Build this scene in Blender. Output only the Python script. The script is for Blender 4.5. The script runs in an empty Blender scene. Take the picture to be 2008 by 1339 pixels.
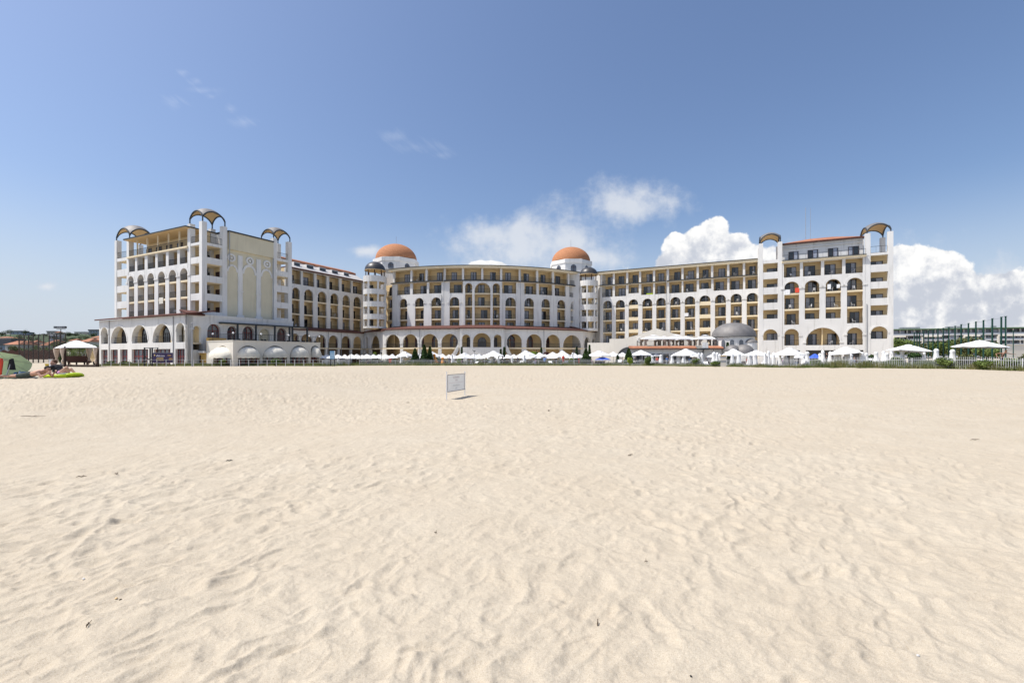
import bpy, math, random
import numpy as np
from mathutils import Vector, Matrix, noise as mnoise
random.seed(7); np.random.seed(7)
R = math.radians
sc = bpy.context.scene
COL = sc.collection

# ------------------------------------------------------------------ camera
H = 1.6; FPX = 892.0; HZ = 697.0; CX = 1004.0
cam = bpy.data.objects.new("camera", bpy.data.cameras.new("camera"))
COL.objects.link(cam)
cam.location = (0, 0, H); cam.rotation_euler = (R(90), 0, 0)
cam.data.sensor_width = 36.0; cam.data.lens = 36.0 * FPX / 2008.0
cam.data.shift_y = (HZ - 669.5) / 2008.0
cam.data.clip_start = 0.05; cam.data.clip_end = 20000
sc.camera = cam
# ------------------------------------------------------------------ light and exposure
SUN_EL, SUN_X, SUN_Y = 60.0, -0.985, -0.17
world = bpy.data.worlds.new("World"); sc.world = world; world.use_nodes = True
sun = bpy.data.objects.new("sun", bpy.data.lights.new("sun", 'SUN')); COL.objects.link(sun)
sun.data.energy = 3.6; sun.data.angle = R(0.53); sun.data.color = (1.0, 0.955, 0.89)
_e = R(SUN_EL); _sd = Vector((SUN_X, SUN_Y, 0)).normalized() * math.cos(_e); _sd.z = math.sin(_e)
sun.rotation_euler = _sd.to_track_quat('Z', 'Y').to_euler()
sun.location = (-60, -20, 80)
sc.view_settings.view_transform = 'Standard'; sc.view_settings.look = 'None'
sc.view_settings.exposure = 0.55; sc.view_settings.gamma = 1.0

def N(nt, typ, **kw):
    n = nt.nodes.new(typ)
    for k, v in kw.items():
        if k.startswith('i_'):
            key = k[2:]
            n.inputs[int(key) if key.isdigit() else key.replace('_', ' ')].default_value = v
        else: setattr(n, k, v)
    return n
def L(nt, a, b): nt.links.new(a, b)

def build_sky():
    nt = world.node_tree; nt.nodes.clear()
    out = N(nt, 'ShaderNodeOutputWorld'); bg = N(nt, 'ShaderNodeBackground'); bg.inputs[1].default_value = 0.10
    sky = N(nt, 'ShaderNodeTexSky', sky_type='NISHITA', sun_disc=False, sun_elevation=R(SUN_EL),
            sun_rotation=math.atan2(SUN_X, SUN_Y), altitude=0.0, air_density=1.1, dust_density=2.2, ozone_density=3.5)
    tc = N(nt, 'ShaderNodeTexCoord'); sep = N(nt, 'ShaderNodeSeparateXYZ'); L(nt, tc.outputs['Generated'], sep.inputs[0])
    ymax = N(nt, 'ShaderNodeMath', operation='MAXIMUM', i_1=0.02); L(nt, sep.outputs[1], ymax.inputs[0])
    u = N(nt, 'ShaderNodeMath', operation='DIVIDE'); L(nt, sep.outputs[0], u.inputs[0]); L(nt, ymax.outputs[0], u.inputs[1])
    v = N(nt, 'ShaderNodeMath', operation='DIVIDE'); L(nt, sep.outputs[2], v.inputs[0]); L(nt, ymax.outputs[0], v.inputs[1])
    uv = N(nt, 'ShaderNodeCombineXYZ'); L(nt, u.outputs[0], uv.inputs[0]); L(nt, v.outputs[0], uv.inputs[1])
    def C(px, py): return ((px - CX) / FPX, (HZ - py) / FPX, 0)
    def field(blobs, uvo, sm=0.25):
        prev = None
        for (px, py, rx, ry) in blobs:
            s = N(nt, 'ShaderNodeVectorMath', operation='SUBTRACT'); L(nt, uvo, s.inputs[0]); s.inputs[1].default_value = C(px, py)
            m = N(nt, 'ShaderNodeVectorMath', operation='MULTIPLY'); L(nt, s.outputs[0], m.inputs[0]); m.inputs[1].default_value = (FPX / rx, FPX / ry, 0)
            l = N(nt, 'ShaderNodeVectorMath', operation='LENGTH'); L(nt, m.outputs[0], l.inputs[0])
            o = N(nt, 'ShaderNodeMath', operation='SUBTRACT', i_0=1.0); L(nt, l.outputs['Value'], o.inputs[1])
            if prev is None: prev = o.outputs[0]
            else:
                x = N(nt, 'ShaderNodeMath', operation='SMOOTH_MAX', i_2=sm); L(nt, prev, x.inputs[0]); L(nt, o.outputs[0], x.inputs[1]); prev = x.outputs[0]
        return prev
    def fbm(scale, detail, rough, off=(0, 0, 0), sy=1.0, dist=0.0):
        mp = N(nt, 'ShaderNodeMapping'); mp.inputs['Location'].default_value = off; mp.inputs['Scale'].default_value = (1, sy, 1)
        L(nt, uv.outputs[0], mp.inputs[0])
        t = N(nt, 'ShaderNodeTexNoise'); t.inputs['Scale'].default_value = scale; t.inputs['Detail'].default_value = detail
        t.inputs['Roughness'].default_value = rough; t.inputs['Distortion'].default_value = dist
        L(nt, mp.outputs[0], t.inputs['Vector']); return t.outputs[0]
    def lin(a, k, b):
        n = N(nt, 'ShaderNodeMath', operation='MULTIPLY_ADD', i_1=k, i_2=b); L(nt, a, n.inputs[0]); return n.outputs[0]
    def add(a, b):
        n = N(nt, 'ShaderNodeMath', operation='ADD'); L(nt, a, n.inputs[0]); L(nt, b, n.inputs[1]); return n.outputs[0]
    def ramp(a, lo, hi, o=1.0):
        n = N(nt, 'ShaderNodeMapRange', interpolation_type='SMOOTHSTEP'); n.inputs[1].default_value = lo; n.inputs[2].default_value = hi
        n.inputs[4].default_value = o; L(nt, a, n.inputs[0]); return n.outputs[0]
    def mul(a, b):
        n = N(nt, 'ShaderNodeMath', operation='MULTIPLY'); L(nt, a, n.inputs[0]); L(nt, b, n.inputs[1]); return n.outputs[0]
    def mixc(f, a, b):
        n = N(nt, 'ShaderNodeMix', data_type='RGBA'); L(nt, f, n.inputs[0])
        for i, c in ((6, a), (7, b)):
            if isinstance(c, tuple): n.inputs[i].default_value = (*c, 1)
            else: L(nt, c, n.inputs[i])
        return n.outputs[2]
    n1 = fbm(9, 9, 0.58, (0.3, 0.1, 0)); n2 = fbm(16, 8, 0.6, (2.2, 0.7, 0)); nb = fbm(26, 6, 0.5, (5, 2, 0))
    nlit = fbm(9, 9, 0.58, (0.318, 0.088, 0))           # the same cloud noise a step towards the sun
    # firm cumulus heaps
    cum = [(1404, 452, 34, 32), (1372, 474, 34, 30), (1440, 482, 44, 34), (1330, 488, 34, 32), (1312, 514, 34, 24), (1470, 505, 70, 34), (1395, 512, 110, 44), 
           (1430, 540, 160, 50), (1770, 516, 50, 34), (1835, 518, 60, 34), (1875, 535, 44, 36), (1800, 560, 110, 60), (1900, 580, 110, 54), (1985, 562, 70, 34), (1760, 600, 120, 70),
           (1900, 620, 150, 54), (2050, 600, 130, 70), (2200, 560, 120, 60), (2330, 590, 150, 70), (955, 522, 40, 12)]
    fc = field(cum, uv.outputs[0], 0.3)
    dens = add(add(fc, lin(n1, 1.7, -0.80)), lin(nb, 0.55, -0.28))
    mask = ramp(dens, 0.0, 0.16)
    # soft veils
    soft = [(960, 462, 75, 52), (1045, 455, 120, 54), (1110, 470, 120, 60), (1010, 500, 150, 45), (1240, 400, 130, 56), (1150, 505, 110, 36), (720, 492, 50, 16), (1700, 560, 300, 90), (90, 562, 30, 12),
            (1960, 540, 90, 40), (1020, 475, 150, 55)]
    fs = field(soft, uv.outputs[0], 0.5)
    msk2 = ramp(add(add(lin(fs, .8, .05), lin(n2, 1.5, -0.80)), lin(n1, 1.0, -.5)), -.08, 0.80, 0.80)
    # thin slanting wisps
    rot = N(nt, 'ShaderNodeMapping', vector_type='TEXTURE'); rot.inputs['Rotation'].default_value = (0, 0, R(-38)); L(nt, uv.outputs[0], rot.inputs[0])
    wn = N(nt, 'ShaderNodeTexNoise'); wn.inputs['Scale'].default_value = 9; wn.inputs['Detail'].default_value = 8; wn.inputs['Roughness'].default_value = .62; wn.inputs['Distortion'].default_value = .4
    sc2 = N(nt, 'ShaderNodeVectorMath', operation='MULTIPLY'); sc2.inputs[1].default_value = (1.2, 5, 1); L(nt, rot.outputs[0], sc2.inputs[0]); L(nt, sc2.outputs[0], wn.inputs['Vector'])
    wis = [(400, 178, 80, 14), (820, 290, 110, 30), (360, 142, 26, 14), (385, 160, 26, 15), (415, 190, 30, 16), (450, 214, 34, 18), (340, 200, 46, 26), (770, 268, 50, 26), (815, 288, 60, 22), (865, 305, 50, 16), (480, 240, 60, 22)]
    fw = field(wis, uv.outputs[0], 0.3)
    msk3 = ramp(add(fw, lin(wn.outputs[0], 2.0, -1.15)), 0.15, 1.6, 0.20)
    # colours: lit crowns, grey-blue undersides (self-shading of the noise towards the sun)
    dif = N(nt, 'ShaderNodeMath', operation='SUBTRACT'); L(nt, n1, dif.inputs[0]); L(nt, nlit, dif.inputs[1])
    lit = add(lin(dif.outputs[0], 5.0, 0.62), lin(v.outputs[0], 2.2, -0.42))
    lit = add(lit, lin(dens, -0.42, 0.16))
    lit = add(lit, lin(nb, 0.5, -0.25))
    litf = ramp(lit, 0.0, 1.05)
    ccol = mixc(litf, (4.05, 4.3, 4.85), (7.1, 7.05, 6.95))
    scol = mixc(msk2, (4.4, 4.8, 5.5), (5.6, 5.75, 6.0))
    # pale air low down
    hz = N(nt, 'ShaderNodeMapRange', interpolation_type='SMOOTHSTEP'); hz.inputs[1].default_value = 0.0; hz.inputs[2].default_value = 0.30; hz.inputs[3].default_value = 0.85; hz.inputs[4].default_value = 0.0
    L(nt, sep.outputs[2], hz.inputs[0])
    tint = N(nt, 'ShaderNodeVectorMath', operation='MULTIPLY'); tint.inputs[1].default_value = (.955, .965, 1.03); L(nt, sky.outputs[0], tint.inputs[0])
    c = mixc(hz.outputs[0], tint.outputs[0], (4.5, 5.0, 5.75))
    front = ramp(sep.outputs[1], 0.05, 0.15)
    above = ramp(sep.outputs[2], -0.01, 0.01)
    front = mul(front, above)
    c = mixc(mul(msk3, front), c, (7, 7.2, 7.6))
    c = mixc(mul(msk2, front), c, scol)
    c = mixc(mul(mask, front), c, ccol)
    L(nt, c, bg.inputs[0]); L(nt, bg.outputs[0], out.inputs[0])
build_sky()

# ------------------------------------------------------------------ materials
M = {}
def mat(name, col, rough=0.8, spec=0.3, metal=0.0, var=0.0, vscale=3.0, var2=None, bump=0.0, bscale=40.0, **kw):
    m = bpy.data.materials.new(name); m.use_nodes = True; nt = m.node_tree
    b = nt.nodes['Principled BSDF']; b.inputs['Base Color'].default_value = (*col, 1)
    b.inputs['Roughness'].default_value = rough; b.inputs['Specular IOR Level'].default_value = spec; b.inputs['Metallic'].default_value = metal
    geo = N(nt, 'ShaderNodeNewGeometry')
    if var or var2:
        t = N(nt, 'ShaderNodeTexNoise'); t.inputs['Scale'].default_value = vscale; t.inputs['Detail'].default_value = 6; L(nt, geo.outputs['Position'], t.inputs['Vector'])
        mr = N(nt, 'ShaderNodeMapRange'); mr.inputs[1].default_value = .3; mr.inputs[2].default_value = .7; L(nt, t.outputs[0], mr.inputs[0])
        mx = N(nt, 'ShaderNodeMix', data_type='RGBA'); L(nt, mr.outputs[0], mx.inputs[0])
        c2 = var2 or tuple(x * (1 + var) for x in col); c1 = col if var2 else tuple(x * (1 - var) for x in col)
        mx.inputs[6].default_value = (*c1, 1); mx.inputs[7].default_value = (*c2, 1); L(nt, mx.outputs[2], b.inputs['Base Color'])
    if bump:
        t = N(nt, 'ShaderNodeTexNoise'); t.inputs['Scale'].default_value = bscale; t.inputs['Detail'].default_value = 4; L(nt, geo.outputs['Position'], t.inputs['Vector'])
        bp = N(nt, 'ShaderNodeBump'); bp.inputs['Strength'].default_value = bump; bp.inputs['Distance'].default_value = .02; L(nt, t.outputs[0], bp.inputs['Height']); L(nt, bp.outputs[0], b.inputs['Normal'])
    M[name] = m; return m

def plaster(name, col, stain=0.5, scol=(0.34, 0.32, 0.29)):
    m = mat(name, col, rough=.9, spec=.15); nt = m.node_tree; b = nt.nodes['Principled BSDF']
    geo = N(nt, 'ShaderNodeNewGeometry')
    mp = N(nt, 'ShaderNodeVectorMath', operation='MULTIPLY'); mp.inputs[1].default_value = (2.2, 2.2, 0.22); L(nt, geo.outputs['Position'], mp.inputs[0])
    t = N(nt, 'ShaderNodeTexNoise'); t.inputs['Scale'].default_value = 1; t.inputs['Detail'].default_value = 7; t.inputs['Roughness'].default_value = .62; L(nt, mp.outputs[0], t.inputs['Vector'])
    mr = N(nt, 'ShaderNodeMapRange', interpolation_type='SMOOTHSTEP'); mr.inputs[1].default_value = .50; mr.inputs[2].default_value = .78; mr.inputs[4].default_value = stain; L(nt, t.outputs[0], mr.inputs[0])
    t2 = N(nt, 'ShaderNodeTexNoise'); t2.inputs['Scale'].default_value = .35; t2.inputs['Detail'].default_value = 5; L(nt, geo.outputs['Position'], t2.inputs['Vector'])
    m2 = N(nt, 'ShaderNodeMapRange'); m2.inputs[1].default_value = .35; m2.inputs[2].default_value = .7; m2.inputs[3].default_value = .94; m2.inputs[4].default_value = 1.04; L(nt, t2.outputs[0], m2.inputs[0])
    mx = N(nt, 'ShaderNodeMix', data_type='RGBA'); L(nt, mr.outputs[0], mx.inputs[0]); mx.inputs[6].default_value = (*col, 1); mx.inputs[7].default_value = (*scol, 1)
    sc_ = N(nt, 'ShaderNodeVectorMath', operation='SCALE'); L(nt, mx.outputs[2], sc_.inputs[0]); L(nt, m2.outputs[0], sc_.inputs['Scale']); L(nt, sc_.outputs[0], b.inputs['Base Color'])
    return m
plaster('white_plaster', (0.73, 0.715, 0.68), 0.62, (0.40, 0.38, 0.34))
plaster('cream_plaster', (0.70, 0.66, 0.58), 0.18)
plaster('yellow_plaster', (0.74, 0.58, 0.34), 0.10, (.45, .34, .2))
plaster('tan_panel', (0.66, 0.60, 0.44), 0.25, (.40, .34, .24))
plaster('slab_cream', (0.80, 0.68, 0.47), 0.2)
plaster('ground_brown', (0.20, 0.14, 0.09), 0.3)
plaster('ochre', (0.70, 0.44, 0.14), 0.1)
mat('dark_metal', (0.025, 0.027, 0.03), .5)
mat('eave_dark', (0.045, 0.05, 0.055), .6)
mat('lead_grey', (0.17, 0.16, 0.155), .62, .4, var2=(.23, .22, .21), vscale=1.5, metal=.3)
mat('lead_dark', (0.045, 0.045, 0.047), .42, .5, var2=(.085, .083, .08), vscale=2.5, metal=.3)
mat('frame_brown', (0.05, 0.022, 0.018), .5)
mat('frame_red', (0.19, 0.035, 0.03), .5)
mat('roof_brown', (0.12, 0.05, 0.038), .85, var=.35, vscale=4)
mat('soffit', (0.62, 0.45, 0.24), .85)
mat('curtain', (0.42, 0.44, 0.50), .25, .6, var2=(.26, .28, .33), vscale=5)
mat('glass_dark', (0.012, 0.014, 0.018), .06, .8)
mat('glass_mid', (0.10, 0.11, 0.13), .08, .8)
mat('white_plastic', (0.80, 0.80, 0.80), .45)
mat('canvas_white', (0.80, 0.80, 0.79), .85, var=.04, vscale=6)
mat('canvas_offwhite', (0.70, 0.69, 0.65), .85, var=.05)
mat('canvas_cream', (0.72, 0.68, 0.58), .85, var=.10, vscale=1.2)
mat('pole_grey', (0.32, 0.33, 0.34), .5)
mat('fence_white', (0.62, 0.63, 0.64), .5)
mat('sport_green', (0.012, 0.055, 0.042), .5); mat('roof_pale', (0.50, 0.48, 0.46), .8, var=.12)
mat('net_brown', (0.045, 0.035, 0.03), .6)
mat('wood_dark', (0.045, 0.025, 0.018), .75, var=.3)
mat('wicker', (0.06, 0.022, 0.018), .7, var=.3, vscale=20)
mat('fence_wood', (0.16, 0.095, 0.075), .85, var=.4, vscale=3)
mat('paving', (0.45, 0.40, 0.33), .9, var=.15)
mat('asphalt_grey', (0.10, 0.10, 0.11), .9)
mat('tile_red', (0.36, 0.155, 0.085), .85, var=.25, vscale=1.2)
mat('red_cloth', (0.75, 0.09, 0.05), .8)
mat('blue_cloth', (0.05, 0.12, 0.55), .8)
mat('navy', (0.02, 0.025, 0.05), .8)
mat('lime', (0.45, 0.60, 0.02), .5)
mat('orange_cloth', (0.72, 0.30, 0.05), .8)
mat('beige_drape', (0.50, 0.40, 0.32), .9, var=.2, vscale=5)
mat('black', (0.012, 0.012, 0.014), .6)
mat('steel', (0.5, 0.5, 0.52), .35, metal=.6)
mat('trunk', (0.09, 0.065, 0.045), .9)
mat('roof_green', (0.10, 0.16, 0.09), .7); mat('glass_rail', (0.30, 0.33, 0.37), .15, .6)
def leafmat(name, c1, c2, sc_=1.5):
    m = mat(name, c1, rough=.75, spec=.2, var2=c2, vscale=sc_)
    m.node_tree.nodes['Principled BSDF'].inputs['Subsurface Weight'].default_value = 0
    return m
leafmat('leaf_conifer', (0.025, 0.055, 0.015), (0.07, 0.125, 0.035), 3)
leafmat('leaf_tree', (0.065, 0.11, 0.025), (0.18, 0.23, 0.065), .8)
leafmat('leaf_olive', (0.07, 0.085, 0.03), (0.15, 0.16, 0.06), .8)
leafmat('leaf_far', (0.035, 0.06, 0.025), (0.085, 0.11, 0.045), .25)
leafmat('grass', (0.10, 0.145, 0.035), (0.27, 0.26, 0.11), .9)
leafmat('leaf_lime', (0.16, 0.24, 0.03), (0.26, 0.33, 0.05), 2)

# orange tile dome with courses
def dome_tiles():
    m = mat('dome_tile', (0.50, 0.17, 0.07), .8); nt = m.node_tree; b = nt.nodes['Principled BSDF']
    geo = N(nt, 'ShaderNodeNewGeometry'); sp = N(nt, 'ShaderNodeSeparateXYZ'); L(nt, geo.outputs['Position'], sp.inputs[0])
    ns = N(nt, 'ShaderNodeTexNoise'); ns.inputs['Scale'].default_value = .5; L(nt, geo.outputs['Position'], ns.inputs['Vector'])
    n2 = N(nt, 'ShaderNodeTexNoise'); n2.inputs['Scale'].default_value = 6; n2.inputs['Detail'].default_value = 4; L(nt, geo.outputs['Position'], n2.inputs['Vector'])
    a = N(nt, 'ShaderNodeMath', operation='MULTIPLY_ADD', i_1=.5); L(nt, ns.outputs[0], a.inputs[0]); L(nt, sp.outputs[2], a.inputs[2])
    s = N(nt, 'ShaderNodeMath', operation='MULTIPLY', i_1=2.6); L(nt, a.outputs[0], s.inputs[0])
    f = N(nt, 'ShaderNodeMath', operation='FRACT'); L(nt, s.outputs[0], f.inputs[0])
    r = N(nt, 'ShaderNodeMapRange'); r.inputs[1].default_value = .0; r.inputs[2].default_value = .35; L(nt, f.outputs[0], r.inputs[0])
    ad = N(nt, 'ShaderNodeMath', operation='MULTIPLY'); L(nt, r.outputs[0], ad.inputs[0]); L(nt, n2.outputs[0], ad.inputs[1])
    mr = N(nt, 'ShaderNodeMapRange'); mr.inputs[1].default_value = 0; mr.inputs[2].default_value = .6; L(nt, ad.outputs[0], mr.inputs[0])
    mx = N(nt, 'ShaderNodeMix', data_type='RGBA'); L(nt, mr.outputs[0], mx.inputs[0]); mx.inputs[6].default_value = (.20, .07, .03, 1); mx.inputs[7].default_value = (.50, .225, .105, 1)
    L(nt, mx.outputs[2], b.inputs['Base Color'])
dome_tiles()
def net_mat(name, col, scale_u, thr):
    m = bpy.data.materials.new(name); m.use_nodes = True; nt = m.node_tree; b = nt.nodes['Principled BSDF']; b.inputs['Base Color'].default_value = (*col, 1); b.inputs['Alpha'].default_value = thr
    M[name] = m
net_mat('net_fine', (0.05, 0.05, 0.05), 1, .30)

# ------------------------------------------------------------------ mesh helpers
class MB:
    def __init__(s): s.v = []; s.f = []; s.m = []; s.names = []
    def mi(s, name):
        if name not in s.names: s.names.append(name)
        return s.names.index(name)
    def add(s, vs, fs, m):
        k = len(s.v); i = s.mi(m); s.v.extend([tuple(p) for p in vs])
        for f in fs: s.f.append(tuple(k + a for a in f)); s.m.append(i)
    def hexa(s, p, m):  # 4 bottom ccw, 4 top
        s.add(p, [(3, 2, 1, 0), (4, 5, 6, 7), (0, 1, 5, 4), (1, 2, 6, 5), (2, 3, 7, 6), (3, 0, 4, 7)], m)
    def box(s, x0, x1, y0, y1, z0, z1, m):
        s.hexa([(x0, y0, z0), (x1, y0, z0), (x1, y1, z0), (x0, y1, z0), (x0, y0, z1), (x1, y0, z1), (x1, y1, z1), (x0, y1, z1)], m)
    def obox(s, c, d, hl, hw, z0, z1, m):  # oriented: centre xy, direction, half length/width
        n = (-d[1], d[0]); P = lambda a, b, z: (c[0] + d[0] * a + n[0] * b, c[1] + d[1] * a + n[1] * b, z)
        s.hexa([P(-hl, -hw, z0), P(hl, -hw, z0), P(hl, hw, z0), P(-hl, hw, z0), P(-hl, -hw, z1), P(hl, -hw, z1), P(hl, hw, z1), P(-hl, hw, z1)], m)
    def tube(s, pts, r, m, n=6, cap=True):
        pts = [Vector(p) for p in pts]; rs = r if isinstance(r, (list, tuple)) else [r] * len(pts)
        rings = []; up = Vector((0, 0, 1))
        for i, p in enumerate(pts):
            d = (pts[min(i + 1, len(pts) - 1)] - pts[max(i - 1, 0)]).normalized()
            a = d.cross(up if abs(d.z) < .95 else Vector((1, 0, 0))).normalized(); b = d.cross(a).normalized()
            rings.append([p + (a * math.cos(2 * math.pi * k / n) + b * math.sin(2 * math.pi * k / n)) * rs[i] for k in range(n)])
        vs = [q for rg in rings for q in rg]; fs = []
        for i in range(len(pts) - 1):
            for k in range(n): fs.append((i * n + k, i * n + (k + 1) % n, (i + 1) * n + (k + 1) % n, (i + 1) * n + k))
        if cap: fs.append(tuple(range(n))[::-1]); fs.append(tuple(len(vs) - n + k for k in range(n)))
        s.add(vs, fs, m)
    def lathe(s, prof, c, m, n=24, a0=0., a1=2 * math.pi, mod=None):
        full = abs(a1 - a0 - 2 * math.pi) < 1e-6; k = n if full else n + 1
        vs = []
        for (r, z) in prof:
            for j in range(k):
                a = a0 + (a1 - a0) * j / n; rr = r * (mod(a, z) if mod else 1)
                vs.append((c[0] + rr * math.cos(a), c[1] + rr * math.sin(a), c[2] + z))
        fs = []
        for i in range(len(prof) - 1):
            for j in range(n):
                j2 = (j + 1) % k
                fs.append((i * k + j, i * k + j2, (i + 1) * k + j2, (i + 1) * k + j))
        s.add(vs, fs, m)
    def ball(s, c, r, m, n=10, k=7, rot=None):
        rx, ry, rz = r if isinstance(r, (list, tuple)) else (r, r, r); vs = []; fs = []
        for i in range(k + 1):
            t = math.pi * i / k
            for j in range(n):
                a = 2 * math.pi * j / n; p = Vector((rx * math.sin(t) * math.cos(a), ry * math.sin(t) * math.sin(a), rz * math.cos(t)))
                if rot: p = rot @ p
                vs.append(Vector(c) + p)
        for i in range(k):
            for j in range(n): fs.append((i * n + j, (i + 1) * n + j, (i + 1) * n + (j + 1) % n, i * n + (j + 1) % n))
        s.add(vs, fs, m)
    def merge(s, o):
        k = len(s.v); mp = [s.mi(x) for x in o.names]; s.v.extend(o.v)
        s.f.extend([tuple(k + a for a in f) for f in o.f]); s.m.extend([mp[x] for x in o.m])
    def build(s, name, parent=None, weld=False, smooth=False, origin=None):
        v, f, m = s.v, s.f, s.m
        if weld:
            key = {}; mp = []; nv = []
            for p in v:
                q = (round(p[0], 3), round(p[1], 3), round(p[2], 3))
                if q not in key: key[q] = len(nv); nv.append(p)
                mp.append(key[q])
            nf = []; nm = []; seen = {}
            for a, b in zip(f, m):
                g = []; [g.append(mp[x]) for x in a if mp[x] not in g]
                if len(g) < 3: continue
                kk = frozenset(g)
                if kk in seen: seen[kk].append(len(nf))
                else: seen[kk] = [len(nf)]
                nf.append(tuple(g)); nm.append(b)
            dead = {i for l in seen.values() if len(l) > 1 for i in l}   # faces shared by two butted pieces are inside
            f = [x for i, x in enumerate(nf) if i not in dead]; m = [x for i, x in enumerate(nm) if i not in dead]; v = nv
        me = bpy.data.meshes.new(name)
        if origin is not None: v = [(p[0] - origin[0], p[1] - origin[1], p[2] - origin[2]) for p in v]
        me.from_pydata([tuple(p) for p in v], [], f)
        for n in s.names: me.materials.append(M[n])
        me.polygons.foreach_set('material_index', m)
        if smooth: me.polygons.foreach_set('use_smooth', [True] * len(me.polygons))
        me.update()
        o = bpy.data.objects.new(name, me); COL.objects.link(o)
        if origin is not None: o.location = origin
        if parent:
            o.parent = parent
            o.matrix_parent_inverse = Matrix.Translation(-Vector(parent.location)) if not parent.parent else Matrix()
        return o
def tag(o, label=None, cat=None, group=None, kind=None):
    if label: o['label'] = label
    if cat: o['category'] = cat
    if group: o['group'] = group
    if kind: o['kind'] = kind
    return o
def thing(name, loc, label, cat, group=None):
    o = bpy.data.objects.new(name, None); COL.objects.link(o); o.location = loc; o.empty_display_size = .3
    return tag(o, label, cat, group)
def dup(o, loc=None, rz=None, scale=None, label=None, group=None):
    c = o.copy(); COL.objects.link(c)
    if loc is not None: c.location = loc
    if rz is not None: c.rotation_euler = (0, 0, rz)
    if scale is not None: c.scale = (scale,) * 3 if not isinstance(scale, tuple) else scale
    if label: c['label'] = label
    if group: c['group'] = group
    for ch in list(o.children):
        d = ch.copy(); COL.objects.link(d); d.parent = c; d.matrix_parent_inverse = ch.matrix_parent_inverse.copy()
        for g in list(ch.children):
            e = g.copy(); COL.objects.link(e); e.parent = d; e.matrix_parent_inverse = g.matrix_parent_inverse.copy()
    return c
# a point on the picture's ray at depth y, as world x / z
def X(px, y): return (px - CX) / FPX * y
def Z(py, y): return H + (HZ - py) / FPX * y

def sstep(a, b, x):
    t = np.clip((x - a) / (b - a), 0, 1); return t * t * (3 - 2 * t)
FL = [(-200, 66), (200, 67), (632, 70), (705, 74), (1160, 75), (1330, 71), (1500, 63), (1640, 57.5), (1760, 52), (1880, 49), (1945, 46), (2060, 42)]
def fence_y(x):   # fence line y at world x (piecewise)
    pts = [(X(p, y), y) for p, y in FL]
    return np.interp(x, [a for a, b in pts], [b for a, b in pts])
def zg(x, y):
    x = np.asarray(x, float); y = np.asarray(y, float)
    fy = fence_y(x)
    low = -0.5 * sstep(1.5, 5, y - fy) * sstep(-48, -40, x) * (1 - sstep(40, 47, x)) * (1 - sstep(150, 200, y))
    dune = 0.15 * sstep(34, 46, x) * sstep(38, 44, y) * (1 - sstep(70, 90, y))
    berm = 0.8 * sstep(3, 15, y) * np.clip(1 - (y - 16) / 54, 0, 1) * (1 - sstep(-14.5, -4, x))
    left = 0.28 * sstep(80, 140, y) * (1 - sstep(-75, -55, x))
    hill = np.zeros_like(x)
    az = x / np.maximum(y, 1)
    hill = 30 * sstep(260, 640, y) * sstep(-0.72, -0.95, az)
    return low + dune + left + hill + berm
def G(x, y): return float(zg(x, y))
# ------------------------------------------------------------------ sand: one sheet, fine near the viewer, out to the horizon
def hash2(ix, iy, s):
    n = (ix.astype(np.int64) * 374761393 + iy.astype(np.int64) * 668265263 + s * 982451653) & 0x7fffffff
    n = (n ^ (n >> 13)) * 1274126177 & 0x7fffffff
    return ((n ^ (n >> 16)) & 0xffffff) / float(0xffffff)
def vnoise(x, y, s):
    ix = np.floor(x); iy = np.floor(y); fx = x - ix; fy = y - iy
    fx = fx * fx * fx * (fx * (fx * 6 - 15) + 10); fy = fy * fy * fy * (fy * (fy * 6 - 15) + 10)
    a = hash2(ix, iy, s); b = hash2(ix + 1, iy, s); c = hash2(ix, iy + 1, s); d = hash2(ix + 1, iy + 1, s)
    return (a * (1 - fx) + b * fx) * (1 - fy) + (c * (1 - fx) + d * fx) * fy - .5
def fbm(x, y, s, o=4):
    t = 0; a = 1; 
    for i in range(o): t = t + a * vnoise(x * 2 ** i + i * 17.3, y * 2 ** i - i * 9.1, s + i); a *= .5
    return t
def bowls(x, y, s, cell, soft):
    """trampled sand: the lower envelope of shallow bowls, which meet in soft crests"""
    gx = x / cell; gy = y / cell; ix = np.floor(gx); iy = np.floor(gy)
    acc = np.zeros_like(x)
    for dx in (-1, 0, 1):
        for dy in (-1, 0, 1):
            cx = ix + dx; cy = iy + dy
            px = cx + hash2(cx, cy, s); py = cy + hash2(cx, cy, s + 1)
            an = hash2(cx, cy, s + 2) * 3.1416; el = 1 + 1.1 * hash2(cx, cy, s + 3)
            qx = gx - px; qy = gy - py; c_ = np.cos(an); s_ = np.sin(an)
            d2 = (qx * c_ + qy * s_) ** 2 * el + (qy * c_ - qx * s_) ** 2 / el
            dep = .45 + .9 * hash2(cx, cy, s + 4)
            h = d2 * (1.0 + .8 * hash2(cx, cy, s + 5)) - dep * .4
            acc += np.exp(-h * soft)
    return -np.log(acc) / soft
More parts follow.
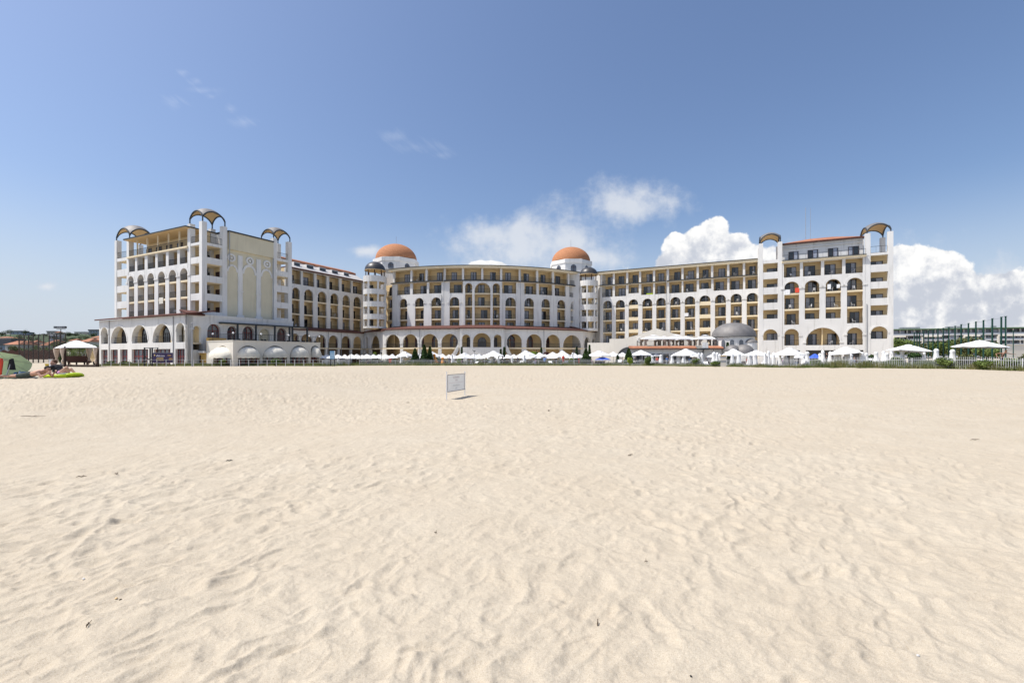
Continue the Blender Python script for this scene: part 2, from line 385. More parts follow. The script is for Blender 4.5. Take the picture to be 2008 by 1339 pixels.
def pits(x, y, s, cell, r0, prob):
    """scattered footprints: oval hollows with a steep rim on a flat surface"""
    gx = x / cell; gy = y / cell; ix = np.floor(gx); iy = np.floor(gy); out = np.zeros_like(x)
    for dx in (-1, 0, 1):
        for dy in (-1, 0, 1):
            cx = ix + dx; cy = iy + dy
            px = cx + hash2(cx, cy, s); py = cy + hash2(cx, cy, s + 1); an = (hash2(cx, cy, s + 2) - .5) * 2.2; el = 1.25 + .9 * hash2(cx, cy, s + 3)
            qx = (gx - px) * cell; qy = (gy - py) * cell; c_ = np.cos(an); s_ = np.sin(an); r = r0 * (.65 + .7 * hash2(cx, cy, s + 4))
            d2 = ((qx * c_ + qy * s_) / (r * el)) ** 2 + ((qy * c_ - qx * s_) / r) ** 2
            k = np.clip(1 - d2, 0, 1); rim = np.exp(-((np.sqrt(d2) - 1.12) / .22) ** 2)
            out += (hash2(cx, cy, s + 5) < prob) * (-k ** 1.4 * r * .155 + rim * r * .04) * (.4 + .8 * hash2(cx, cy, s + 6))
    return out
def sand_h(x, y):
    r = np.hypot(x, y)
    wx = x + .16 * fbm(x * 1.7, y * 1.7, 11, 3) + .03 * fbm(x * 7, y * 7, 15, 2); wy = y + .16 * fbm(x * 1.7, y * 1.7, 21, 3) + .03 * fbm(x * 7, y * 7, 25, 2)
    # slight grain of the whole field along a slanting wind direction
    a = R(38); rx = (wx * math.cos(a) + wy * math.sin(a)) * .84; ry = (-wx * math.sin(a) + wy * math.cos(a)) * 1.04
    amp = .55 + .9 * sstep(-.25, .3, fbm(x * .22, y * .22, 31, 2)) * (1 - .55 * sstep(.5, 3.5, x - .25 * y))
    h = .013 * bowls(rx, ry, 101, .30, 8) + .013 * bowls(rx + 9, ry, 201, .18, 9) * (.5 + 1.0 * sstep(-.2, .3, fbm(x * .8, y * .8, 41, 2)))
    h = h + .006 * bowls(rx * 1.1 + 31, ry, 301, .115, 8) + 1.0 * pits(rx, ry, 401, .20, .085, .85) + .9 * pits(rx + 5, ry + 3, 501, .13, .045, .7) + .009 * fbm(rx * 2, ry * 3.4, 51, 3)
    h = h * amp * .85
    near = 1 - sstep(5, 14, r)
    h = h + near * (.0045 * fbm(x * 17, y * 17, 61, 3) + .0022 * vnoise(x * 70, y * 70, 71))
    h = h + .07 * fbm(x * .16, y * .16, 81, 3)
    return h * (1 - .25 * sstep(25, 70, r)) * (1 - sstep(72, 90, y) * .9)
def build_sand():
    d = np.concatenate([np.linspace(1150, 17.3, 1000), np.array([16, 14.5, 13, 11.5, 10, 8.6, 7.2, 6, 5, 4, 3.2, 2.4, 1.6, 1.0, .5, .25])])
    Y = H * FPX / d; nx = 1500
    t = np.linspace(-1.35, 1.35, nx)
    xx = t[None, :] * (Y[:, None] + 1.2); yy = np.repeat(Y[:, None], nx, 1)
    z = np.zeros_like(xx); k = 60
    for i in range(0, len(Y), k):
        a, b = xx[i:i + k], yy[i:i + k]; z[i:i + k] = sand_h(a, b) + zg(a, b)
    z = z - .02
    ny = len(Y); co = np.stack([xx, yy, z], -1).reshape(-1, 3).astype(np.float32)
    idx = np.arange(ny * nx).reshape(ny, nx)
    q = np.stack([idx[:-1, :-1], idx[:-1, 1:], idx[1:, 1:], idx[1:, :-1]], -1).reshape(-1, 4)
    me = bpy.data.meshes.new('sand'); me.vertices.add(len(co)); me.vertices.foreach_set('co', co.ravel())
    me.loops.add(q.size); me.loops.foreach_set('vertex_index', q.ravel().astype(np.int32))
    me.polygons.add(len(q)); me.polygons.foreach_set('loop_start', np.arange(0, q.size, 4, dtype=np.int32)); me.polygons.foreach_set('loop_total', np.full(len(q), 4, dtype=np.int32))
    me.polygons.foreach_set('use_smooth', np.ones(len(q), dtype=bool)); me.update(calc_edges=True); me.validate()
    o = bpy.data.objects.new('sand', me); COL.objects.link(o); tag(o, kind='structure')
    m = bpy.data.materials.new('sand'); m.use_nodes = True; nt = m.node_tree; b = nt.nodes['Principled BSDF']
    b.inputs['Roughness'].default_value = .95; b.inputs['Specular IOR Level'].default_value = .12
    geo = N(nt, 'ShaderNodeNewGeometry')
    def noi(scale, det=4, rough=.55):
        n = N(nt, 'ShaderNodeTexNoise'); n.inputs['Scale'].default_value = scale; n.inputs['Detail'].default_value = det; n.inputs['Roughness'].default_value = rough; L(nt, geo.outputs['Position'], n.inputs['Vector']); return n.outputs[0]
    def mr(a, x0, x1, y0, y1):
        n = N(nt, 'ShaderNodeMapRange'); n.inputs[1].default_value = x0; n.inputs[2].default_value = x1; n.inputs[3].default_value = y0; n.inputs[4].default_value = y1; L(nt, a, n.inputs[0]); return n.outputs[0]
    def mix(f, a, c):
        n = N(nt, 'ShaderNodeMix', data_type='RGBA'); L(nt, f, n.inputs[0])
        for i, q_ in ((6, a), (7, c)):
            if isinstance(q_, tuple): n.inputs[i].default_value = (*q_, 1)
            else: L(nt, q_, n.inputs[i])
        return n.outputs[2]
    base = mix(mr(noi(1.3, 6), .3, .7, 0, 1), (0.446, 0.388, 0.296), (0.496, 0.440, 0.343))
    base = mix(mr(noi(.25, 3), .35, .65, 0, .5), base, (0.466, 0.398, 0.296))
    # grains: fine mottling of single light and dark grains
    g1 = noi(170, 3, .8); g2 = noi(240, 2, .7)
    base = mix(mr(g1, .50, .64, 0, .62), base, (0.27, 0.20, 0.14))
    base = mix(mr(g2, .58, .74, 0, .6), base, (0.78, 0.72, 0.63))
    L(nt, base, b.inputs['Base Color'])
    bp = N(nt, 'ShaderNodeBump'); bp.inputs['Strength'].default_value = .35; bp.inputs['Distance'].default_value = .004; L(nt, noi(160, 5, .8), bp.inputs['Height'])
    bp2 = N(nt, 'ShaderNodeBump'); bp2.inputs['Strength'].default_value = .5; bp2.inputs['Distance'].default_value = .02; L(nt, noi(22, 6, .6), bp2.inputs['Height']); L(nt, bp.outputs[0], bp2.inputs['Normal'])
    L(nt, bp2.outputs[0], b.inputs['Normal'])
    me.materials.append(m)
build_sand()
# paving of the pool terrace, slightly below the beach
_pv = MB(); _pv.hexa([(-46, 80, -.9), (38, 80, -.9), (38, 125, -.9), (-46, 125, -.9), (-46, 80, -.44), (38, 80, -.44), (38, 125, -.44), (-46, 125, -.44)], 'paving')
tag(_pv.build('pool_terrace'), kind='structure')
# ------------------------------------------------------------------ facades
class Fac:
    """a straight facade: origin, direction of growing u; o is the distance out of the wall"""
    curved = False
    def __init__(s, x, y, ang):   # ang: direction angle of u
        s.a = (x, y); s.d = (math.cos(ang), math.sin(ang)); s.n = (s.d[1], -s.d[0])
    def xy(s, u, o=0): return (s.a[0] + s.d[0] * u + s.n[0] * o, s.a[1] + s.d[1] * u + s.n[1] * o)
    def P(s, u, z, o=0): x, y = s.xy(u, o); return (x, y, z)
    def uP(s, px, o=0):
        k = (px - CX) / FPX; ax, ay = s.xy(0, o)   # ax + d u = k (ay + dy u)
        return (k * ay - ax) / (s.d[0] - k * s.d[1])
    def zP(s, px, py, o=0): return Z(py, s.xy(s.uP(px, o), o)[1])
    def hexa(s, mb, u0, u1, za0, za1, zb0, zb1, o0, o1, m):
        P = s.P
        mb.hexa([P(u0, za0, o1), P(u1, zb0, o1), P(u1, zb0, o0), P(u0, za0, o0), P(u0, za1, o1), P(u1, zb1, o1), P(u1, zb1, o0), P(u0, za1, o0)], m)
    def box(s, mb, u0, u1, z0, z1, o0, o1, m):
        n = max(1, int(math.ceil((u1 - u0) / 1.6))) if s.curved else 1
        for i in range(n):
            a = u0 + (u1 - u0) * i / n; b = u0 + (u1 - u0) * (i + 1) / n
            s.hexa(mb, a, b, z0, z1, z0, z1, o0, o1, m)
class Arc(Fac):
    curved = True
    def __init__(s, cx, cy, r): s.c = (cx, cy); s.r = r
    def xy(s, u, o=0): t = u / s.r; return (s.c[0] + (s.r + o) * math.sin(t), s.c[1] - (s.r + o) * math.cos(t))
    def uP(s, px, o=0):
        k = (px - CX) / FPX; a, b = -s.r * 1.0, s.r * 1.0
        for _ in range(50):
            m = (a + b) / 2; x, y = s.xy(m, o)
            if x / y < k: a = m
            else: b = m
        return (a + b) / 2
WALL_T = .38
def arch_pts(u0, u1, zs, rise, n=12, pointed=0):
    c = (u0 + u1) / 2; r = (u1 - u0) / 2; out = []
    for i in range(n + 1):
        t = math.pi - math.pi * i / n
        out.append((c + r * math.cos(t), zs + rise * math.sin(t)))
    return out
def band(F, mb, uL, uR, z0, z1, cols, m='white_plaster', t=WALL_T, ring=0, cap=False, o=0, rise=None):
    """a wall strip from uL to uR with one opening (u0, u1, zb, zt, kind) per column"""
    cols = sorted(cols); u = uL
    for (a, b, zb, zt, kind) in cols:
        if a - u > .01: F.box(mb, u, a, z0, z1, o - t, o, m)
        if zb > z0 + .01: F.box(mb, a, b, z0, zb, o - t, o, m)
        if kind == 'r':
            if z1 > zt + .01: F.box(mb, a, b, zt, z1, o - t, o, m)
        else:
            rs = rise or min((b - a) / 2, zt - zb - .3); pts = arch_pts(a, b, zt - rs, rs, 12)
            for (p, zp), (q, zq) in zip(pts[:-1], pts[1:]): F.hexa(mb, p, q, zp, z1, zq, z1, o - t, o, m)
            if ring:
                c = (a + b) / 2; k = ((b - a) / 2 + ring) / ((b - a) / 2)
                for (p, zp), (q, zq) in zip(pts[:-1], pts[1:]):
                    P = F.P; s0 = zt - rs; e = (rs + ring) / rs
                    p2 = c + (p - c) * k; q2 = c + (q - c) * k; zp2 = s0 + (zp - s0) * e; zq2 = s0 + (zq - s0) * e
                    mb.hexa([P(p, zp, o + .06), P(q, zq, o + .06), P(q, zq, o - .002), P(p, zp, o - .002), P(p2, zp2, o + .06), P(q2, zq2, o + .06), P(q2, zq2, o - .002), P(p2, zp2, o - .002)], m)
            if cap:
                zc = zt - rs
                for (x0, x1) in ((a - ring - .22, a + .05), (b - .05, b + ring + .22)): F.box(mb, x0, x1, zc - .22, zc, o - t - .03, o + .10, m)
        u = b
    if uR - u > .01: F.box(mb, u, uR, z0, z1, o - t, o, m)

hotel = thing('hotel', (-8, 112, 0), 'huge white and yellow seaside hotel with arched balconies, twin orange domes and hooded corner towers', 'hotel')
REG = {'window': [], 'balcony_railing': [], 'arcade_window': [], 'partition_wall': []}
def reg(kind, F, u0, u1, o, mb):
    y = F.xy((u0 + u1) / 2, o)[1]; a = F.xy(u0, o); b = F.xy(u1, o)
    w = abs(a[0] / a[1] - b[0] / b[1]) * FPX
    REG[kind].append((w * FPX / y, mb))
def window(F, u0, u1, z0, z1, o, flip=None, frame='frame_brown'):
    mb = MB(); flip = random.random() < .5 if flip is None else flip
    w = u1 - u0; fr = .07; um = u0 + w * .5
    for (a, b, c, d) in ((u0, u1, z0, z0 + fr), (u0, u1, z1 - fr, z1)): F.hexa(mb, a, b, c, d, c, d, o, o + .08, frame)
    for a in (u0, um - fr / 2, u1 - fr): F.hexa(mb, a, a + fr, z0 + fr, z1 - fr, z0 + fr, z1 - fr, o, o + .08, frame)
    panes = [(u0 + fr, um - fr / 2), (um + fr / 2, u1 - fr)]
    if flip: panes.reverse()
    k = random.random()
    mats_ = ('curtain', 'glass_dark') if k < .6 else ('glass_mid', 'glass_dark') if k < .85 else ('curtain', 'curtain')
    for (a, b), mt in zip(panes, mats_):
        if mt == 'curtain' and random.random() < .7:
            c = a + (b - a) * random.uniform(.55, .9)
            F.hexa(mb, a, c, z0 + fr, z1 - fr, z0 + fr, z1 - fr, o, o + .03, 'curtain'); F.hexa(mb, c, b, z0 + fr, z1 - fr, z0 + fr, z1 - fr, o, o + .03, 'glass_mid')
        else: F.hexa(mb, a, b, z0 + fr, z1 - fr, z0 + fr, z1 - fr, o, o + .03, mt)
    reg('window', F, u0, u1, o, mb)
def railing(F, u0, u1, z0, o, h=1.05, step=.16, m='dark_metal', kind='balcony_railing'):
    mb = MB(); F.box(mb, u0, u1, z0 + h - .05, z0 + h, o - .03, o + .02, m); F.box(mb, u0, u1, z0 + .08, z0 + .12, o - .02, o + .01, m)
    n = max(2, int((u1 - u0) / step))
    for i in range(n + 1):
        u = u0 + .02 + (u1 - u0 - .04) * i / n; F.hexa(mb, u - .012, u + .012, z0 + .12, z0 + h - .05, z0 + .12, z0 + h - .05, o - .017, o + .007, m)
    reg(kind, F, u0, u1, o, mb) if kind else None
    return mb
def arc_window(F, u0, u1, z0, z1, o, frame='frame_red'):
    """tall arched window with a fan of glazing bars"""
    mb = MB(); r = (u1 - u0) / 2; rs = min(r, (z1 - z0) * .45); zs = z1 - rs; pts = arch_pts(u0, u1, zs, rs, 10); c = (u0 + u1) / 2
    ov = [F.P(u0, z0, o)] + [F.P(a, b, o) for a, b in pts] + [F.P(u1, z0, o)]
    mb.add(ov, [tuple(range(len(ov)))[::-1]], 'glass_mid' if random.random() < .5 else 'glass_dark')
    fr = .09
    for (p, zp), (q, zq) in zip(pts[:-1], pts[1:]): 
        k = (r - fr) / r; P = F.P
        mb.hexa([P(c + (p - c) * k, zs + (zp - zs) * k, o + .09), P(c + (q - c) * k, zs + (zq - zs) * k, o + .09), P(c + (q - c) * k, zs + (zq - zs) * k, o), P(c + (p - c) * k, zs + (zp - zs) * k, o),
                 P(p, zp, o + .09), P(q, zq, o + .09), P(q, zq, o), P(p, zp, o)], frame)
    for a in (u0, u1 - fr, c - fr / 2): F.hexa(mb, a, a + fr, z0, zs, z0, zs, o + .005, o + .095, frame)
    F.hexa(mb, u0, u1, zs - fr / 2, zs + fr / 2, zs - fr / 2, zs + fr / 2, o + .01, o + .1, frame); F.hexa(mb, u0, u1, z0, z0 + fr, z0, z0 + fr, o + .01, o + .1, frame)
    F.hexa(mb, c - fr / 2, c + fr / 2, zs, z1 - fr, zs, z1 - fr, o + .007, o + .07, frame)
    for s in (-1, 1):
        for j in range(2): F.hexa(mb, c + s * r * (.33 + .33 * j) - .03, c + s * r * (.33 + .33 * j) + .03, z0, zs, z0, zs, o + .008, o + .05, frame)
    reg('arcade_window', F, u0, u1, o, mb)
CHAIRS = []
def rooms(F, uL, uR, cols, levels, depth=1.7, oo=0, chair=.3, rail=True, party=True, wins=True, wfrac=.62, ends=True, top=None, parapet=None):
    """recessed balconies behind a facade: back wall, floor slabs, party walls, railings, windows. cols: (u0,u1); levels: floor heights"""
    bw = MB(); zt = top or levels[-1] + 3.0; F.box(bw, uL, uR, levels[0] - .3, zt, oo - depth - .25, oo - depth, 'yellow_plaster')
    bw.build('rear_wall', hotel, weld=True)
    sl = MB()
    for z in levels: sl = MB(); F.box(sl, uL + .05, uR - .05, z - .32, z, oo - depth - .02, oo - .05, 'slab_cream'); sl.build('floor_slab', hotel, weld=True)
    if party:
        pw = MB()
        for (a, b), (c, d) in zip(cols[:-1], cols[1:]):
            m = (b + c) / 2
            for i, z in enumerate(levels): pw = MB(); REG['partition_wall'].append((50, pw)); F.box(pw, m - .1, m + .1, z + .002, (levels[i + 1] - .322 if i + 1 < len(levels) else zt - .01), oo - depth + .002, oo - WALL_T + .02, 'yellow_plaster')
        if ends:
            for m in (uL + .1, uR - .1):
                for i, z in enumerate(levels): pw = MB(); REG['partition_wall'].append((50, pw)); F.box(pw, m - .1, m + .1, z + .002, (levels[i + 1] - .322 if i + 1 < len(levels) else zt - .01), oo - depth + .002, oo - WALL_T + .02, 'yellow_plaster')
    for (a, b) in cols:
        w = b - a; 
        for i, z in enumerate(levels):
            if wins:
                ww = min(w * wfrac, 2.1); sh = random.choice((.12, .2, .28, .1)) * w
                c = a + w / 2 + (sh - w * .18)
                window(F, c - ww / 2, c + ww / 2, z + .02, z + 2.2, oo - depth)
            if rail and not (parapet and (i, (a, b)) in parapet): railing(F, a + .02, b - .02, z, oo - .12)
            if random.random() < chair: CHAIRS.append((F, a + w * random.uniform(.25, .75), z, oo - .65))
LV = [7.4, 10.35, 13.35, 16.4, 19.45, 22.45]
# ---------------- centre block, bowed towards the sea
CA = Arc(-9.6, 151.3, 43.6)
def cpx(l, o=0, F=CA): return [(F.uP(a, o), F.uP(b, o)) for a, b in l]
arch_px = [(783.8, 798.5), (813.7, 830.8), (845.7, 865.1), (881.6, 900.8), (911.9, 926), (930.6, 961.9), (966.3, 980.4), (991, 1011.7), (1028.2, 1047), (1062, 1078.6), (1092.9, 1108.8), (1119, 1133.6)]
row2_px = [(778.8, 804), (809, 836.9), (841.3, 865.5), (881.6, 907.4), (985, 1012.3), (1028.2, 1052), (1056.6, 1083.2), (1087.9, 1109.4), (1116.5, 1136)]
uL, uR = CA.uP(770), CA.uP(1138)
w = MB()
cols = []
for i, (a, b) in enumerate(cpx(arch_px)):
    if 4 <= i <= 6: continue
    cols.append((a, b, LV[0] - .6, 15.45, 'a'))
pL, pR = CA.uP(908.5), CA.uP(984)
band(CA, w, uL, pL, LV[0] - .6, LV[3], [c for c in cols if c[1] < pL], ring=.42, cap=True)
band(CA, w, pR, uR, LV[0] - .6, LV[3], [c for c in cols if c[0] > pR], ring=.42, cap=True)
r2 = [(a, b, LV[3], LV[4] - .35, 'r') for a, b in cpx(row2_px)]
band(CA, w, uL, pL, LV[3], LV[4] - .3, [c for c in r2 if c[1] < pL + .2])
band(CA, w, pR, uR, LV[3], LV[4] - .3, [c for c in r2 if c[0] > pR - .2])
# the tall portal in the middle, standing a little proud
pc = cpx(arch_px[4:7], .35)
a3 = [(pc[0][0], pc[0][1], LV[0] - .6, 18.7, 'a'), (pc[1][0], pc[1][1], LV[0] - .6, 18.8, 'a'), (pc[2][0], pc[2][1], LV[0] - .6, 18.7, 'a')]
band(CA, w, pL, pR, LV[0] - .6, LV[4] - .05, a3, ring=.25, o=.35, t=WALL_T + .35)
w.build('wall', hotel, weld=True)
ac = cpx(arch_px)
rooms(CA, uL, pL, [c for c in ac if c[1] < pL + .1], LV[:3], top=LV[3] - .32)
rooms(CA, pR, uR, [c for c in ac if c[0] > pR - .1], LV[:3], top=LV[3] - .32)
rr = cpx(row2_px)
rooms(CA, uL, pL, rr[:4], LV[3:4], top=LV[4] - .3)
rooms(CA, pR, uR, rr[4:], LV[3:4], top=LV[4] - .3)
rooms(CA, pL, pR, ac[4:7], LV[:4], top=LV[4] - .3, wfrac=.42)
# top storey: thin piers between deep balconies, flat oversailing roof
top_px = [771.5, 806, 835.8, 871.5, 907.8, 945.7, 983, 1019.7, 1054, 1085.2, 1115.5, 1138]
tu = [CA.uP(p, .3) for p in top_px]
w = MB()
for i, u in enumerate(tu): w = MB(); CA.box(w, u - .25, u + .25, LV[4] + .002, LV[5] - .2, -.25, .22, 'white_plaster'); w.build('pillar', hotel)
rooms(CA, uL, uR, [(a + .25, b - .25) for a, b in zip(tu[:-1], tu[1:])], LV[4:5], oo=.3, depth=2.1, top=LV[5] - .2, wfrac=.36)
w = MB(); CA.box(w, uL - .3, uR + .3, LV[4] - .28, LV[4] - .004, .26, .42, 'eave_dark'); w.build('ledge', hotel, weld=True)
w = MB(); CA.box(w, uL - .5, uR + .5, LV[5] - .2, LV[5] + .28, -2, .85, 'slab_cream'); CA.box(w, uL - .5, uR + .5, LV[5] + .28, LV[5] + .42, -3, 1.0, 'eave_dark')
w.build('flat_roof', hotel, weld=True)
# the body behind
w = MB(); CA.box(w, uL, uR, -.8, LV[5] + .2, -16, -2.3, 'white_plaster'); w.build('block', hotel, weld=True)

# ---------------- arcade storey in front of the centre
BO = 4.2
CB = Arc(-9.6, 151.3, 43.6 + BO)
base_px = [(756.6, 784.4), (789.9, 819), (826, 859), (865.5, 898.3), (994, 1023.3), (1032.4, 1062.7), (1070.5, 1098.3), (1103.8, 1139.3)]
bL, bR = CB.uP(752), CB.uP(1143.5)
qL, qR = CB.uP(901.5, 1.6), CB.uP(989, 1.6)
bc = [(CB.uP(a), CB.uP(b), 3.45, 6.55, 'a') for a, b in base_px]
w = MB()
band(CB, w, bL, qL, 3.45, 7.6, [c for c in bc if c[1] < qL + .3], ring=.3, cap=True)
band(CB, w, qR, bR, 3.45, 7.6, [c for c in bc if c[0] > qR - .3], ring=.3, cap=True)
# ground-floor piers carry on below
for a, b in zip([bL - .6] + [c[1] for c in bc], [c[0] for c in bc] + [bR + .6]):
    if b - a < 2.2: CB.box(w, max(a, bL), min(b, bR), -.6, 3.1, -WALL_T, -.02, 'white_plaster')
q_px = [(906, 922), (927.4, 962.3), (968.3, 983.4)]
qc = [(CB.uP(a, 1.6), CB.uP(b, 1.6), 3.45, 6.3 + (.35 if i == 1 else 0), 'a') for i, (a, b) in enumerate(q_px)]
band(CB, w, qL, qR, 3.45, 7.6, qc, ring=.2, cap=True, o=1.6, t=WALL_T)
CB.box(w, qL, qR, 1.9, 3.45, 1.2, 1.62, 'white_plaster')
band(CB, w, qL, qR, -.6, 1.9, [(CB.uP(915, 1.6), CB.uP(930, 1.6), -.6, 1.1, 'a'), (CB.uP(934, 1.6), CB.uP(957, 1.6), -.6, 1.5, 'a')], o=1.6)
w.build('wall', hotel, weld=True)
w = MB(); CB.box(w, bL, bR, 3.1, 3.44, -BO, -.03, 'slab_cream'); CB.box(w, qL, qR, 3.1, 3.44, -.03, 1.2, 'slab_cream'); CB.box(w, bL, bR, 7.3, 7.5, -BO, -WALL_T + .1, 'slab_cream'); w.build('floor_slab', hotel, weld=True)
w = MB(); CB.box(w, bL, bR, -.6, 7.4, -BO - .2, -BO + .3, 'yellow_plaster'); w.build('rear_wall', hotel, weld=True)
for i, (a, b, *_r) in enumerate(bc):
    wd = (b - a) * .66; c = (a + b) / 2 + (.35 if i < 4 else -.1)
    if i < 7: arc_window(CB, c - wd / 2, c + wd / 2, 3.5, 6.5, -BO + .31)
    railing(CB, a, b, 3.45, -.15, h=1.0)
for a, b, *_r in qc:
    c = (a + b) / 2; arc_window(CB, c - (b - a) * .28, c + (b - a) * .28, 3.5, 5.9, -BO + .31, 'frame_brown'); railing(CB, a, b, 3.45, 1.45, h=1.0)
w = MB()
def slope_roof(F, mb, u0, u1, o0, z0, o1, z1, m='roof_brown', th=.22):
    n = max(1, int((u1 - u0) / 1.6)) if F.curved else 1
    for i in range(n):
        a = u0 + (u1 - u0) * i / n; b = u0 + (u1 - u0) * (i + 1) / n; P = F.P
        mb.hexa([P(a, z0, o0), P(b, z0, o0), P(b, z1, o1), P(a, z1, o1), P(a, z0 + th, o0), P(b, z0 + th, o0), P(b, z1 + th, o1), P(a, z1 + th, o1)], m)
slope_roof(CB, w, bL - .3, qL - .2, .45, 7.62, -BO + .02, 8.5); slope_roof(CB, w, qR + .2, bR + .3, .45, 7.62, -BO + .02, 8.5)
slope_roof(CB, w, qL - .2, qR + .2, 2.1, 7.62, -BO + .02, 8.62)
w.build('arcade_roof', hotel, weld=True)
# stairs curving down either side of the entrance porch
for px0, px1, s in ((881, 899, 1), (992, 1008, -1)):
    u0, u1 = CB.uP(px0, 1.2), CB.uP(px1, 1.2); st = MB(); n = 14
    for i in range(n):
        t0, t1 = i / n, (i + 1) / n
        zt = -.4 + (3.44 + .4) * (t1 if s > 0 else 1 - t0)
        CB.box(st, u0 + (u1 - u0) * t0, u0 + (u1 - u0) * t1, zt - .9, zt, .15, 1.5, 'white_plaster')
        CB.box(st, u0 + (u1 - u0) * t0, u0 + (u1 - u0) * t1, zt + .004, zt + .75, 1.5, 1.62, 'white_plaster')
    st.build('stair', hotel, weld=True)
# right return of the arcade, running back to the wing
e0 = CB.xy(bR, 0); rt = Fac(e0[0], e0[1], R(57)); Lr = rt.uP(1177)
w = MB(); rc = [(rt.uP(1145.5), rt.uP(1157), 3.45, 6.2, 'a'), (rt.uP(1161), rt.uP(1167), 3.45, 6.0, 'a'), (rt.uP(1169.5), rt.uP(1174.5), 3.45, 6.0, 'a')]
band(rt, w, 0, Lr, -.6, 7.6, rc, ring=.25); w.build('wall', hotel, weld=True)
w = MB(); slope_roof(rt, w, -.3, Lr + .3, .4, 7.62, -3.6, 8.7); w.build('arcade_roof', hotel)

# ---------------- right wing
RW_A = R(-26.4)
RW = Fac(X(1178, 116), 116, RW_A)
rx = [(1150 + a / 5.357, 1150 + b / 5.357) for a, b in [(175, 267), (308, 403), (443, 543), (587, 692), (733, 834), (881, 987), (1033, 1142), (1187, 1303), (1350, 1465), (1515, 1632), (1683, 1803)]]
rx2 = [(1150 + a / 5.357, 1150 + b / 5.357) for a, b in [(165, 275), (298, 415), (440, 550), (575, 700), (720, 845), (868, 1000), (1018, 1158), (1183, 1310), (1335, 1478), (1502, 1645), (1668, 1808)]]
uL, uR = RW.uP(1176.5), RW.uP(1492)
lw = [RW.zP(1445, 619 + 51) , RW.zP(1445, 644.3), RW.zP(1445, 619), RW.zP(1445, 593), RW.zP(1445, 567.7), RW.zP(1445, 541)]
lw = [lw[2] - 2 * 3.0 - 0.05 - 3.0, lw[2] - 6.05, lw[2] - 3.02, lw[2], lw[3], lw[4], lw[5]]
lw = lw[1:]          # five guest floors: [4.?, 7.?, 10.?, 13.?, 16.?, 19.?]
lw = [lw[0] - 3.0] + lw
lw = sorted(lw)
zt_w = lw[-1] + 2.95
w = MB(); acs = [(RW.uP(a), RW.uP(b)) for a, b in rx]; rcs = [(RW.uP(a), RW.uP(b)) for a, b in rx2]
zr2 = lw[-2]; 
band(RW, w, uL, uR, -.6, zr2, [(a, b, 1.0, zr2 - .95, 'a') for a, b in acs], ring=.42, cap=True)
band(RW, w, uL, uR, zr2, lw[-1] - .3, [(a, b, zr2 + (.55 if i in (2, 7) else 0), lw[-1] - .34, 'r') for i, (a, b) in enumerate(rcs)])
# solid parapets in two bays
for i in (2, 7):
    for z in lw[1:-2]: RW.box(w, acs[i][0], acs[i][1], z - .3, z + .55, -.3, -.03, 'slab_cream')
w.build('wall', hotel, weld=True)
rooms(RW, uL, uR, acs, lw[1:-2], top=zr2 - .32, chair=.5)
rooms(RW, uL, uR, rcs, [zr2], top=lw[-1] - .3, chair=.5)
tu = [RW.uP(1150 + a / 5.357, .3) for a in (155, 286, 427, 562, 709, 855, 1009, 1168, 1320, 1489, 1655, 1812)]
w = MB()
for u in tu: w = MB(); RW.box(w, u - .24, u + .24, lw[-1] + .002, zt_w - .2, -.25, .24, 'white_plaster'); w.build('pillar', hotel)
rooms(RW, uL, uR, [(a + .24, b - .24) for a, b in zip(tu[:-1], tu[1:])], [lw[-1]], oo=.3, depth=2.0, top=zt_w - .2, wfrac=.5, chair=.5)
w = MB(); RW.box(w, uL - .3, uR, lw[-1] - .2, lw[-1] - .004, .26, .42, 'eave_dark'); w.build('ledge', hotel)
w = MB(); RW.box(w, uL - .5, uR, zt_w - .2, zt_w + .32, -2, .75, 'slab_cream'); RW.box(w, uL - .6, uR, zt_w + .32, zt_w + .46, -12, .9, 'eave_dark'); w.build('flat_roof', hotel)
w = MB(); RW.box(w, uL, uR + 1, -.8, zt_w + .1, -14, -2.3, 'white_plaster'); RW.box(w, uL, uR, -.6, lw[1] - .33, -1.9, -.5, 'yellow_plaster'); w.build('block', hotel)

# ---------------- right end block
RB = Fac(X(1488, 90.6), 90.6, R(-26.4))
def q(a): return RB.uP(1460 + a / 4.32)
def qz(px, y): return RB.zP(px, 420 + y / 4.32)
zs = [qz(1560, 0 * 1 + 1108), qz(1560, 922), qz(1560, 795), qz(1560, 660), qz(1560, 522), qz(1560, 400)]   # floor lines: arches, 4th..., top deck
zs = [3.55, 7.55, 10.6, 13.65, 16.75, 19.95]
w = MB(); uE = RB.uP(1752); c4 = [(q(337), q(462)), (q(510), q(635)), (q(687), q(817)), (q(868), q(1003))]; c4b = [(q(333), q(470)), (q(495), q(648)), (q(675), q(828)), (q(855), q(1003))]
uM0, uM1 = q(322), q(1022)
big = (q(520), q(808))
band(RB, w, uM0, uM1, 3.3, zs[1] - .2, [(c4[0][0], c4[0][1], zs[0], 6.75, 'a'), (big[0], big[1], zs[0], 6.85, 'a'), (c4[3][0], c4[3][1], zs[0], 6.75, 'a')], ring=.3, cap=True, rise=None)
band(RB, w, uM0, uM1, -.6, 3.3, [(q(340), q(470), -.6, 2.6, 'r'), (q(520), q(815), -.6, 2.6, 'r'), (q(868), q(1008), -.6, 2.6, 'r')])
band(RB, w, uM0, uM1, zs[1] - .2, zs[4], [(a, b, zs[1] + (1.0 if i in (1, 2) else 0), zs[4] - .85, 'a') for i, (a, b) in enumerate(c4)], ring=.42, cap=True)
band(RB, w, uM0, uM1, zs[4], zs[5] - .3, [(a, b, zs[4], zs[5] - .5, 'r') for a, b in c4b])
w.build('wall', hotel, weld=True)
rooms(RB, uM0, uM1, c4, zs[1:4], top=zs[4] - .32, chair=.9)
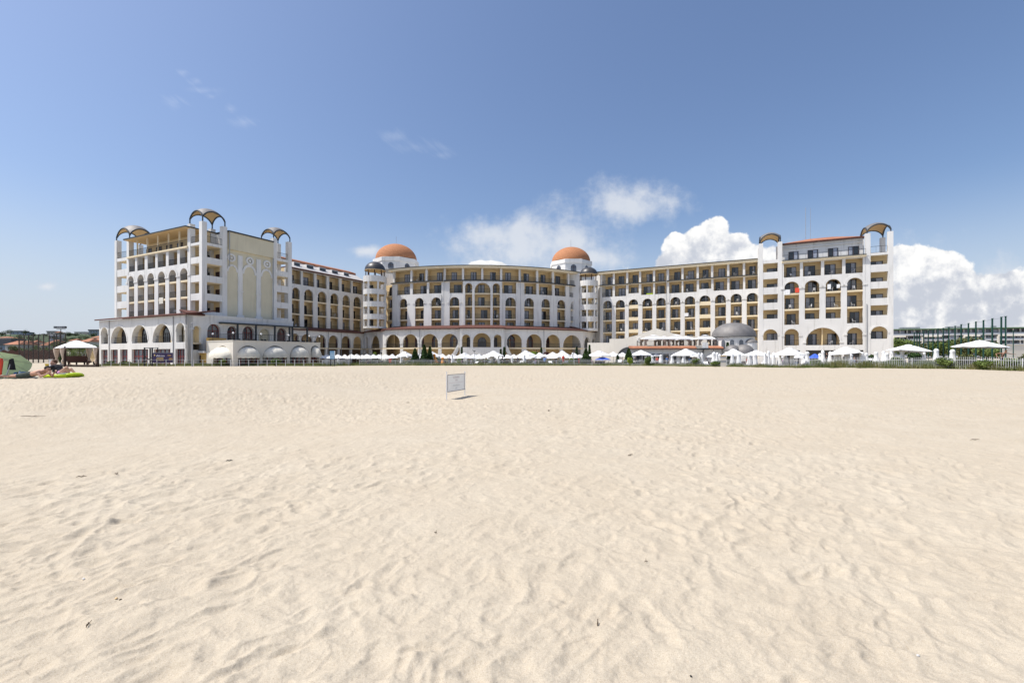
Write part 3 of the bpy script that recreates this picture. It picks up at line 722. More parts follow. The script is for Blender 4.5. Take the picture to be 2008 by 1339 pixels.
rooms(RB, uM0, uM1, c4b, [zs[4]], top=zs[5] - .3, chair=.9)
rooms(RB, uM0, uM1, c4, [zs[0]], top=zs[1] - .33, chair=.8)
w = MB(); RB.box(w, uM0 - .1, uM1 + .1, zs[5] - .3, zs[5], -4, .5, 'slab_cream'); RB.box(w, uM0 - .1, uM1 + .1, zs[5] + .002, zs[5] + .08, -4, .58, 'eave_dark'); w.build('floor_slab', hotel)
railing(RB, uM0, uM1, zs[5] + .08, .45, h=1.0, step=.9)
# set-back top storey and its hipped tile roof
w = MB(); o_ = -1.7; RB.box(w, uM0, uM1, zs[5] + .08, 23.6, -12, o_, 'white_plaster'); RB.box(w, uM0, uM1, 22.6, 22.8, o_ - .02, o_ + .22, 'white_plaster'); w.build('wall', hotel)
for a, b in ((355, 440), (518, 608), (693, 780), (866, 958)): window(RB, q(a) + .5, q(b) + .5, zs[5] + .1, zs[5] + 2.05, o_)
w = MB(); P = RB.P; m1 = (uM0 + uM1) / 2
ov = [P(uM0 - .2, 23.6, o_ + .7), P(uM1 + .2, 23.6, o_ + .7), P(uM1 + .2, 23.6, -12.5), P(uM0 - .2, 23.6, -12.5), P(uM0 + 5.2, 25.0, -5.5), P(uM1 - 4.2, 25.0, -5.5)]
w.add(ov, [(0, 1, 5, 4), (1, 2, 5), (2, 3, 4, 5), (3, 0, 4)], 'tile_red'); RB.box(w, uM0 - .25, uM1 + .25, 23.42, 23.63, -12.55, o_ + .75, 'roof_brown'); w.build('tile_roof', hotel)
w = MB(); w.tube([P(m1 - 2, 25, -6), P(m1 - 2, 31.5, -6)], .04, 'pole_grey', 5); w.tube([P(m1 - 1.2, 25, -6), P(m1 - 1.2, 31.3, -6)], .03, 'pole_grey', 5); w.build('antenna', hotel)
w = MB(); RB.box(w, .2, uE - .2, -.8, zs[5] - .4, -16, -2.4, 'white_plaster'); RB.box(w, uM0 + .1, uM1 - .1, -.6, 3.2, -2.0, -1.7, 'asphalt_grey'); w.build('block', hotel)

# hooded corner towers: four square piers, stacked loggias, a sail vault on top
def sail_hood(F, u0, u1, o0, o1, z, name='hood', lean=0):
    """sail vault: part of a sphere over a square, dark metal rim on each arch, tan underside"""
    cu, co = (u0 + u1) / 2, (o0 + o1) / 2; s = (u1 - u0) / 2; so = (o1 - o0) / 2; n = 14; out = MB(); c = .45 * s
    Rr = math.sqrt(2 * s * s + c * c)
    def pt(i, j, th):
        a = -1 + 2 * i / n; b = -1 + 2 * j / n
        zz = math.sqrt(max(0, Rr * Rr - (a * s) ** 2 - (b * s) ** 2)) - c
        return F.P(cu + a * s, z + zz + th, co + b * so)
    for th, m, fl in ((.0, 'soffit', True), (.12, 'lead_grey', False)):
        vs = [pt(i, j, th) for i in range(n + 1) for j in range(n + 1)]; fs = []
        for i in range(n):
            for j in range(n):
                f = (i * (n + 1) + j, (i + 1) * (n + 1) + j, (i + 1) * (n + 1) + j + 1, i * (n + 1) + j + 1)
                fs.append(f if not fl else f[::-1])
        out.add(vs, fs, m)
    out.build(name, hotel, smooth=True)
    rim = MB()
    for side in range(4):
        pts = []
        for k in range(n + 1):
            i, j = ((k, 0), (k, n), (0, k), (n, k))[side]; pts.append(pt(i, j, .05))
        rim.tube(pts, .13, 'eave_dark', 6)
    for i in (0, n):
        for j in (0, n): p = pt(i, j, 0); rim.tube([(p[0], p[1], p[2] - .75), (p[0], p[1], p[2] + .1)], .1, 'eave_dark', 6)
    rim.build('hood_rim', hotel)
def tower(F, u0, u1, dep, ztop, rows, pier=.75, side_px=None, zfloor=-.6, front=True, arch=None, deck=None, win=True, left_side=True, ztops=None):
    """rows: (z bottom, z top) of each loggia opening"""
    w = MB(); p = pier
    zt4 = ztops or [ztop] * 4
    for (a, b, zt) in ((u0, 0, zt4[0]), (u1 - p, 0, zt4[1]), (u0, -dep + p, zt4[2]), (u1 - p, -dep + p, zt4[3])): F.box(w, a, a + p, zfloor, zt, b - p, b, 'white_plaster')
    zs_ = sorted(rows); lo = zfloor
    segs = []
    for (a, b) in zs_: segs.append((lo, a)); lo = b
    segs.append((lo, deck if deck else lo + .9))
    for (a, b) in segs:
        if b - a > .05:
            F.box(w, u0 + p, u1 - p, a, b, -.32, -.04, 'white_plaster')
            if left_side:
                F.box(w, u0 + .04, u0 + .32, a, b, -dep + p, -p, 'white_plaster')
            F.box(w, u1 - .32, u1 - .04, a, b, -dep + p, -p, 'white_plaster')
    w.build('tower', hotel)
    r = MB()
    for (a, b) in zs_:
        r = MB(); F.box(r, u0 + .33, u1 - .33, a - 1.15, a - .95, -dep + .1, -.33, 'slab_cream'); r.build('floor_slab', hotel)
        r = MB(); F.box(r, u0 + .3, u1 - .3, b + .02, b + .2, -2.09, -.33, 'slab_cream'); r.build('ceiling_slab', hotel)
    return zs_
T0, T1 = RB.uP(1488), RB.uP(1534)
rw_ = [(qz(1510, y1), qz(1510, y0)) for y0, y1 in ((415, 490), (548, 620), (678, 750), (810, 885), (975, 1067))]
tower(RB, T0, T1, 5.0, qz(1490, 250), rw_, deck=qz(1510, 388), ztops=[qz(1490, 250)] * 4)
w = MB(); RB.box(w, T0 + .4, T1 - .4, 0, rw_[0][1] + .1, -2.35, -2.1, 'yellow_plaster'); w.build('rear_wall', hotel)
for a, b in rw_: window(RB, T0 + 1.5, T0 + 3.9, a - .9, b - .75, -2.08)
sail_hood(RB, T0 + .3, T1 - .3, -4.7, -.3, qz(1490, 240) + .35)
w = MB(); T0b, T1b = RB.uP(1697), uE
rw2 = [(qz(1725, y1), qz(1725, y0)) for y0, y1 in ((345, 425), (487, 570), (628, 710), (770, 855), (950, 1055))]
tower(RB, T0b, T1b, 5.6, qz(1697, 165), rw2, deck=qz(1725, 325))
w = MB(); RB.box(w, T0b + .4, T1b - .4, 0, rw2[0][1] + .1, -2.35, -2.1, 'yellow_plaster'); w.build('rear_wall', hotel)
for a, b in rw2: window(RB, T0b + .9, T0b + 3.0, a - .95, b - .8, -2.08, flip=True)
sail_hood(RB, T0b + .3, T1b - .3, -5.3, -.3, qz(1697, 160) + .3)
railing(RB, T0b + .8, T1b - .8, qz(1725, 325), -.3, h=1.25, step=.8)
# horseshoe arches over the lowest loggias
for (a, b, rw_i) in ((T0 + .75, T1 - .75, rw_[4]), (T0b + .75, T1b - .75, rw2[4])):
    w = MB(); band(RB, w, a, b, rw_i[0], rw_i[1] + .05, [(a + .02, b - .02, rw_i[0], rw_i[1], 'a')], ring=.25, t=.3, o=.01); w.build('arch', hotel)

# ---------------- left end block
LF = Fac(X(396, 75), 75, R(180 - 26.5)); LF.n = (-LF.n[0], -LF.n[1])       # u grows to the left and away
LR = Fac(X(396, 75), 75, R(90 - 26.5))                                          # u grows to the right and away
def zx(a): return 180 + a / 3.937
def zy(a): return 390 + a / 3.937
lz = lambda px, y: LF.zP(px, zy(y))
LV2 = [7.5, 10.45, 13.5, 16.5, 19.6, 22.7]
LV2 = [lz(352, 885), lz(352, 768), lz(352, 655), lz(352, 520), lz(352, 378)]
d0 = (LV2[-1] - LV2[0]) / 4; LV2 = [LV2[0] + d0 * i * 1.0 for i in range(5)]
class Flip(Fac):
    """the same wall measured from its other end, so u grows to the right"""
    def __init__(s, F, Lf): s.F = F; s.Lf = Lf; s.d = (-F.d[0], -F.d[1]); s.n = F.n
    def xy(s, u, o=0): return s.F.xy(s.Lf - u, o)
    def uP(s, px, o=0): return s.Lf - s.F.uP(px, o)
Lf = LF.uP(224.5); LL = Flip(LF, Lf)
LFN = LL
cA = [(268, 333), (350, 408), (430, 490), (508, 572), (592, 660), (678, 742)]; cB = [(278, 327), (354, 404), (430, 483), (512, 567), (596, 653), (682, 742)]
acs = [(LL.uP(zx(a)), LL.uP(zx(b))) for a, b in cB]; rcs = [(LL.uP(zx(a)), LL.uP(zx(b))) for a, b in cA]
tA, tB = LL.uP(250.6), LL.uP(369)
w = MB()
band(LL, w, tA, tB, LV2[0] - 1, LV2[3], [(a, b, LV2[0] - .8, LV2[3] - .8, 'a') for a, b in acs], ring=.42, cap=True, t=.9)
band(LL, w, tA, tB, LV2[3], LV2[4] - .25, [(a, b, LV2[3], LV2[4] - .3, 'r') for a, b in rcs], t=.9)
w.build('wall', hotel, weld=True)
rooms(LL, tA, tB, acs, LV2[:3], top=LV2[3] - .32, depth=2.4, chair=.1)
rooms(LL, tA, tB, rcs, [LV2[3]], top=LV2[4] - .32, depth=2.4, chair=.1)
w = MB(); LL.box(w, tA, tB, LV2[4] - .25, LV2[4], -6, .25, 'slab_cream'); w.build('floor_slab', hotel)
gp = [LL.uP(zx(a)) for a in (268, 342, 420, 502, 584, 668, 745)]
w = MB()
for u in gp: w = MB(); LL.box(w, u - .08, u + .08, LV2[4] + .002, LV2[4] + 2.95, -.3, -.1, 'slab_cream'); w.build('pillar', hotel)
for a, b in zip(gp[:-1], gp[1:]): railing(LL, a + .1, b - .1, LV2[4], -.05, h=1.2, step=.2)
w = MB(); LL.box(w, tA + .4, tB + .6, LV2[4], LV2[4] + 2.95, -3.2, -2.9, 'yellow_plaster'); w.build('rear_wall', hotel)
for a, b in zip(gp[:-1], gp[1:]): window(LL, a + .8, b - .8, LV2[4] + .02, LV2[4] + 2.1, -2.9)
w = MB(); LL.box(w, tA + .2, tB + .6, LV2[4] + 2.97, LV2[4] + 3.05, -6, .75, 'soffit'); LL.box(w, tA + .15, tB + .65, LV2[4] + 3.06, LV2[4] + 3.24, -9, .82, 'eave_dark'); w.build('flat_roof', hotel)
# corner tower (shared corner of both faces) and the two others
def rz(px, y): return LR.zP(px, zy(y))
cw = 4.15
rowsL = [(rz(425, a), rz(425, b)) for b, a in ((372, 462), (510, 600), (650, 738), (790, 876))]
def tower2(F, u0, u1, dep, rows, tops, deck, name='tower', pier=.8, zf=6.5):
    w = MB(); p = pier
    for (a, b, zt) in ((u0, 0, tops[0]), (u1 - p, 0, tops[1]), (u0, -dep + p, tops[2]), (u1 - p, -dep + p, tops[3])): F.box(w, a, a + p, zf, zt, b - p, b, 'white_plaster')
    lo = zf; segs = []
    for (a, b) in sorted(rows): segs.append((lo, a)); lo = b
    segs.append((lo, deck))
    for (a, b) in segs:
        F.box(w, u0 + p, u1 - p, a, b, -.34, -.05, 'white_plaster')
        F.box(w, u0 + .05, u0 + .34, a, b, -dep + p, -p, 'white_plaster'); F.box(w, u1 - .34, u1 - .05, a, b, -dep + p, -p, 'white_plaster')
    w.build(name, hotel)
    r = MB()
    for (a, b) in rows:
        r = MB(); F.box(r, u0 + .35, u1 - .35, a - 1.15, a - .95, -dep + .4, -.35, 'slab_cream'); r.build('floor_slab', hotel)
        r = MB(); F.box(r, u0 + .35, u1 - .35, b + .03, b + .2, -dep + .4, -.35, 'slab_cream'); r.build('ceiling_slab', hotel)
tp = LR.zP(396, zy(170))
tower2(LR, 0, cw, cw, rowsL, [tp] * 4, rz(425, 352))
sail_hood(LR, .25, cw - .25, -cw + .25, -.25, tp + .8)
w = MB(); LR.box(w, cw - .3, cw - .02, LV2[0], rz(425, 352), -cw - .3, -.8, 'yellow_plaster'); w.build('rear_wall', hotel)
for (a, b) in rowsL:
    w = MB(); LR.box(w, cw - 1.6, cw - .35, a - .9, b - .9, -cw + .42, -cw + .5, 'glass_dark'); w.build('door', hotel); w = MB(); LR.box(w, cw - .46, cw - .36, a - .9, b - .8, -2.6, -1.0, 'frame_brown'); w.build('door', hotel)
railing(LR, .8, cw - .8, rz(425, 352), -.2, h=1.15, step=.2); railing(LL, Lf - cw + .8, Lf - .8, rz(425, 352), -.2, h=1.15, step=.2)
# far left tower
rowsF = [(LL.zP(238, zy(a)), LL.zP(238, zy(b))) for b, a in ((480, 545), (598, 670), (722, 792), (845, 912))]
tpF = LL.zP(238, zy(312)); tower2(LL, 0, tA + .35, 4.4, rowsF, [tpF] * 4, LL.zP(238, zy(456)))
sail_hood(LL, .2, tA + .1, -4.2, -.25, tpF + .5); railing(LL, .8, tA - .5, LL.zP(238, zy(456)), -.2, h=1.2, step=.25)
# second tower on the right-hand face
v0, v1 = LR.uP(535.7), LR.uP(572.3)
vz = lambda px, y: LR.zP(px, 420 + y / 4.32)
rowsR = [(vz(553, a), vz(553, b)) for b, a in ((400, 482), (527, 605), (662, 747), (797, 880))]
tpR = vz(568, 235); tower2(LR, v0, v1, v1 - v0, rowsR, [tpR] * 4, vz(553, 378))
sail_hood(LR, v0 + .25, v1 - .25, -(v1 - v0) + .25, -.25, tpR + .7); railing(LR, v0 + .8, v1 - .8, vz(553, 378), -.2, h=1.15, step=.2)
w = MB(); LR.box(w, v0 + .4, v0 + .7, 6, vz(553, 378), -4, -1, 'yellow_plaster'); w.build('rear_wall', hotel)
# blind wall between them: cladding, blind arches and medallions
p0, p1 = cw, v0
zpt = lambda px, py: LR.zP(px, py)
w = MB(); zr = (zpt(448, 453.6) + zpt(535, 474.4)) / 2; LR.box(w, p0 + .02, p1 - .02, 6.5, zr - .1, -.9, -.25, 'tan_panel'); LR.box(w, p0 + .3, p1 - .02, zpt(490, 497) - .0, zr - .1, -.25, .12, 'tan_panel')
LR.box(w, p0 + .1, p1 - .02, zr - .1, zr + .12, -4, .3, 'eave_dark'); w.build('clad_wall', hotel)
w = MB(); ux = lambda a: LR.uP(420 + a / 4.32)
zb, zs_, zp_ = zpt(490, 420 + 895 / 4.32), zpt(490, 420 + 470 / 4.32), zpt(490, 420 + 385 / 4.32)
colsu = [(ux(205), ux(243)), (ux(362), ux(398))]
for a, b in colsu: LR.box(w, a, b, zb, zpt(490, 505), -.25, -.05, 'white_plaster'); LR.box(w, a - .25, b + .25, zb, zb + .7, -.25, .02, 'white_plaster'); LR.box(w, a - .1, b + .1, zs_ - 4.3, zs_ - 4.1, -.25, .02, 'white_plaster')
edges = [p0 + .05, *[x for c in colsu for x in c], p1 - .05]
for a, b in ((edges[0], edges[1]), (edges[2], edges[3]), (edges[4], edges[5])):
    c = (a + b) / 2; r = (b - a) / 2; n = 12
    for i in range(n):
        t0, t1 = math.pi * (1 - i / n), math.pi * (1 - (i + 1) / n); k = .76
        P_ = lambda t, s: (c + r * s * math.cos(t), zs_ - .9 + r * 1.35 * s * math.sin(t))
        a0, a1, b0, b1 = P_(t0, k), P_(t1, k), P_(t0, 1.02), P_(t1, 1.02); Q = LR.P
        w.hexa([Q(a0[0], a0[1], -.09), Q(a1[0], a1[1], -.09), Q(a1[0], a1[1], -.25), Q(a0[0], a0[1], -.25), Q(b0[0], b0[1], -.09), Q(b1[0], b1[1], -.09), Q(b1[0], b1[1], -.25), Q(b0[0], b0[1], -.25)], 'white_plaster')
w.build('blind_arch', hotel)
for px_, py_ in ((454.3, 503.8), (490.6, 510.3), (524.2, 516.8)):
    w = MB(); u_, z_ = LR.uP(px_), LR.zP(px_, py_) - .15; n = 18
    for (ri, ro, of) in ((.42, .72, .02), (0.0, .2, 0)):
        for i in range(n):
            t0, t1 = 2 * math.pi * i / n, 2 * math.pi * (i + 1) / n; Q = LR.P
            f = lambda r, t: (u_ + r * math.cos(t), z_ + r * math.sin(t))
            pts = [f(ri, t0), f(ri, t1), f(ro, t1), f(ro, t0)]
            w.hexa([Q(*p_, -.25) for p_ in pts] + [Q(*p_, of) for p_ in pts], 'white_plaster')
    w.build('medallion', hotel)
w = MB(); LR.box(w, cw + .3, v1 - .5, 5, zr - .3, -26.0, -4.4, 'white_plaster') if False else None
w.box(0, .01, 0, .01, 0, .01, 'white_plaster') if False else None
w = MB(); LR.box(w, cw - .05, v1 - 4.2, 6.0, zr - .3, -24, -1.0, 'white_plaster'); 
w.build('block', hotel)
# arcade storey of the left block
BF = Fac(X(367.5, 70.6), 70.6, R(180 - 26.5)); BF.n = (-BF.n[0], -BF.n[1]); Lb = BF.uP(194.5); BL = Flip(BF, Lb); BLw = BL
bz = lambda px, y: BL.zP(px, zy(y))
zroof = bz(330, 905); zsl = bz(330, 1108)
w = MB(); ar = [(72, 125, 992), (150, 272, 985), (310, 432, 975), (472, 615, 965), (652, 718, 958)]
band(BL, w, 0, Lb, zsl - 1.15 * 0 - 1.0, zroof, [(BL.uP(zx(a)), BL.uP(zx(b)), zsl, BL.zP(zx((a + b) / 2), zy(t)), 'a') for a, b, t in ar], ring=.28, t=.8, rise=None)
gz = bz(330, 1158)
band(BL, w, 0, Lb, -.6, zsl - 1.0, [(BL.uP(zx(a)), BL.uP(zx(b)), -.1, gz, 'r') for a, b in ((72, 122), (145, 200), (218, 276), (308, 435), (478, 607), (645, 718))], t=.5)
w.build('wall', hotel, weld=True)
w = MB(); BL.box(w, .1, Lb - .1, zsl - .3, zsl - .02, -4.2, -.5, 'slab_cream'); w.build('floor_slab', hotel)
w = MB(); BL.box(w, .1, Lb - .1, -.5, zroof - .1, -2.4, -2.1, 'yellow_plaster'); w.build('rear_wall', hotel)
w = MB(); BL.box(w, 0, .35, -.6, zroof - .02, -4.2, -.81, 'white_plaster'); w.build('wall', hotel)
for a, b, t in ar:
    u0, u1 = BL.uP(zx(a)), BL.uP(zx(b)); cW = (u0 + u1) / 2 - 1.9; hW = (u1 - u0) * .36; arc_window(BL, max(.5, cW - hW), cW + hW, zsl, zroof - 1.2, -2.09, 'frame_brown'); railing(BL, u0 + .02, u1 - .02, zsl, -.45, h=1.1, step=.25)
for a, b in ((72, 122), (145, 200), (218, 276), (308, 435), (478, 607), (645, 718)):
    u0, u1 = BL.uP(zx(a)), BL.uP(zx(b)); mb = MB(); n = 2 if u1 - u0 < 2.6 else 4
    for i in range(n):
        x0 = u0 + (u1 - u0) * i / n; x1 = u0 + (u1 - u0) * (i + 1) / n; BL.box(mb, x0, x1, 0, gz, -.45, -.42, 'glass_mid'); BL.box(mb, x0 + .02, x0 + .14, 0, gz - .05, -.42, -.34, 'frame_red')
    BL.box(mb, u0, u1, gz * .52, gz * .52 + .14, -.42, -.33, 'frame_red'); BL.box(mb, u0, u1, gz - .12, gz, -.42, -.32, 'frame_brown'); reg('arcade_window', BL, u0, u1, 0, mb)
w = MB(); Q = BL.P
w.hexa([Q(-.5, zroof, .5), Q(Lb + .5, zroof, .5), Q(Lb + .5, zroof + .8, -4.0), Q(-.5, zroof + .8, -4), Q(-.5, zroof + .22, .5), Q(Lb + .5, zroof + .22, .5), Q(Lb + .5, zroof + 1.02, -4), Q(-.5, zroof + 1.02, -4)], 'roof_brown'); w.build('arcade_roof', hotel)
# its return along the terrace
c0 = BL.xy(Lb, 0); BR = Fac(c0[0], c0[1], R(90 - 26.5)); e = lambda a: BR.uP(380 + a / 7.72); ez = lambda a, y: BR.zP(380 + a / 7.72, 600 + y / 7.72)
uend = BR.uP(575)
w = MB(); zr_ = zroof
aw = [(BR.uP(378.5), BR.uP(394.5), zsl - 1.2, ez(60, 300), 'a'), (e(205), e(405), 3.3, ez(300, 272), 'a'), (e(505), e(652), 3.3, ez(580, 308), 'a'), (e(735), e(910), 3.3, ez(820, 308), 'a'), (e(985), e(1150), 3.3, ez(1060, 345), 'a'), (e(1262), e(1400), 3.3, ez(1330, 335), 'a')]
band(BR, w, 0, uend, -.6, zr_, aw, ring=.3, cap=False, t=.6); w.build('wall', hotel, weld=True)
for i, (a, b, z0_, z1_, k) in enumerate(aw):
    if i in (1, 2, 3, 5): arc_window(BR, a + .05, b - .05, 3.3, z1_ - .08, -.5, 'frame_red')
w = MB(); BR.box(w, .2, uend - .2, -.5, zr_ - .1, -5, -4.8, 'yellow_plaster'); BR.box(w, aw[4][0] - .2, aw[4][1] + .2, 3, zr_ - .3, -.55, -.4, 'tan_panel'); BR.box(w, aw[0][0] - .2, aw[0][1] + .2, 0, zr_ - .3, -2.2, -2.0, 'tan_panel'); w.build('rear_wall', hotel)
w = MB(); slope_roof(BR, w, 0, LRu if False else BR.uP(400), .35, zroof, -2.2, zroof + .7); w.build('arcade_roof', hotel)
w = MB(); BR.box(w, BR.uP(398), uend, zr_ + .0, zr_ + .25, -2.5, .05, 'white_plaster'); w.build('ledge', hotel)

# ---------------- left wing
LW = Fac(X(572.8, 101), 101, R(90 - 26.5)); LW.n = (LW.d[1], -LW.d[0])
def wx(a): return 420 + a / 4.32
def wz(px, y): return LW.zP(px, 420 + y / 4.32)
z2 = 100
lvw = [wz(640, 940) , 0, 0, 0, 0]
zA = wz(wx(900), 745); zB = wz(wx(900), 860); zC = wz(wx(900), 625); zT = wz(wx(900), 508)
lvw = [zB - (zA - zB), zB, zA, zC]
uL, uR = LW.uP(560), LW.uP(714)
cw_ = [(660, 725), (762, 838), (877, 952), (985, 1052), (1088, 1150), (1180, 1243)]; cw2 = [(660, 735), (752, 848), (868, 953), (975, 1060), (1080, 1160), (1175, 1258)]
acs = [(LW.uP(wx(a)), LW.uP(wx(b))) for a, b in cw_]; rcs = [(LW.uP(wx(a)), LW.uP(wx(b))) for a, b in cw2]
w = MB(); band(LW, w, uL, uR, 7.0, lvw[3], [(a, b, 7.0, lvw[3] - .8, 'a') for a, b in acs], ring=.42, cap=True)
band(LW, w, uL, uR, lvw[3], zT, [(a, b, lvw[3], zT - .15, 'r') for a, b in rcs]); w.build('wall', hotel, weld=True)
rooms(LW, uL, uR, acs, lvw[:3], top=lvw[3] - .32, chair=.15); rooms(LW, uL, uR, rcs, lvw[3:4], top=zT - .02, chair=.15)
w = MB(); LW.box(w, uL, uR, zT, zT + .25, -2, .7, 'roof_brown'); w.build('ledge', hotel)
w = MB(); Q = LW.P; zr1 = zT + 2.9; w.hexa([Q(uL, zT + .1, .4), Q(uR, zT + .1, .4), Q(uR, zr1 - .1, -4.2), Q(uL, zr1 - .1, -4.2), Q(uL, zT + .25, .4), Q(uR, zT + .25, .4), Q(uR, zr1, -4.2), Q(uL, zr1, -4.2)], 'roof_pale')
w.hexa([Q(uL, zr1 - .7, -3.0), Q(uR, zr1 - .7, -3.0), Q(uR, zr1 + .3, -5.5), Q(uL, zr1 + .3, -5.5), Q(uL, zr1 - .2, -3.0), Q(uR, zr1 - .2, -3.0), Q(uR, zr1 + .6, -5.5), Q(uL, zr1 + .6, -5.5)], 'tile_red')
w.build('mansard_roof', hotel)
w = MB()
for a, b in ((665, 718), (772, 832), (882, 937), (987, 1038), (1088, 1132)):
    u0, u1 = LW.uP(wx(a), -1.5), LW.uP(wx(b), -1.5); w = MB(); LW.box(w, u0, u1, zT + .5, zT + 1.9, -3, -1.1, 'white_plaster'); LW.box(w, u0 + .1, u1 - .1, zT + .65, zT + 1.75, -1.1, -1.06, 'glass_dark'); w.build('dormer', hotel)
w = MB(); LW.box(w, uL - 8, uR, -.8, zT - .1, -14, -2.2, 'white_plaster'); w.build('block', hotel)
# arcade below the wing
LB = Fac(*LW.xy(0, 3.2), R(90 - 26.5)); gx = [(619, 638.8), (644.5, 663), (669.5, 687.4), (693, 709.4)]
gx = [(wx(655), wx(715)), (wx(735), wx(830)), *gx]; b0, b1 = LB.uP(571), LB.uP(713.5)
w = MB(); band(LB, w, b0, b1, 3.4, 7.1, [(LB.uP(a), LB.uP(b), 3.4, 6.35, 'a') for a, b in gx], ring=.3, cap=True)
for a, b in gx: LB.box(w, LB.uP(b) + .05, LB.uP(b) + .6, -.6, 3.1, -.5, -.1, 'white_plaster')
w.build('wall', hotel, weld=True)
w = MB(); LB.box(w, b0, b1, 3.1, 3.38, -3, -.03, 'slab_cream'); w.build('floor_slab', hotel)
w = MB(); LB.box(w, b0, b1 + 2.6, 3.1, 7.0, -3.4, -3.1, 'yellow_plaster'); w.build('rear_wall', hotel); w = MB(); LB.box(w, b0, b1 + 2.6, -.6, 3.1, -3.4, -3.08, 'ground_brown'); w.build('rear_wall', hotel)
for a, b in gx: u0, u1 = LB.uP(a), LB.uP(b); c = (u0 + u1) / 2 + .5; arc_window(LB, c - (u1 - u0) * .3, c + (u1 - u0) * .3, 3.45, 6.3, -3.09, 'frame_red'); railing(LB, u0, u1, 3.4, -.15, h=1.0)
w = MB(); slope_roof(LB, w, b0, b1 + .3, .4, 7.1, -3.2, 7.9); w.build('arcade_roof', hotel)

# ---------------- round stair towers with little lead domes
def round_tower(px, y, r, zdome, a0, a1, parapets, dome_r, dz):
    cx, cy = X(px, y), y
    for (z0, z1) in parapets: w = MB(); w.lathe([(r, z0), (r, z1), (r - .22, z1), (r - .22, z0), (r, z0)], (cx, cy, 0), 'white_plaster', 24); w.build('round_balcony', hotel)
    for (z0, z1) in parapets: w = MB(); w.lathe([(0.01, z0), (r - .05, z0), (r - .05, z0 + .2), (0.01, z0 + .2)], (cx, cy, 0), 'slab_cream', 20); w.build('floor_slab', hotel)
    w = MB()
    for k in range(6):
        a = -math.pi / 2 + (k - 2.5) * .9 + .12; w.box(cx + (r - .2) * math.cos(a) - .2, cx + (r - .2) * math.cos(a) + .2, cy + (r - .2) * math.sin(a) - .2, cy + (r - .2) * math.sin(a) + .2, parapets[-1][0], parapets[0][0], 'white_plaster')
    w.build('pillar', hotel)
    w = MB(); w.lathe([(r - 1.5, parapets[-1][0] - .2), (r - 1.5, parapets[0][0])], (cx, cy + .2, 0), 'yellow_plaster', 16); w.build('rear_wall', hotel)
    for i in range(len(parapets) - 1):
        z = parapets[i + 1][0]
        mb = MB(); mb.box(cx - 1.15, cx - .1, cy + .2 - (r - 1.48), cy + .2 - (r - 1.6), z + .25, z + 2.3, 'glass_dark'); REG['window'].append((120, mb))
    w = MB(); n = 10; w.lathe([(dome_r * math.cos(t), zdome + dz * math.sin(t)) for t in [math.pi / 2 * i / n for i in range(n)]] + [(.01, zdome + dz)], (cx, cy, 0), 'lead_dark', 32)
    w.lathe([(dome_r, zdome), (dome_r + .06, zdome - .15), (dome_r - .1, zdome - .15), (.01, zdome + .15)], (cx, cy, 0), 'soffit', 32); w.build('small_dome', hotel, smooth=True)
    w = MB()
    for k in range(8):
        a = 2 * math.pi * (k + .3) / 8; w = MB(); w.tube([(cx + (dome_r - .3) * math.cos(a), cy + (dome_r - .3) * math.sin(a), parapets[0][1] - .1), (cx + (dome_r - .3) * math.cos(a), cy + (dome_r - .3) * math.sin(a), zdome)], .11, 'frame_brown', 6); w.build('dome_post', hotel)
zz = lambda y, Y: Z(460 + y / 4.96, Y)
Yc = 111
round_tower(735.5, Yc, 2.75, zz(350, Yc), 0, 0, [(zz(470, Yc), zz(413, Yc)), (zz(590, Yc), zz(540, Yc)), (zz(710, Yc), zz(660, Yc)), (zz(830, Yc), zz(780, Yc)), (zz(915, Yc), zz(897, Yc))], 2.45, zz(265, Yc) - zz(350, Yc))
Yd = 115.5
round_tower(1154, Yd, 2.35, zz(392, Yd), 0, 0, [(zz(508, Yd), zz(455, Yd)), (zz(628, Yd), zz(575, Yd)), (zz(740, Yd), zz(687, Yd)), (zz(852, Yd), zz(800, Yd)), (zz(940, Yd), zz(915, Yd))], 2.3, zz(318, Yd) - zz(392, Yd))
_a, _b = LB.xy(b1 - .1), CB.xy(bL + .1); TB = Fac(_a[0], _a[1], math.atan2(_b[1] - _a[1], _b[0] - _a[0])); TL = math.dist(_a, _b); v_ = TB.uP
w = MB(); band(TB, w, 0, TL, 3.4, 7.35, [(v_(717), v_(721.5), 3.4, 6.3, 'a'), (v_(727.5), v_(744), 3.4, 6.5, 'a')], ring=.3, cap=False)
for a, b in ((0, .5), (v_(723), v_(726.5)), (v_(745.5), TL)): TB.box(w, a, b, -.6, 3.1, -.5, -.02, 'white_plaster')
w.build('wall', hotel, weld=True); w = MB(); TB.box(w, 0, TL, 3.1, 3.38, -2.6, -.03, 'slab_cream'); w.build('floor_slab', hotel)
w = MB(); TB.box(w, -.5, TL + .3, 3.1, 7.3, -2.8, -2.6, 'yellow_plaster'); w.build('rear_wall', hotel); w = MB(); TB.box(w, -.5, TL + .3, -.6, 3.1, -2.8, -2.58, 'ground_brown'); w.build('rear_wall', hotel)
arc_window(TB, v_(733), v_(741), 3.45, 6.2, -2.58, 'frame_brown'); railing(TB, v_(727.5), v_(744), 3.4, -.15, h=1.0)
w = MB(); slope_roof(TB, w, -.2, TL + .3, .4, 7.36, -3.6, 8.3); w.build('arcade_roof', hotel)
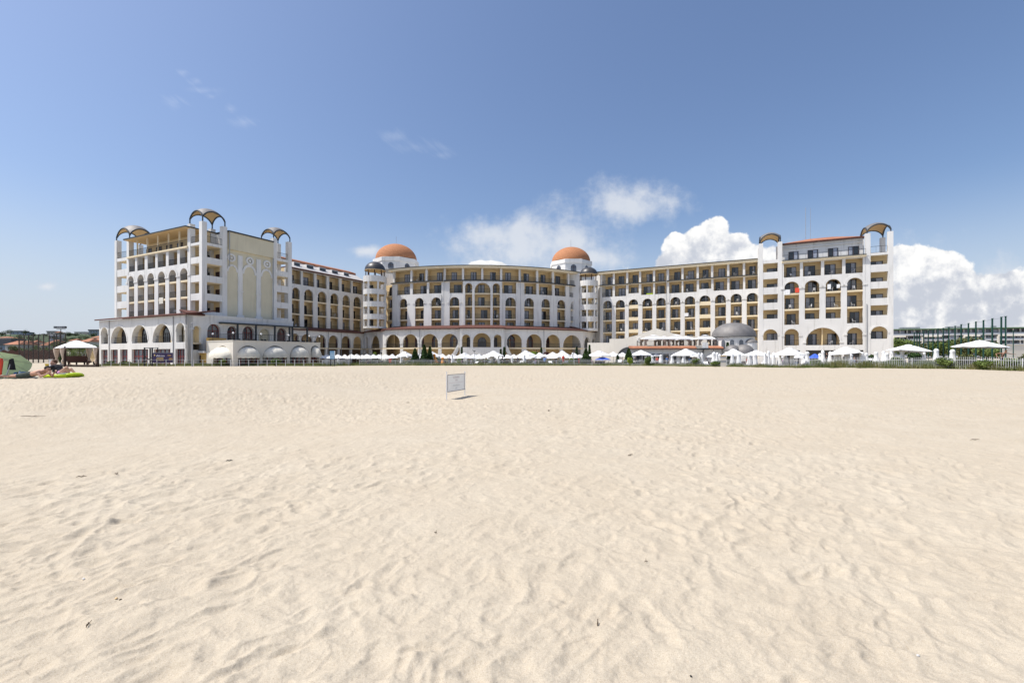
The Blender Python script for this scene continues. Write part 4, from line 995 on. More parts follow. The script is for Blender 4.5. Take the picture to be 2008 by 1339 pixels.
# link walls beside the stair towers
def link(pxa, ya, pxb, yb, z0, z1, m='yellow_plaster', o=0, wins=(), name='link_wall', piers=()):
    F = Fac(X(pxa, ya), ya, math.atan2(yb - ya, X(pxb, yb) - X(pxa, ya))); Lk = F.uP(pxb); w = MB(); F.box(w, 0, Lk, z0, z1, -6, -.2, m)
    for a, b in piers: F.box(w, F.uP(a), F.uP(b), z0, z1, -.2, 0, 'white_plaster')
    w.build(name, hotel)
    for a, b, z in wins: window(F, F.uP(a), F.uP(b), z, z + 2.1, -.19)
    return F
F1 = link(754, 114.5, 779, 112.2, -.6, LV[4] - .3, wins=[(763.5, 769, z + .05) for z in LV[:4]], piers=[(768.8, 779.5)])
for z in LV[:4]: railing(F1, F1.uP(757.5), F1.uP(768.6), z, .3)
w = MB()
for z in LV[:4]: F1.box(w, F1.uP(757), F1.uP(768.8), z - .3, z, -.2, .35, 'slab_cream')
w.build('floor_slab', hotel)
F2 = link(1138, 115.2, 1141, 117, -.6, LV[5], m='white_plaster')
F3 = link(1165, 119, 1181, 116.5, -.6, LV[5] + .1, m='white_plaster')
F4 = link(705, 121, 760, 121, -.6, LV[4] + 1.5, m='white_plaster')
F4b = link(1120, 121, 1180, 121, -.6, LV[4] + 2.0, m='white_plaster')
w = MB(); w.box(X(757, 118), X(775, 118), 117.5, 121, LV[4], LV[5] + .3, 'white_plaster'); w.build('penthouse', hotel)
# ---------------- the two great domes
def big_dome(px, y, r, zb, zt, zdrum0, label=None):
    cx = X(px, y); c = (cx, y, 0); w = MB(); n = 14
    w.lathe([(r * math.cos(t), zb + (zt - zb) * math.sin(t)) for t in [math.pi / 2 * i / n for i in range(n)]] + [(.01, zt)], c, 'dome_tile', 48); o = w.build('dome', hotel, smooth=True)
    w = MB(); R8 = r * 1.085; off = math.pi / 8
    w.lathe([(R8, zdrum0), (R8, zb - 1.2), (R8 + .2, zb - 1.2), (R8 + .2, zb - .15), (r * .98, zb + .05)], c, 'white_plaster', 8, off, off + 2 * math.pi); w.build('drum', hotel)
    w = MB()
    for k in range(8):
        a = off + math.pi / 8 + k * math.pi / 4
        ap = R8 * math.cos(math.pi / 8); px_, py_ = cx + ap * math.cos(a), y + ap * math.sin(a); F = Fac(px_, py_, a + math.pi / 2)
        sgn = 1 if (F.n[0] * math.cos(a) + F.n[1] * math.sin(a)) > 0 else -1
        for du in (0,):
            pts = arch_pts(-.75, .75, zb - 2.35, .75, 8); ov = [F.P(-.75, zdrum0 + .2, .03 * sgn)] + [F.P(a_, b_, .03 * sgn) for a_, b_ in pts] + [F.P(.75, zdrum0 + .2, .03 * sgn)]
            w = MB(); w.add(ov, [tuple(range(len(ov)))], 'glass_mid')
            for uu in (-.04,): F.box(w, uu, uu + .08, zdrum0 + .2, zb - 1.65, min(.03, .08) * sgn, .08 * sgn, 'frame_brown')
            F.box(w, -.75, .75, zb - 2.4, zb - 2.3, .03 * sgn, .09 * sgn, 'frame_brown'); w.build('drum_window', hotel)
    w = MB(); w.tube([(cx, y, zt - .1), (cx, y, zt + 2.2)], .035, 'pole_grey', 5); w.build('lightning_rod', hotel)
Yl = 126; big_dome(777, Yl, 39.5 / FPX * Yl, Z(511, Yl), Z(479.5, Yl), Z(535, Yl))
Yr = 130; big_dome(1119.5, Yr, 37.5 / FPX * Yr, Z(515, Yr), Z(485.5, Yr), Z(540, Yr))
w = MB(); w.box(X(748, 124), X(812, 124), 124, 136, 10, Z(530, 126), 'white_plaster'); w.build('block', hotel); w = MB(); w.box(X(1080, 128), X(1168, 128), 128, 140, 10, Z(533, 130), 'white_plaster'); w.build('block', hotel)
# towels and cloths hung over balcony rails
for F, px, py, wd, hh, m, lb in ((RB, 1543.5, 573, 1.0, 1.0, 'canvas_white', 'white towel over the rail of the right end block, leftmost arch'), (RB, 1563.5, 569, .7, .9, 'red_cloth', 'red towel over the rail of the right end block, leftmost arch'), (RB, 1626, 562, .55, .9, 'canvas_white', 'left white towel in the third arched balcony of the right end block'), (RB, 1644, 561, .5, .7, 'canvas_white', 'right white towel in the third arched balcony of the right end block'),
                                 (RW, 1246, 619.5, .8, .5, 'cloth_black0', 'black and white cloth on a right wing balcony rail'), (RW, 1346, 617, .9, .8, 'canvas_white', 'white towel on a right wing balcony rail'), (RW, 1274, 576, 1.5, .22, 'lime', 'lime green towel on an upper right wing balcony'), (LL, 315.5, 589.5, 1.3, 1.1, 'canvas_cream', 'pale towel pair over a rail of the left block')):
    u = F.uP(px, .02); z = F.zP(px, py, .02); tw = MB(); n = 6
    for i in range(n): a0, a1 = u - wd / 2 + wd * i / n, u - wd / 2 + wd * (i + 1) / n; P = F.P; o0, o1 = .0 + .03 * (i % 2), .0 + .03 * ((i + 1) % 2); tw.add([P(a0, z - hh / 2, o0), P(a1, z - hh / 2, o1), P(a1, z + hh / 2, o1 * .3), P(a0, z + hh / 2, o0 * .3)], [(0, 1, 2, 3)], 'black' if m == 'cloth_black0' else m)
    o = tw.build('towel', weld=True, origin=P(u, z, 0)); tag(o, lb, 'towel')
# downpipes
w = MB()
for F, px, z0_, z1_, o_ in ((BL, 214.8, 0, 7.8, .08), (BL, 340.5, 0, 7.8, .08), (RW, 1308, 0, 22.3, .5), (CB, 823, 0, 7.6, .08), (CA, 1019.7, 8.5, 22.4, .5), (CA, 871.5, 8.5, 22.4, .5), (CB, 1066.5, 0, 7.6, .08), (LB, wx(965), 0, 7.2, .08), (LB, wx(1075), 0, 7.2, .08), (RB, 1699.5, 0, 11, .08), (LR, 534.8, 5, 20, .25), (CA, 865.5, 8, 16, .1), (LR, 448.5, 17, zr, .25)):
    u = F.uP(px); w = MB(); w.tube([F.P(u, z0_, o_), F.P(u, z1_, o_)], .06, 'pole_grey', 6); w.build('downpipe', hotel)
# hand over windows and railings: the hundred largest each as parts, the rest as one
for k, lim in (('window', 100), ('balcony_railing', 100), ('arcade_window', 100), ('partition_wall', 100)):
    it = sorted(REG[k], key=lambda t: -t[0])
    for s_, mb in it[:lim]: mb.build(k, hotel)
    if it[lim:]:
        all_ = MB(); [all_.merge(mb) for s_, mb in it[lim:]]; tag(all_.build(k, hotel), kind='stuff')
# ------------------------------------------------------------------ cafe terrace in front of the left block
def fac_px(pxa, ya, pxb, yb):
    F = Fac(X(pxa, ya), ya, math.atan2(yb - ya, X(pxb, yb) - X(pxa, ya))); F.L = F.uP(pxb); return F
cafe = thing('cafe_terrace', (X(457, 67), 67, 0), 'low cream cafe building with a roof terrace over five awning filled arches', 'cafe building')
def part(mb, name, root, **k): return mb.build(name, root, **k)
def awning(F, u0, u1, z0, z1, out, root):
    w = MB(); c = (u0 + u1) / 2; r = (u1 - u0) / 2; n, k = 14, 8; vs = []
    for i in range(k + 1):
        t = math.pi / 2 * i / k
        for j in range(n + 1):
            a = math.pi * j / n; sag = 1 - .03 * (j % 2)
            vs.append(F.P(c - r * math.cos(a) * math.cos(t * .0) * 1.0 if i == 0 else c - r * math.cos(a) * math.cos(t) ** .35 if False else c - r * math.cos(a), 0, 0))
    vs = []
    for j in range(n + 1):       # ribs fan from the arch crown down to the front hoop
        a = math.pi * j / n
        for i in range(k + 1):
            s = i / k
            uu = c - r * math.cos(a) * (1 - .0 * s); zz_ = z0 + (z1 - z0) * math.sin(a) * math.cos(s * math.pi / 2); oo = -.25 + out * math.sin(a) ** .8 * math.sin(s * math.pi / 2) * (1 - .10 * (j % 2))
            vs.append(F.P(uu, zz_, oo))
    fs = [(j * (k + 1) + i, (j + 1) * (k + 1) + i, (j + 1) * (k + 1) + i + 1, j * (k + 1) + i + 1) for j in range(n) for i in range(k)]
    w.add(vs, fs, 'canvas_cream')
    # valance
    vs = []
    for j in range(n + 1):
        a = math.pi * j / n; oo = -.25 + out * math.sin(a) ** .8
        for zz_ in (z0, z0 - .22 - .05 * (j % 2)): vs.append(F.P(c - r * math.cos(a), zz_, oo))
    w.add(vs, [(j * 2, j * 2 + 2, j * 2 + 3, j * 2 + 1) for j in range(n)], 'canvas_cream')
    w.build('awning', root, smooth=True)
C1 = fac_px(405, 71, 457, 67); C2 = fac_px(457, 67, 628, 80); C3 = fac_px(628, 80, 648, 79)
cz = lambda F, px, y: F.zP(px, 600 + y / 7.72)
ztop = cz(C2, 457, 528)
for F, arcs in ((C1, [(417.6, 455)]), (C2, [(463.2, 509.5), (514.8, 563), (568.5, 604.5), (609.5, 626)])):
    w = MB(); cols_ = [(F.uP(a), F.uP(b), -.6, cz(F, (a + b) / 2, 600), 'a') for a, b in arcs]
    band(F, w, 0, F.L, -.6, ztop, cols_, m='cream_plaster', t=.7, ring=.0); part(w, 'wall', cafe, weld=True)
    w = MB(); F.box(w, -.05, F.L + .05, ztop + .002, ztop + .12, -.75, .06, 'cream_plaster'); part(w, 'coping', cafe)
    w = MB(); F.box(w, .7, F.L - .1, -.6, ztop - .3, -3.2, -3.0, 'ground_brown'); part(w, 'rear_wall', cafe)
    for (a, b, z0_, z1_, k) in cols_:
        awning(F, a + .12, b - .12, z0_ + .6 + (z1_ - z0_) * .40, z1_ - .15, 1.7, cafe)
        g = MB(); F.box(g, a + .05, b - .05, -.3, 2.4, -.66, -.62, 'glass_mid')
        for i in range(5): u = a + .1 + (b - a - .35) * i / 4; F.box(g, u, u + .13, -.3, 2.4, -.615, -.52, 'frame_red')
        part(g, 'glazing', cafe)
w = MB(); pts = [C1.P(.1, 0, -.1), C2.P(0.1, 0, -.1), C2.P(C2.L - .1, 0, -.1), C2.P(C2.L - .1, 0, -5.2), C2.P(1, 0, -6.2)]
w.add([(p[0], p[1], 3.3) for p in pts] + [(p[0], p[1], 3.1) for p in pts], [tuple(range(5)), tuple(range(9, 4, -1))], 'paving'); part(w, 'terrace_floor', cafe)
w = MB(); w.hexa([C2.P(C2.L, -.6, -5), C2.P(C2.L, -.6, -.7), C2.P(C2.L - .3, -.6, -.7), C2.P(C2.L - .3, -.6, -5), C2.P(C2.L, ztop, -5), C2.P(C2.L, ztop, -.7), C2.P(C2.L - .3, ztop, -.7), C2.P(C2.L - .3, ztop, -5)], 'cream_plaster'); part(w, 'wall', cafe)
for F in (C1, C2):
    r = railing(F, .1, F.L - .1, ztop + .12, -.3, h=1.0, step=.3, kind=None); part(r, 'railing', cafe)
# side annex, ochre
w = MB(); A1 = fac_px(388, 72.5, 405, 71.2); A1.box(w, 0, A1.L, -.6, 2.0, -3, 0, 'ochre'); A1.box(w, -1.8, A1.L, 2.0, 2.3, -3, .35, 'white_plaster'); part(w, 'annex', cafe)
w = MB(); A1.box(w, .35, .9, -.2, 1.6, .001, .06, 'frame_brown'); part(w, 'door', cafe)
w = MB(); A1.box(w, A1.L - .7, A1.L, 2.3, 4.4, -3, -.3, 'ochre'); part(w, 'annex_wall', cafe)
r = railing(A1, -1.7, A1.L - .8, 2.3, .2, h=1.1, step=.15, kind=None); part(r, 'railing', cafe)
# globe lamps on the parapet, stones, canopy
def globe_lamp(p, h, label, group):
    t = thing('terrace_lamp', p, label, 'lamp', group)
    w = MB(); w.tube([p, (p[0], p[1], p[2] + h)], .04, 'dark_metal', 6); w.lathe([(.12, 0), (.06, .1), (.04, .12)], p, 'dark_metal', 8); w.build('post', t)
    w = MB(); w.ball((p[0], p[1], p[2] + h + .12), .15, 'white_plastic', 10, 7); w.build('globe', t, smooth=True); return t
for px, F in ((417.5, C1), (457.3, C2), (512, C2), (566, C2), (606.7, C2), (626.5, C2)):
    u = F.uP(px, -.35); globe_lamp(F.P(u, ztop + .12, -.35), .95, 'black lamp post with a white globe along the cafe terrace parapet', 'globe lamps on the cafe terrace')
can = thing('terrace_canopy', C2.P(3, 3.3, -3), 'long dark steel canopy with slim posts over the cafe terrace', 'canopy')
cn = fac_px(433, 74.5, 604, 88)
zc0, zc1 = cn.zP(433, 631), cn.zP(604, 643.5); zc = (zc0 + zc1) / 2
w = MB(); cn.box(w, 0, cn.L, zc - .15, zc + .1, -2.2, 0, 'eave_dark'); cn.box(w, .3, cn.L - .3, zc - .22, zc - .16, -2.1, -.2, 'canvas_cream'); w.build('roof', can)
for px in (467, 503, 540, 569, 574.5, 603.5):
    w = MB(); u = cn.uP(px); cn.box(w, u - .12, u + .12, 3.3, zc - .15, -.3, -.06, 'eave_dark'); w.build('post', can)
# dark chairs and tables on the terrace
def table_set(p, rz):
    t = thing('table', p, 'dark bistro table on the cafe roof terrace behind the railing', 'table', 'bistro tables on the cafe terrace')
    w = MB(); w.lathe([(.01, .72), (.4, .72), (.4, .75), (.01, .75)], p, 'black', 12); w.build('tabletop', t); w = MB(); w.tube([p, (p[0], p[1], p[2] + .72)], .035, 'dark_metal', 6); w.build('leg', t)
    return t
def make_chair(name, p, m, label, cat, group, arms=True):
    t = thing(name, p, label, cat, group); x, y, z = p
    w = MB(); w.box(x - .22, x + .22, y - .22, y + .22, z + .42, z + .46, m); w.build('seat', t)
    w = MB(); w.hexa([(x - .22, y + .19, z + .46), (x + .22, y + .19, z + .46), (x + .22, y + .22, z + .46), (x - .22, y + .22, z + .46), (x - .2, y + .27, z + .88), (x + .2, y + .27, z + .88), (x + .2, y + .30, z + .88), (x - .2, y + .30, z + .88)], m); w.build('backrest', t)
    for sx in (-1, 1):
        for sy in (-1, 1): w = MB(); w.tube([(x + sx * .24, y + sy * .23, z), (x + sx * .19, y + sy * .19, z + .42)], .024, m, 4); w.build('leg', t)
    return t
tb = table_set((0, 0, 0), 0); dc = make_chair('cafe_chair', (0, 0, 0), 'black', 'dark chair at the bistro tables on the cafe roof terrace', 'chair', 'chairs on the cafe terrace')
wc = make_chair('balcony_chair', (0, 0, 0), 'white_plastic', 'white plastic chair on a hotel balcony behind the railing', 'chair', 'white chairs on the hotel balconies')
first = [True, True, True]
def put(o, k, loc, rz=0):
    if first[k]: first[k] = False; o.location = loc; o.rotation_euler = (0, 0, rz); return o
    return dup(o, loc, rz)
for i in range(13):
    u = 1.0 + i * 1.12; p = C2.P(u, 3.302, -1.6 - (i % 2) * .8); put(tb, 0, p)
    for s in (-.55, .55): put(dc, 1, C2.P(u + s, 3.302, p[2] * 0 - 1.6 - (i % 2) * .8 + .1), random.uniform(0, 6))
for (F, u, z, o) in CHAIRS:
    y = F.xy(u, o)[1]
    if y < 118: put(wc, 2, F.P(u, z + .002, o), random.uniform(0, 6.28))

# ------------------------------------------------------------------ beige pavilion with a gable, right
pav = thing('spa_pavilion', (X(1286, 90), 90, -.5), 'beige gabled pool pavilion with a round-arched porch, in front of the right wing', 'pavilion')
PV = fac_px(1152, 96, 1386, 86); up = lambda px: PV.uP(px); pz = lambda px, py: PV.zP(px, py)
outl = [(1152, 672), (1195, 672), (1195, 664.5), (1222, 664), (1250, 657), (1286, 643.5), (1318, 653), (1345, 658.5), (1386, 661)]
w = MB(); Q = PV.P
for (a, ya), (b, yb) in zip(outl[:-1], outl[1:]):
    if b > a: PV.hexa(w, up(a), up(b), -.6, pz(a, ya), -.6, pz(b, yb), -4.5, 0, 'cream_plaster')
w.build('wall', pav, weld=True)
w = MB(); pts = arch_pts(up(1212), up(1262), pz(1230, 699), pz(1230, 681) - pz(1230, 699), 14)
w.add([Q(a, b, .02) for a, b in pts], [tuple(range(len(pts)))[::-1]], 'glass_mid'); w.build('arched_window', pav)
w = MB()
for (p, zp), (q_, zq) in zip(pts[:-1], pts[1:]): w.hexa([Q(p, zp - .1, .4), Q(q_, zq - .1, .4), Q(q_, zq - .1, 0), Q(p, zp - .1, 0), Q(p, zp + .1, .4), Q(q_, zq + .1, .4), Q(q_, zq + .1, 0), Q(p, zp + .1, 0)], 'eave_dark')
w.build('porch_hood', pav, weld=True)
w = MB(); n = 20; u_, z_ = up(1254.5), pz(1254, 665.5)
for i in range(n):
    t0, t1 = 2 * math.pi * i / n, 2 * math.pi * (i + 1) / n; pp = [(u_ + r * math.cos(t), z_ + r * math.sin(t)) for r, t in ((.28, t0), (.28, t1), (.5, t1), (.5, t0))]
    w.hexa([Q(*p_, .0) for p_ in pp] + [Q(*p_, .12) for p_ in pp], 'white_plaster')
w.build('medallion', pav)
bar = thing('pool_bar', (X(1325, 78), 78, -.5), 'low white pool bar with a red tile edge and a railed roof deck', 'bar building')
PB = fac_px(1237, 79, 1415, 77); zt_ = PB.zP(1320, 684); zd = PB.zP(1320, 679)
w = MB(); PB.box(w, 0, PB.L, -.6, zt_, -5, 0, 'white_plaster'); w.build('wall', bar)
w = MB(); slope_roof(PB, w, -.3, PB.uP(1365), .5, zt_, -.9, zd - .05, 'tile_red', .16); PB.box(w, -.3, PB.L + .2, zt_ - .12, zt_ - .002, .3, .56, 'eave_dark'); w.build('tile_edge', bar)
w = MB(); slope_roof(PB, w, PB.uP(1390), PB.L + .2, .5, zt_, -.9, zd - .05, 'tile_red', .16); w.build('tile_edge', bar)
w = MB(); PB.box(w, .2, PB.L, zt_ + .3, zd + .1, -4.8, -.8, 'cream_plaster'); w.build('roof_deck', bar)
w = MB(); PB.box(w, PB.uP(1367), PB.uP(1389), zt_ - .15, zt_ + .12, -.5, 1.1, 'eave_dark'); w.tube([PB.P(PB.uP(1377), zt_ - .1, .9), PB.P(PB.uP(1377), zt_ - 1.0, 0)], .1, 'eave_dark', 6); w.build('balcony', bar)
w = MB(); PB.box(w, PB.uP(1374), PB.uP(1385.5), zt_ + .12, zt_ + 1.05, .95, 1.0, 'white_plaster'); w.build('balcony_screen', bar)
r = railing(PB, PB.uP(1251), PB.uP(1366), zd + .1, -.9, h=.85, step=.2, kind=None); r.build('railing', bar); r = railing(PB, PB.uP(1390), PB.L, zd + .1, -.9, h=.85, step=.2, kind=None); r.build('railing', bar)
for px in (1251, 1260, 1288, 1312, 1335, 1365, 1391, 1414): w = MB(); u = PB.uP(px); PB.box(w, u - .06, u + .06, zd + .1, zd + 1.05, -.96, -.84, 'dark_metal'); w.build('railing_post', bar)
for k, px in enumerate((1250, 1262, 1276, 1290, 1303, 1318, 1332, 1348)):
    w = MB(); u = PB.uP(px + 3); PB.box(w, u - .45, u + .45, .2, 1.9, .002, .03, 'glass_dark'); w.build('opening', bar)
# draped gazebos on the roof deck
def gazebo_tent(px, y, hw, zf, ztop_, zedge, label):
    x = X(px, y); t = thing('draped_gazebo', (x, y, zf), label, 'gazebo')
    w = MB(); b = hw * 1.06; d = hw * .75
    rings = [(b, zedge), (b * .55, zedge + (ztop_ - zedge) * .45), (b * .33, zedge + (ztop_ - zedge) * .62)]
    vs = []
    for s, z in rings: vs += [(x - s, y - s * d / hw, z), (x + s, y - s * d / hw, z), (x + s, y + s * d / hw, z), (x - s, y + s * d / hw, z)]
    fs = [(4 * i + j, 4 * i + (j + 1) % 4, 4 * i + 4 + (j + 1) % 4, 4 * i + 4 + j) for i in range(2) for j in range(4)] + [(8, 9, 10, 11)]
    w.add(vs, fs, 'canvas_white')
    s = b * .42; z = zedge + (ztop_ - zedge) * .78
    w.add([(x - s, y - s * .7, z), (x + s, y - s * .7, z), (x + s, y + s * .7, z), (x - s, y + s * .7, z), (x, y, ztop_)], [(0, 1, 4), (1, 2, 4), (2, 3, 4), (3, 0, 4), (3, 2, 1, 0)], 'canvas_white')
    w.box(x - b, x + b, y - d * 1.06 - .01, y - d * 1.06, zedge - .14, zedge, 'canvas_white'); w.build('canopy', t)
    for sx in (-1, 1):
        for sy in (-1, 1):
            px_, py_ = x + sx * (hw - .05), y + sy * (d - .05); w = MB(); w.box(px_ - .04, px_ + .04, py_ - .04, py_ + .04, zf, zedge, 'wood_dark'); w.build('post', t)
            w = MB(); n = 9; vs = []
            for i in range(n + 1):
                a = i / n
                for (zq, sp, pin) in ((zedge - .05, .75, 0), (zf + (zedge - zf) * .45, .22, .0), (zf + .1, .42, 0)):
                    vs.append((px_ - sx * (.03 + a * sp), py_ - .06 + .06 * math.sin(a * 25), zq))
            w.add(vs, [(i * 3 + j, i * 3 + 3 + j, i * 3 + 4 + j, i * 3 + 1 + j) for i in range(n) for j in range(2)], 'beige_drape'); w.build('drape', t, smooth=True)
    return t
zfd = zd + .1
for px, y, hw, lb in ((1280.5, 80.5, 1.9, 'white draped gazebo at the left end of the bar roof deck'), (1302, 82.2, 1.5, 'smaller draped gazebo set back behind the two larger ones'), (1326, 80.3, 1.9, 'white draped gazebo in the middle of the bar roof deck'),
                     (1345, 82.2, 1.5, 'draped gazebo half hidden behind the middle one on the roof deck'), (1382.5, 79.5, 1.55, 'pointed white gazebo above the small roof deck balcony')):
    gazebo_tent(px, y, hw, zfd, Z(656.5, y) if y < 81 else Z(659, y), Z(664.5, y) if y < 81 else Z(666, y), lb)
hall = thing('domed_hall', (X(1439, 79), 79, -.5), 'round white hall under a broad grey lead dome with small side domes', 'domed building')
cx, cy = X(1438.5, 79), 79; rr_ = 40 / FPX * 79; zb = Z(660.5, 79); zt2 = Z(633, 79)
w = MB(); w.lathe([(rr_ * math.cos(t) ** .9, zb + (zt2 - zb) * math.sin(t)) for t in [math.pi / 2 * i / 16 for i in range(16)]] + [(.01, zt2)], (cx, cy, 0), 'lead_grey', 48); w.lathe([(rr_, zb), (rr_ + .08, zb - .08), (rr_ - .3, zb - .1)], (cx, cy, 0), 'eave_dark', 48); w.build('dome', hall, smooth=True)
w = MB(); w.lathe([(rr_ * .93, -.6), (rr_ * .93, zb - .05)], (cx, cy, 0), 'white_plaster', 20); w.build('drum', hall)
for k in range(9):
    a = -math.pi / 2 + (k - 4.0) * .42 - .1; F = Fac(cx + rr_ * .925 * math.cos(a), cy + rr_ * .925 * math.sin(a), a + math.pi / 2)
    sg = 1 if (F.n[0] * math.cos(a) + F.n[1] * math.sin(a)) > 0 else -1
    for s_, m_, o_ in ((1.25, 'white_plaster', .04), (1, 'glass_mid', .06)):
        pts = arch_pts(-.34 * s_, .34 * s_, zb - .95, .36 * s_, 8); ov = [F.P(-.34 * s_, zb - 2.1, o_ * sg)] + [F.P(a_, b_, o_ * sg) for a_, b_ in pts] + [F.P(.34 * s_, zb - 2.1, o_ * sg)]
        w = MB(); w.add(ov, [tuple(range(len(ov)))], m_); w.build('arched_window' if s_ == 1 else 'window_surround', hall)
for px, yy, r_, z0_, z1_ in ((1459, 75.2, 1.55, Z(692, 75), Z(675, 75)), (1471, 76.2, 1.15, Z(672, 76), Z(664.5, 76)), (1436, 75.5, 1.2, Z(688, 75), Z(676, 75))):
    w = MB(); w.lathe([(r_ * math.cos(t), z0_ + (z1_ - z0_) * math.sin(t)) for t in [math.pi / 2 * i / 10 for i in range(10)]] + [(.01, z1_)], (X(px, yy), yy, 0), 'lead_grey', 28); w.build('side_dome', hall, smooth=True)
    w = MB(); w.lathe([(r_ * .95, -.6), (r_ * .95, z0_)], (X(px, yy), yy, 0), 'white_plaster', 14); w.build('side_apse', hall)

# ------------------------------------------------------------------ parasols
def make_parasol(n=8, open_=True, m='canvas_white'):
    """unit parasol: 1 m half-width, hub at z=1 above the canopy edge at z=0"""
    pass
def parasol(x, y, zb, zt, zedge, hw, label, group=None, sides=8, tilt=0, az=0, m='canvas_white', pole='pole_grey', vent=True):
    t = thing('parasol', (x, y, zb), label, 'parasol', group)
    w = MB(); vs = []; fs = []; N_ = sides * 4; h = zt - zedge
    prof = [(1.0, -.10), (1.0, 0.0), (.72, .30), (.45, .58), (.22, .80)]
    for (r, z) in prof:
        for j in range(N_):
            a = 2 * math.pi * (j + .5 * 0) / N_ + az; ph = (j % 4) / 4
            rad = math.cos(math.pi / sides) / math.cos((j % 4) / 4 * 2 * math.pi / sides - math.pi / sides) * (1 - .03 * math.sin(ph * math.pi) * (r > .3))
            vs.append((x + hw * r * rad * math.cos(a), y + hw * r * rad * math.sin(a), zedge + h * (z - .05 * math.sin(ph * math.pi) * (r > .3))))
    for i in range(len(prof) - 1):
        for j in range(N_): fs.append((i * N_ + j, i * N_ + (j + 1) % N_, (i + 1) * N_ + (j + 1) % N_, (i + 1) * N_ + j))
    w.add(vs, fs, m)
    k = len(prof) - 1; w.add([vs[k * N_ + j] for j in range(N_)] + [(x, y, zt - .1 * h)], [(j, (j + 1) % N_, N_) for j in range(N_)], m)
    if vent: w.lathe([(hw * .27, h * .80), (hw * .15, h * .93), (.01, h * 1.0)], (x, y, zedge), m, sides)
    c = w.build('canopy', t)
    if tilt:
        mt = Matrix.Translation((x, y, zt)) @ Matrix.Rotation(R(tilt), 4, 'Y') @ Matrix.Translation((-x, -y, -zt)); c.data.transform(mt)
    w = MB(); w.tube([(x, y, zb), (x, y, zt - .05)], .035, pole, 6); w.build('pole', t)
    return t
GP = 'open white parasols crowded round the pool'
LP_ = 'open white parasol in the crowded row by the pool'
def open_at(px, top, hwpx, Y, label=LP_, group=GP, drop=None, **k):
    x = X(px, Y); zt = Z(top, Y); hw = hwpx / FPX * Y * 1.05; z0 = zt - (drop / FPX * Y if drop else hw * .42)
    parasol(x, Y, G(x, Y), zt, z0, hw, label, group, **k)
rnd = random.Random(3)
# the dense far rows, seen edge-on
px = 604
while px < 1150:
    Y = rnd.uniform(84, 98); open_at(px, 694.6 + rnd.uniform(-1.0, 1.0), rnd.uniform(9.5, 12), Y, drop=rnd.uniform(5.2, 6.8), az=rnd.random(), sides=rnd.choice((4, 8)), tilt=rnd.uniform(-7, 7), m=rnd.choice(('canvas_white', 'canvas_white', 'canvas_offwhite')))
    px += rnd.uniform(9, 14)
px = 612
while px < 1130:
    Y = rnd.uniform(80, 84); open_at(px, 697.5 + rnd.uniform(-.8, .8), rnd.uniform(9, 11), Y, drop=4.8, az=rnd.random(), sides=8)
    px += rnd.uniform(14, 22)
bigs = [(793, 688.8, 18, 80), (846, 688.8, 18, 80), (911, 692, 20, 81), (968, 688, 22, 80), (1031, 687.3, 19, 80), (1058, 691.2, 13, 82), (1084, 690.3, 15, 83), (1103, 688, 19, 79.5), (1126, 692.4, 14, 84), (1175, 687.5, 23, 78.5), (1203, 690, 14, 82), (1221, 691, 13, 83)]
BL_ = ('large white parasol directly left of the dark conifers', 'large white parasol overlapping the orange folded ones', 'broad white parasol before the left stair of the porch', 'peaked white parasol in front of the entrance porch arches', 'peaked white parasol before the arch right of the porch', None, None, 'large white parasol above the person in orange red', None, 'large white parasol over the bright blue one', None, None)
for b, lb in zip(bigs, BL_): open_at(*b, label=lb or LP_, group=None if lb else GP, drop=9.5 if b[2] > 16 else 8, sides=4 if b[2] > 16 else 8, az=rnd.choice((0, .5, .25)), tilt=rnd.uniform(-4, 4))
named = [(1257, 686.5, 20, 75.5, 'slack white parasol with rumpled canopy near the pool bar wall', 8), (1285, 691.5, 13, 79, None, 8), (1303, 691.5, 14, 79.5, None, 8), (1345, 683.8, 27, 74, 'large white parasol in front of the pool bar, under its small balcony', 4), (1366, 693, 13, 77, None, 8), (1398, 694, 12, 75, None, 4),
         (1438, 684, 27, 70, 'large white parasol in front of the grey domed hall', 4), (1483, 686.5, 22, 71, 'white parasol between the domed hall and the right end block', 8), (1548, 681.3, 30, 64, 'wide flat cream parasol before the left arch of the right end block', 4)]
for px, top, hw, Y, lb, sd in named: open_at(px, top, hw, Y, lb or LP_, None if lb else GP, drop=hw * .45, sides=sd, az=rnd.choice((0, .4)), pole='wood_dark' if Y < 66 else 'pole_grey')
open_at(1570, 695, 18, 68, drop=6); open_at(1519, 694, 16, 70, drop=6)
open_at(1656, 680.3, 33, 61, 'wide white parasol tilted down to the left before the right end block', None, drop=11, sides=4, tilt=-7, az=.2)
open_at(1782, 675.3, 35, 57, 'white parasol with ragged edge beside the right end of the hotel', None, drop=12, sides=4, tilt=4, az=.5)
open_at(1922, 667.0, 40, 50, 'lone white parasol on a brown pole near the green court fence', None, drop=13, sides=8, tilt=2, az=.2, pole='wood_dark')
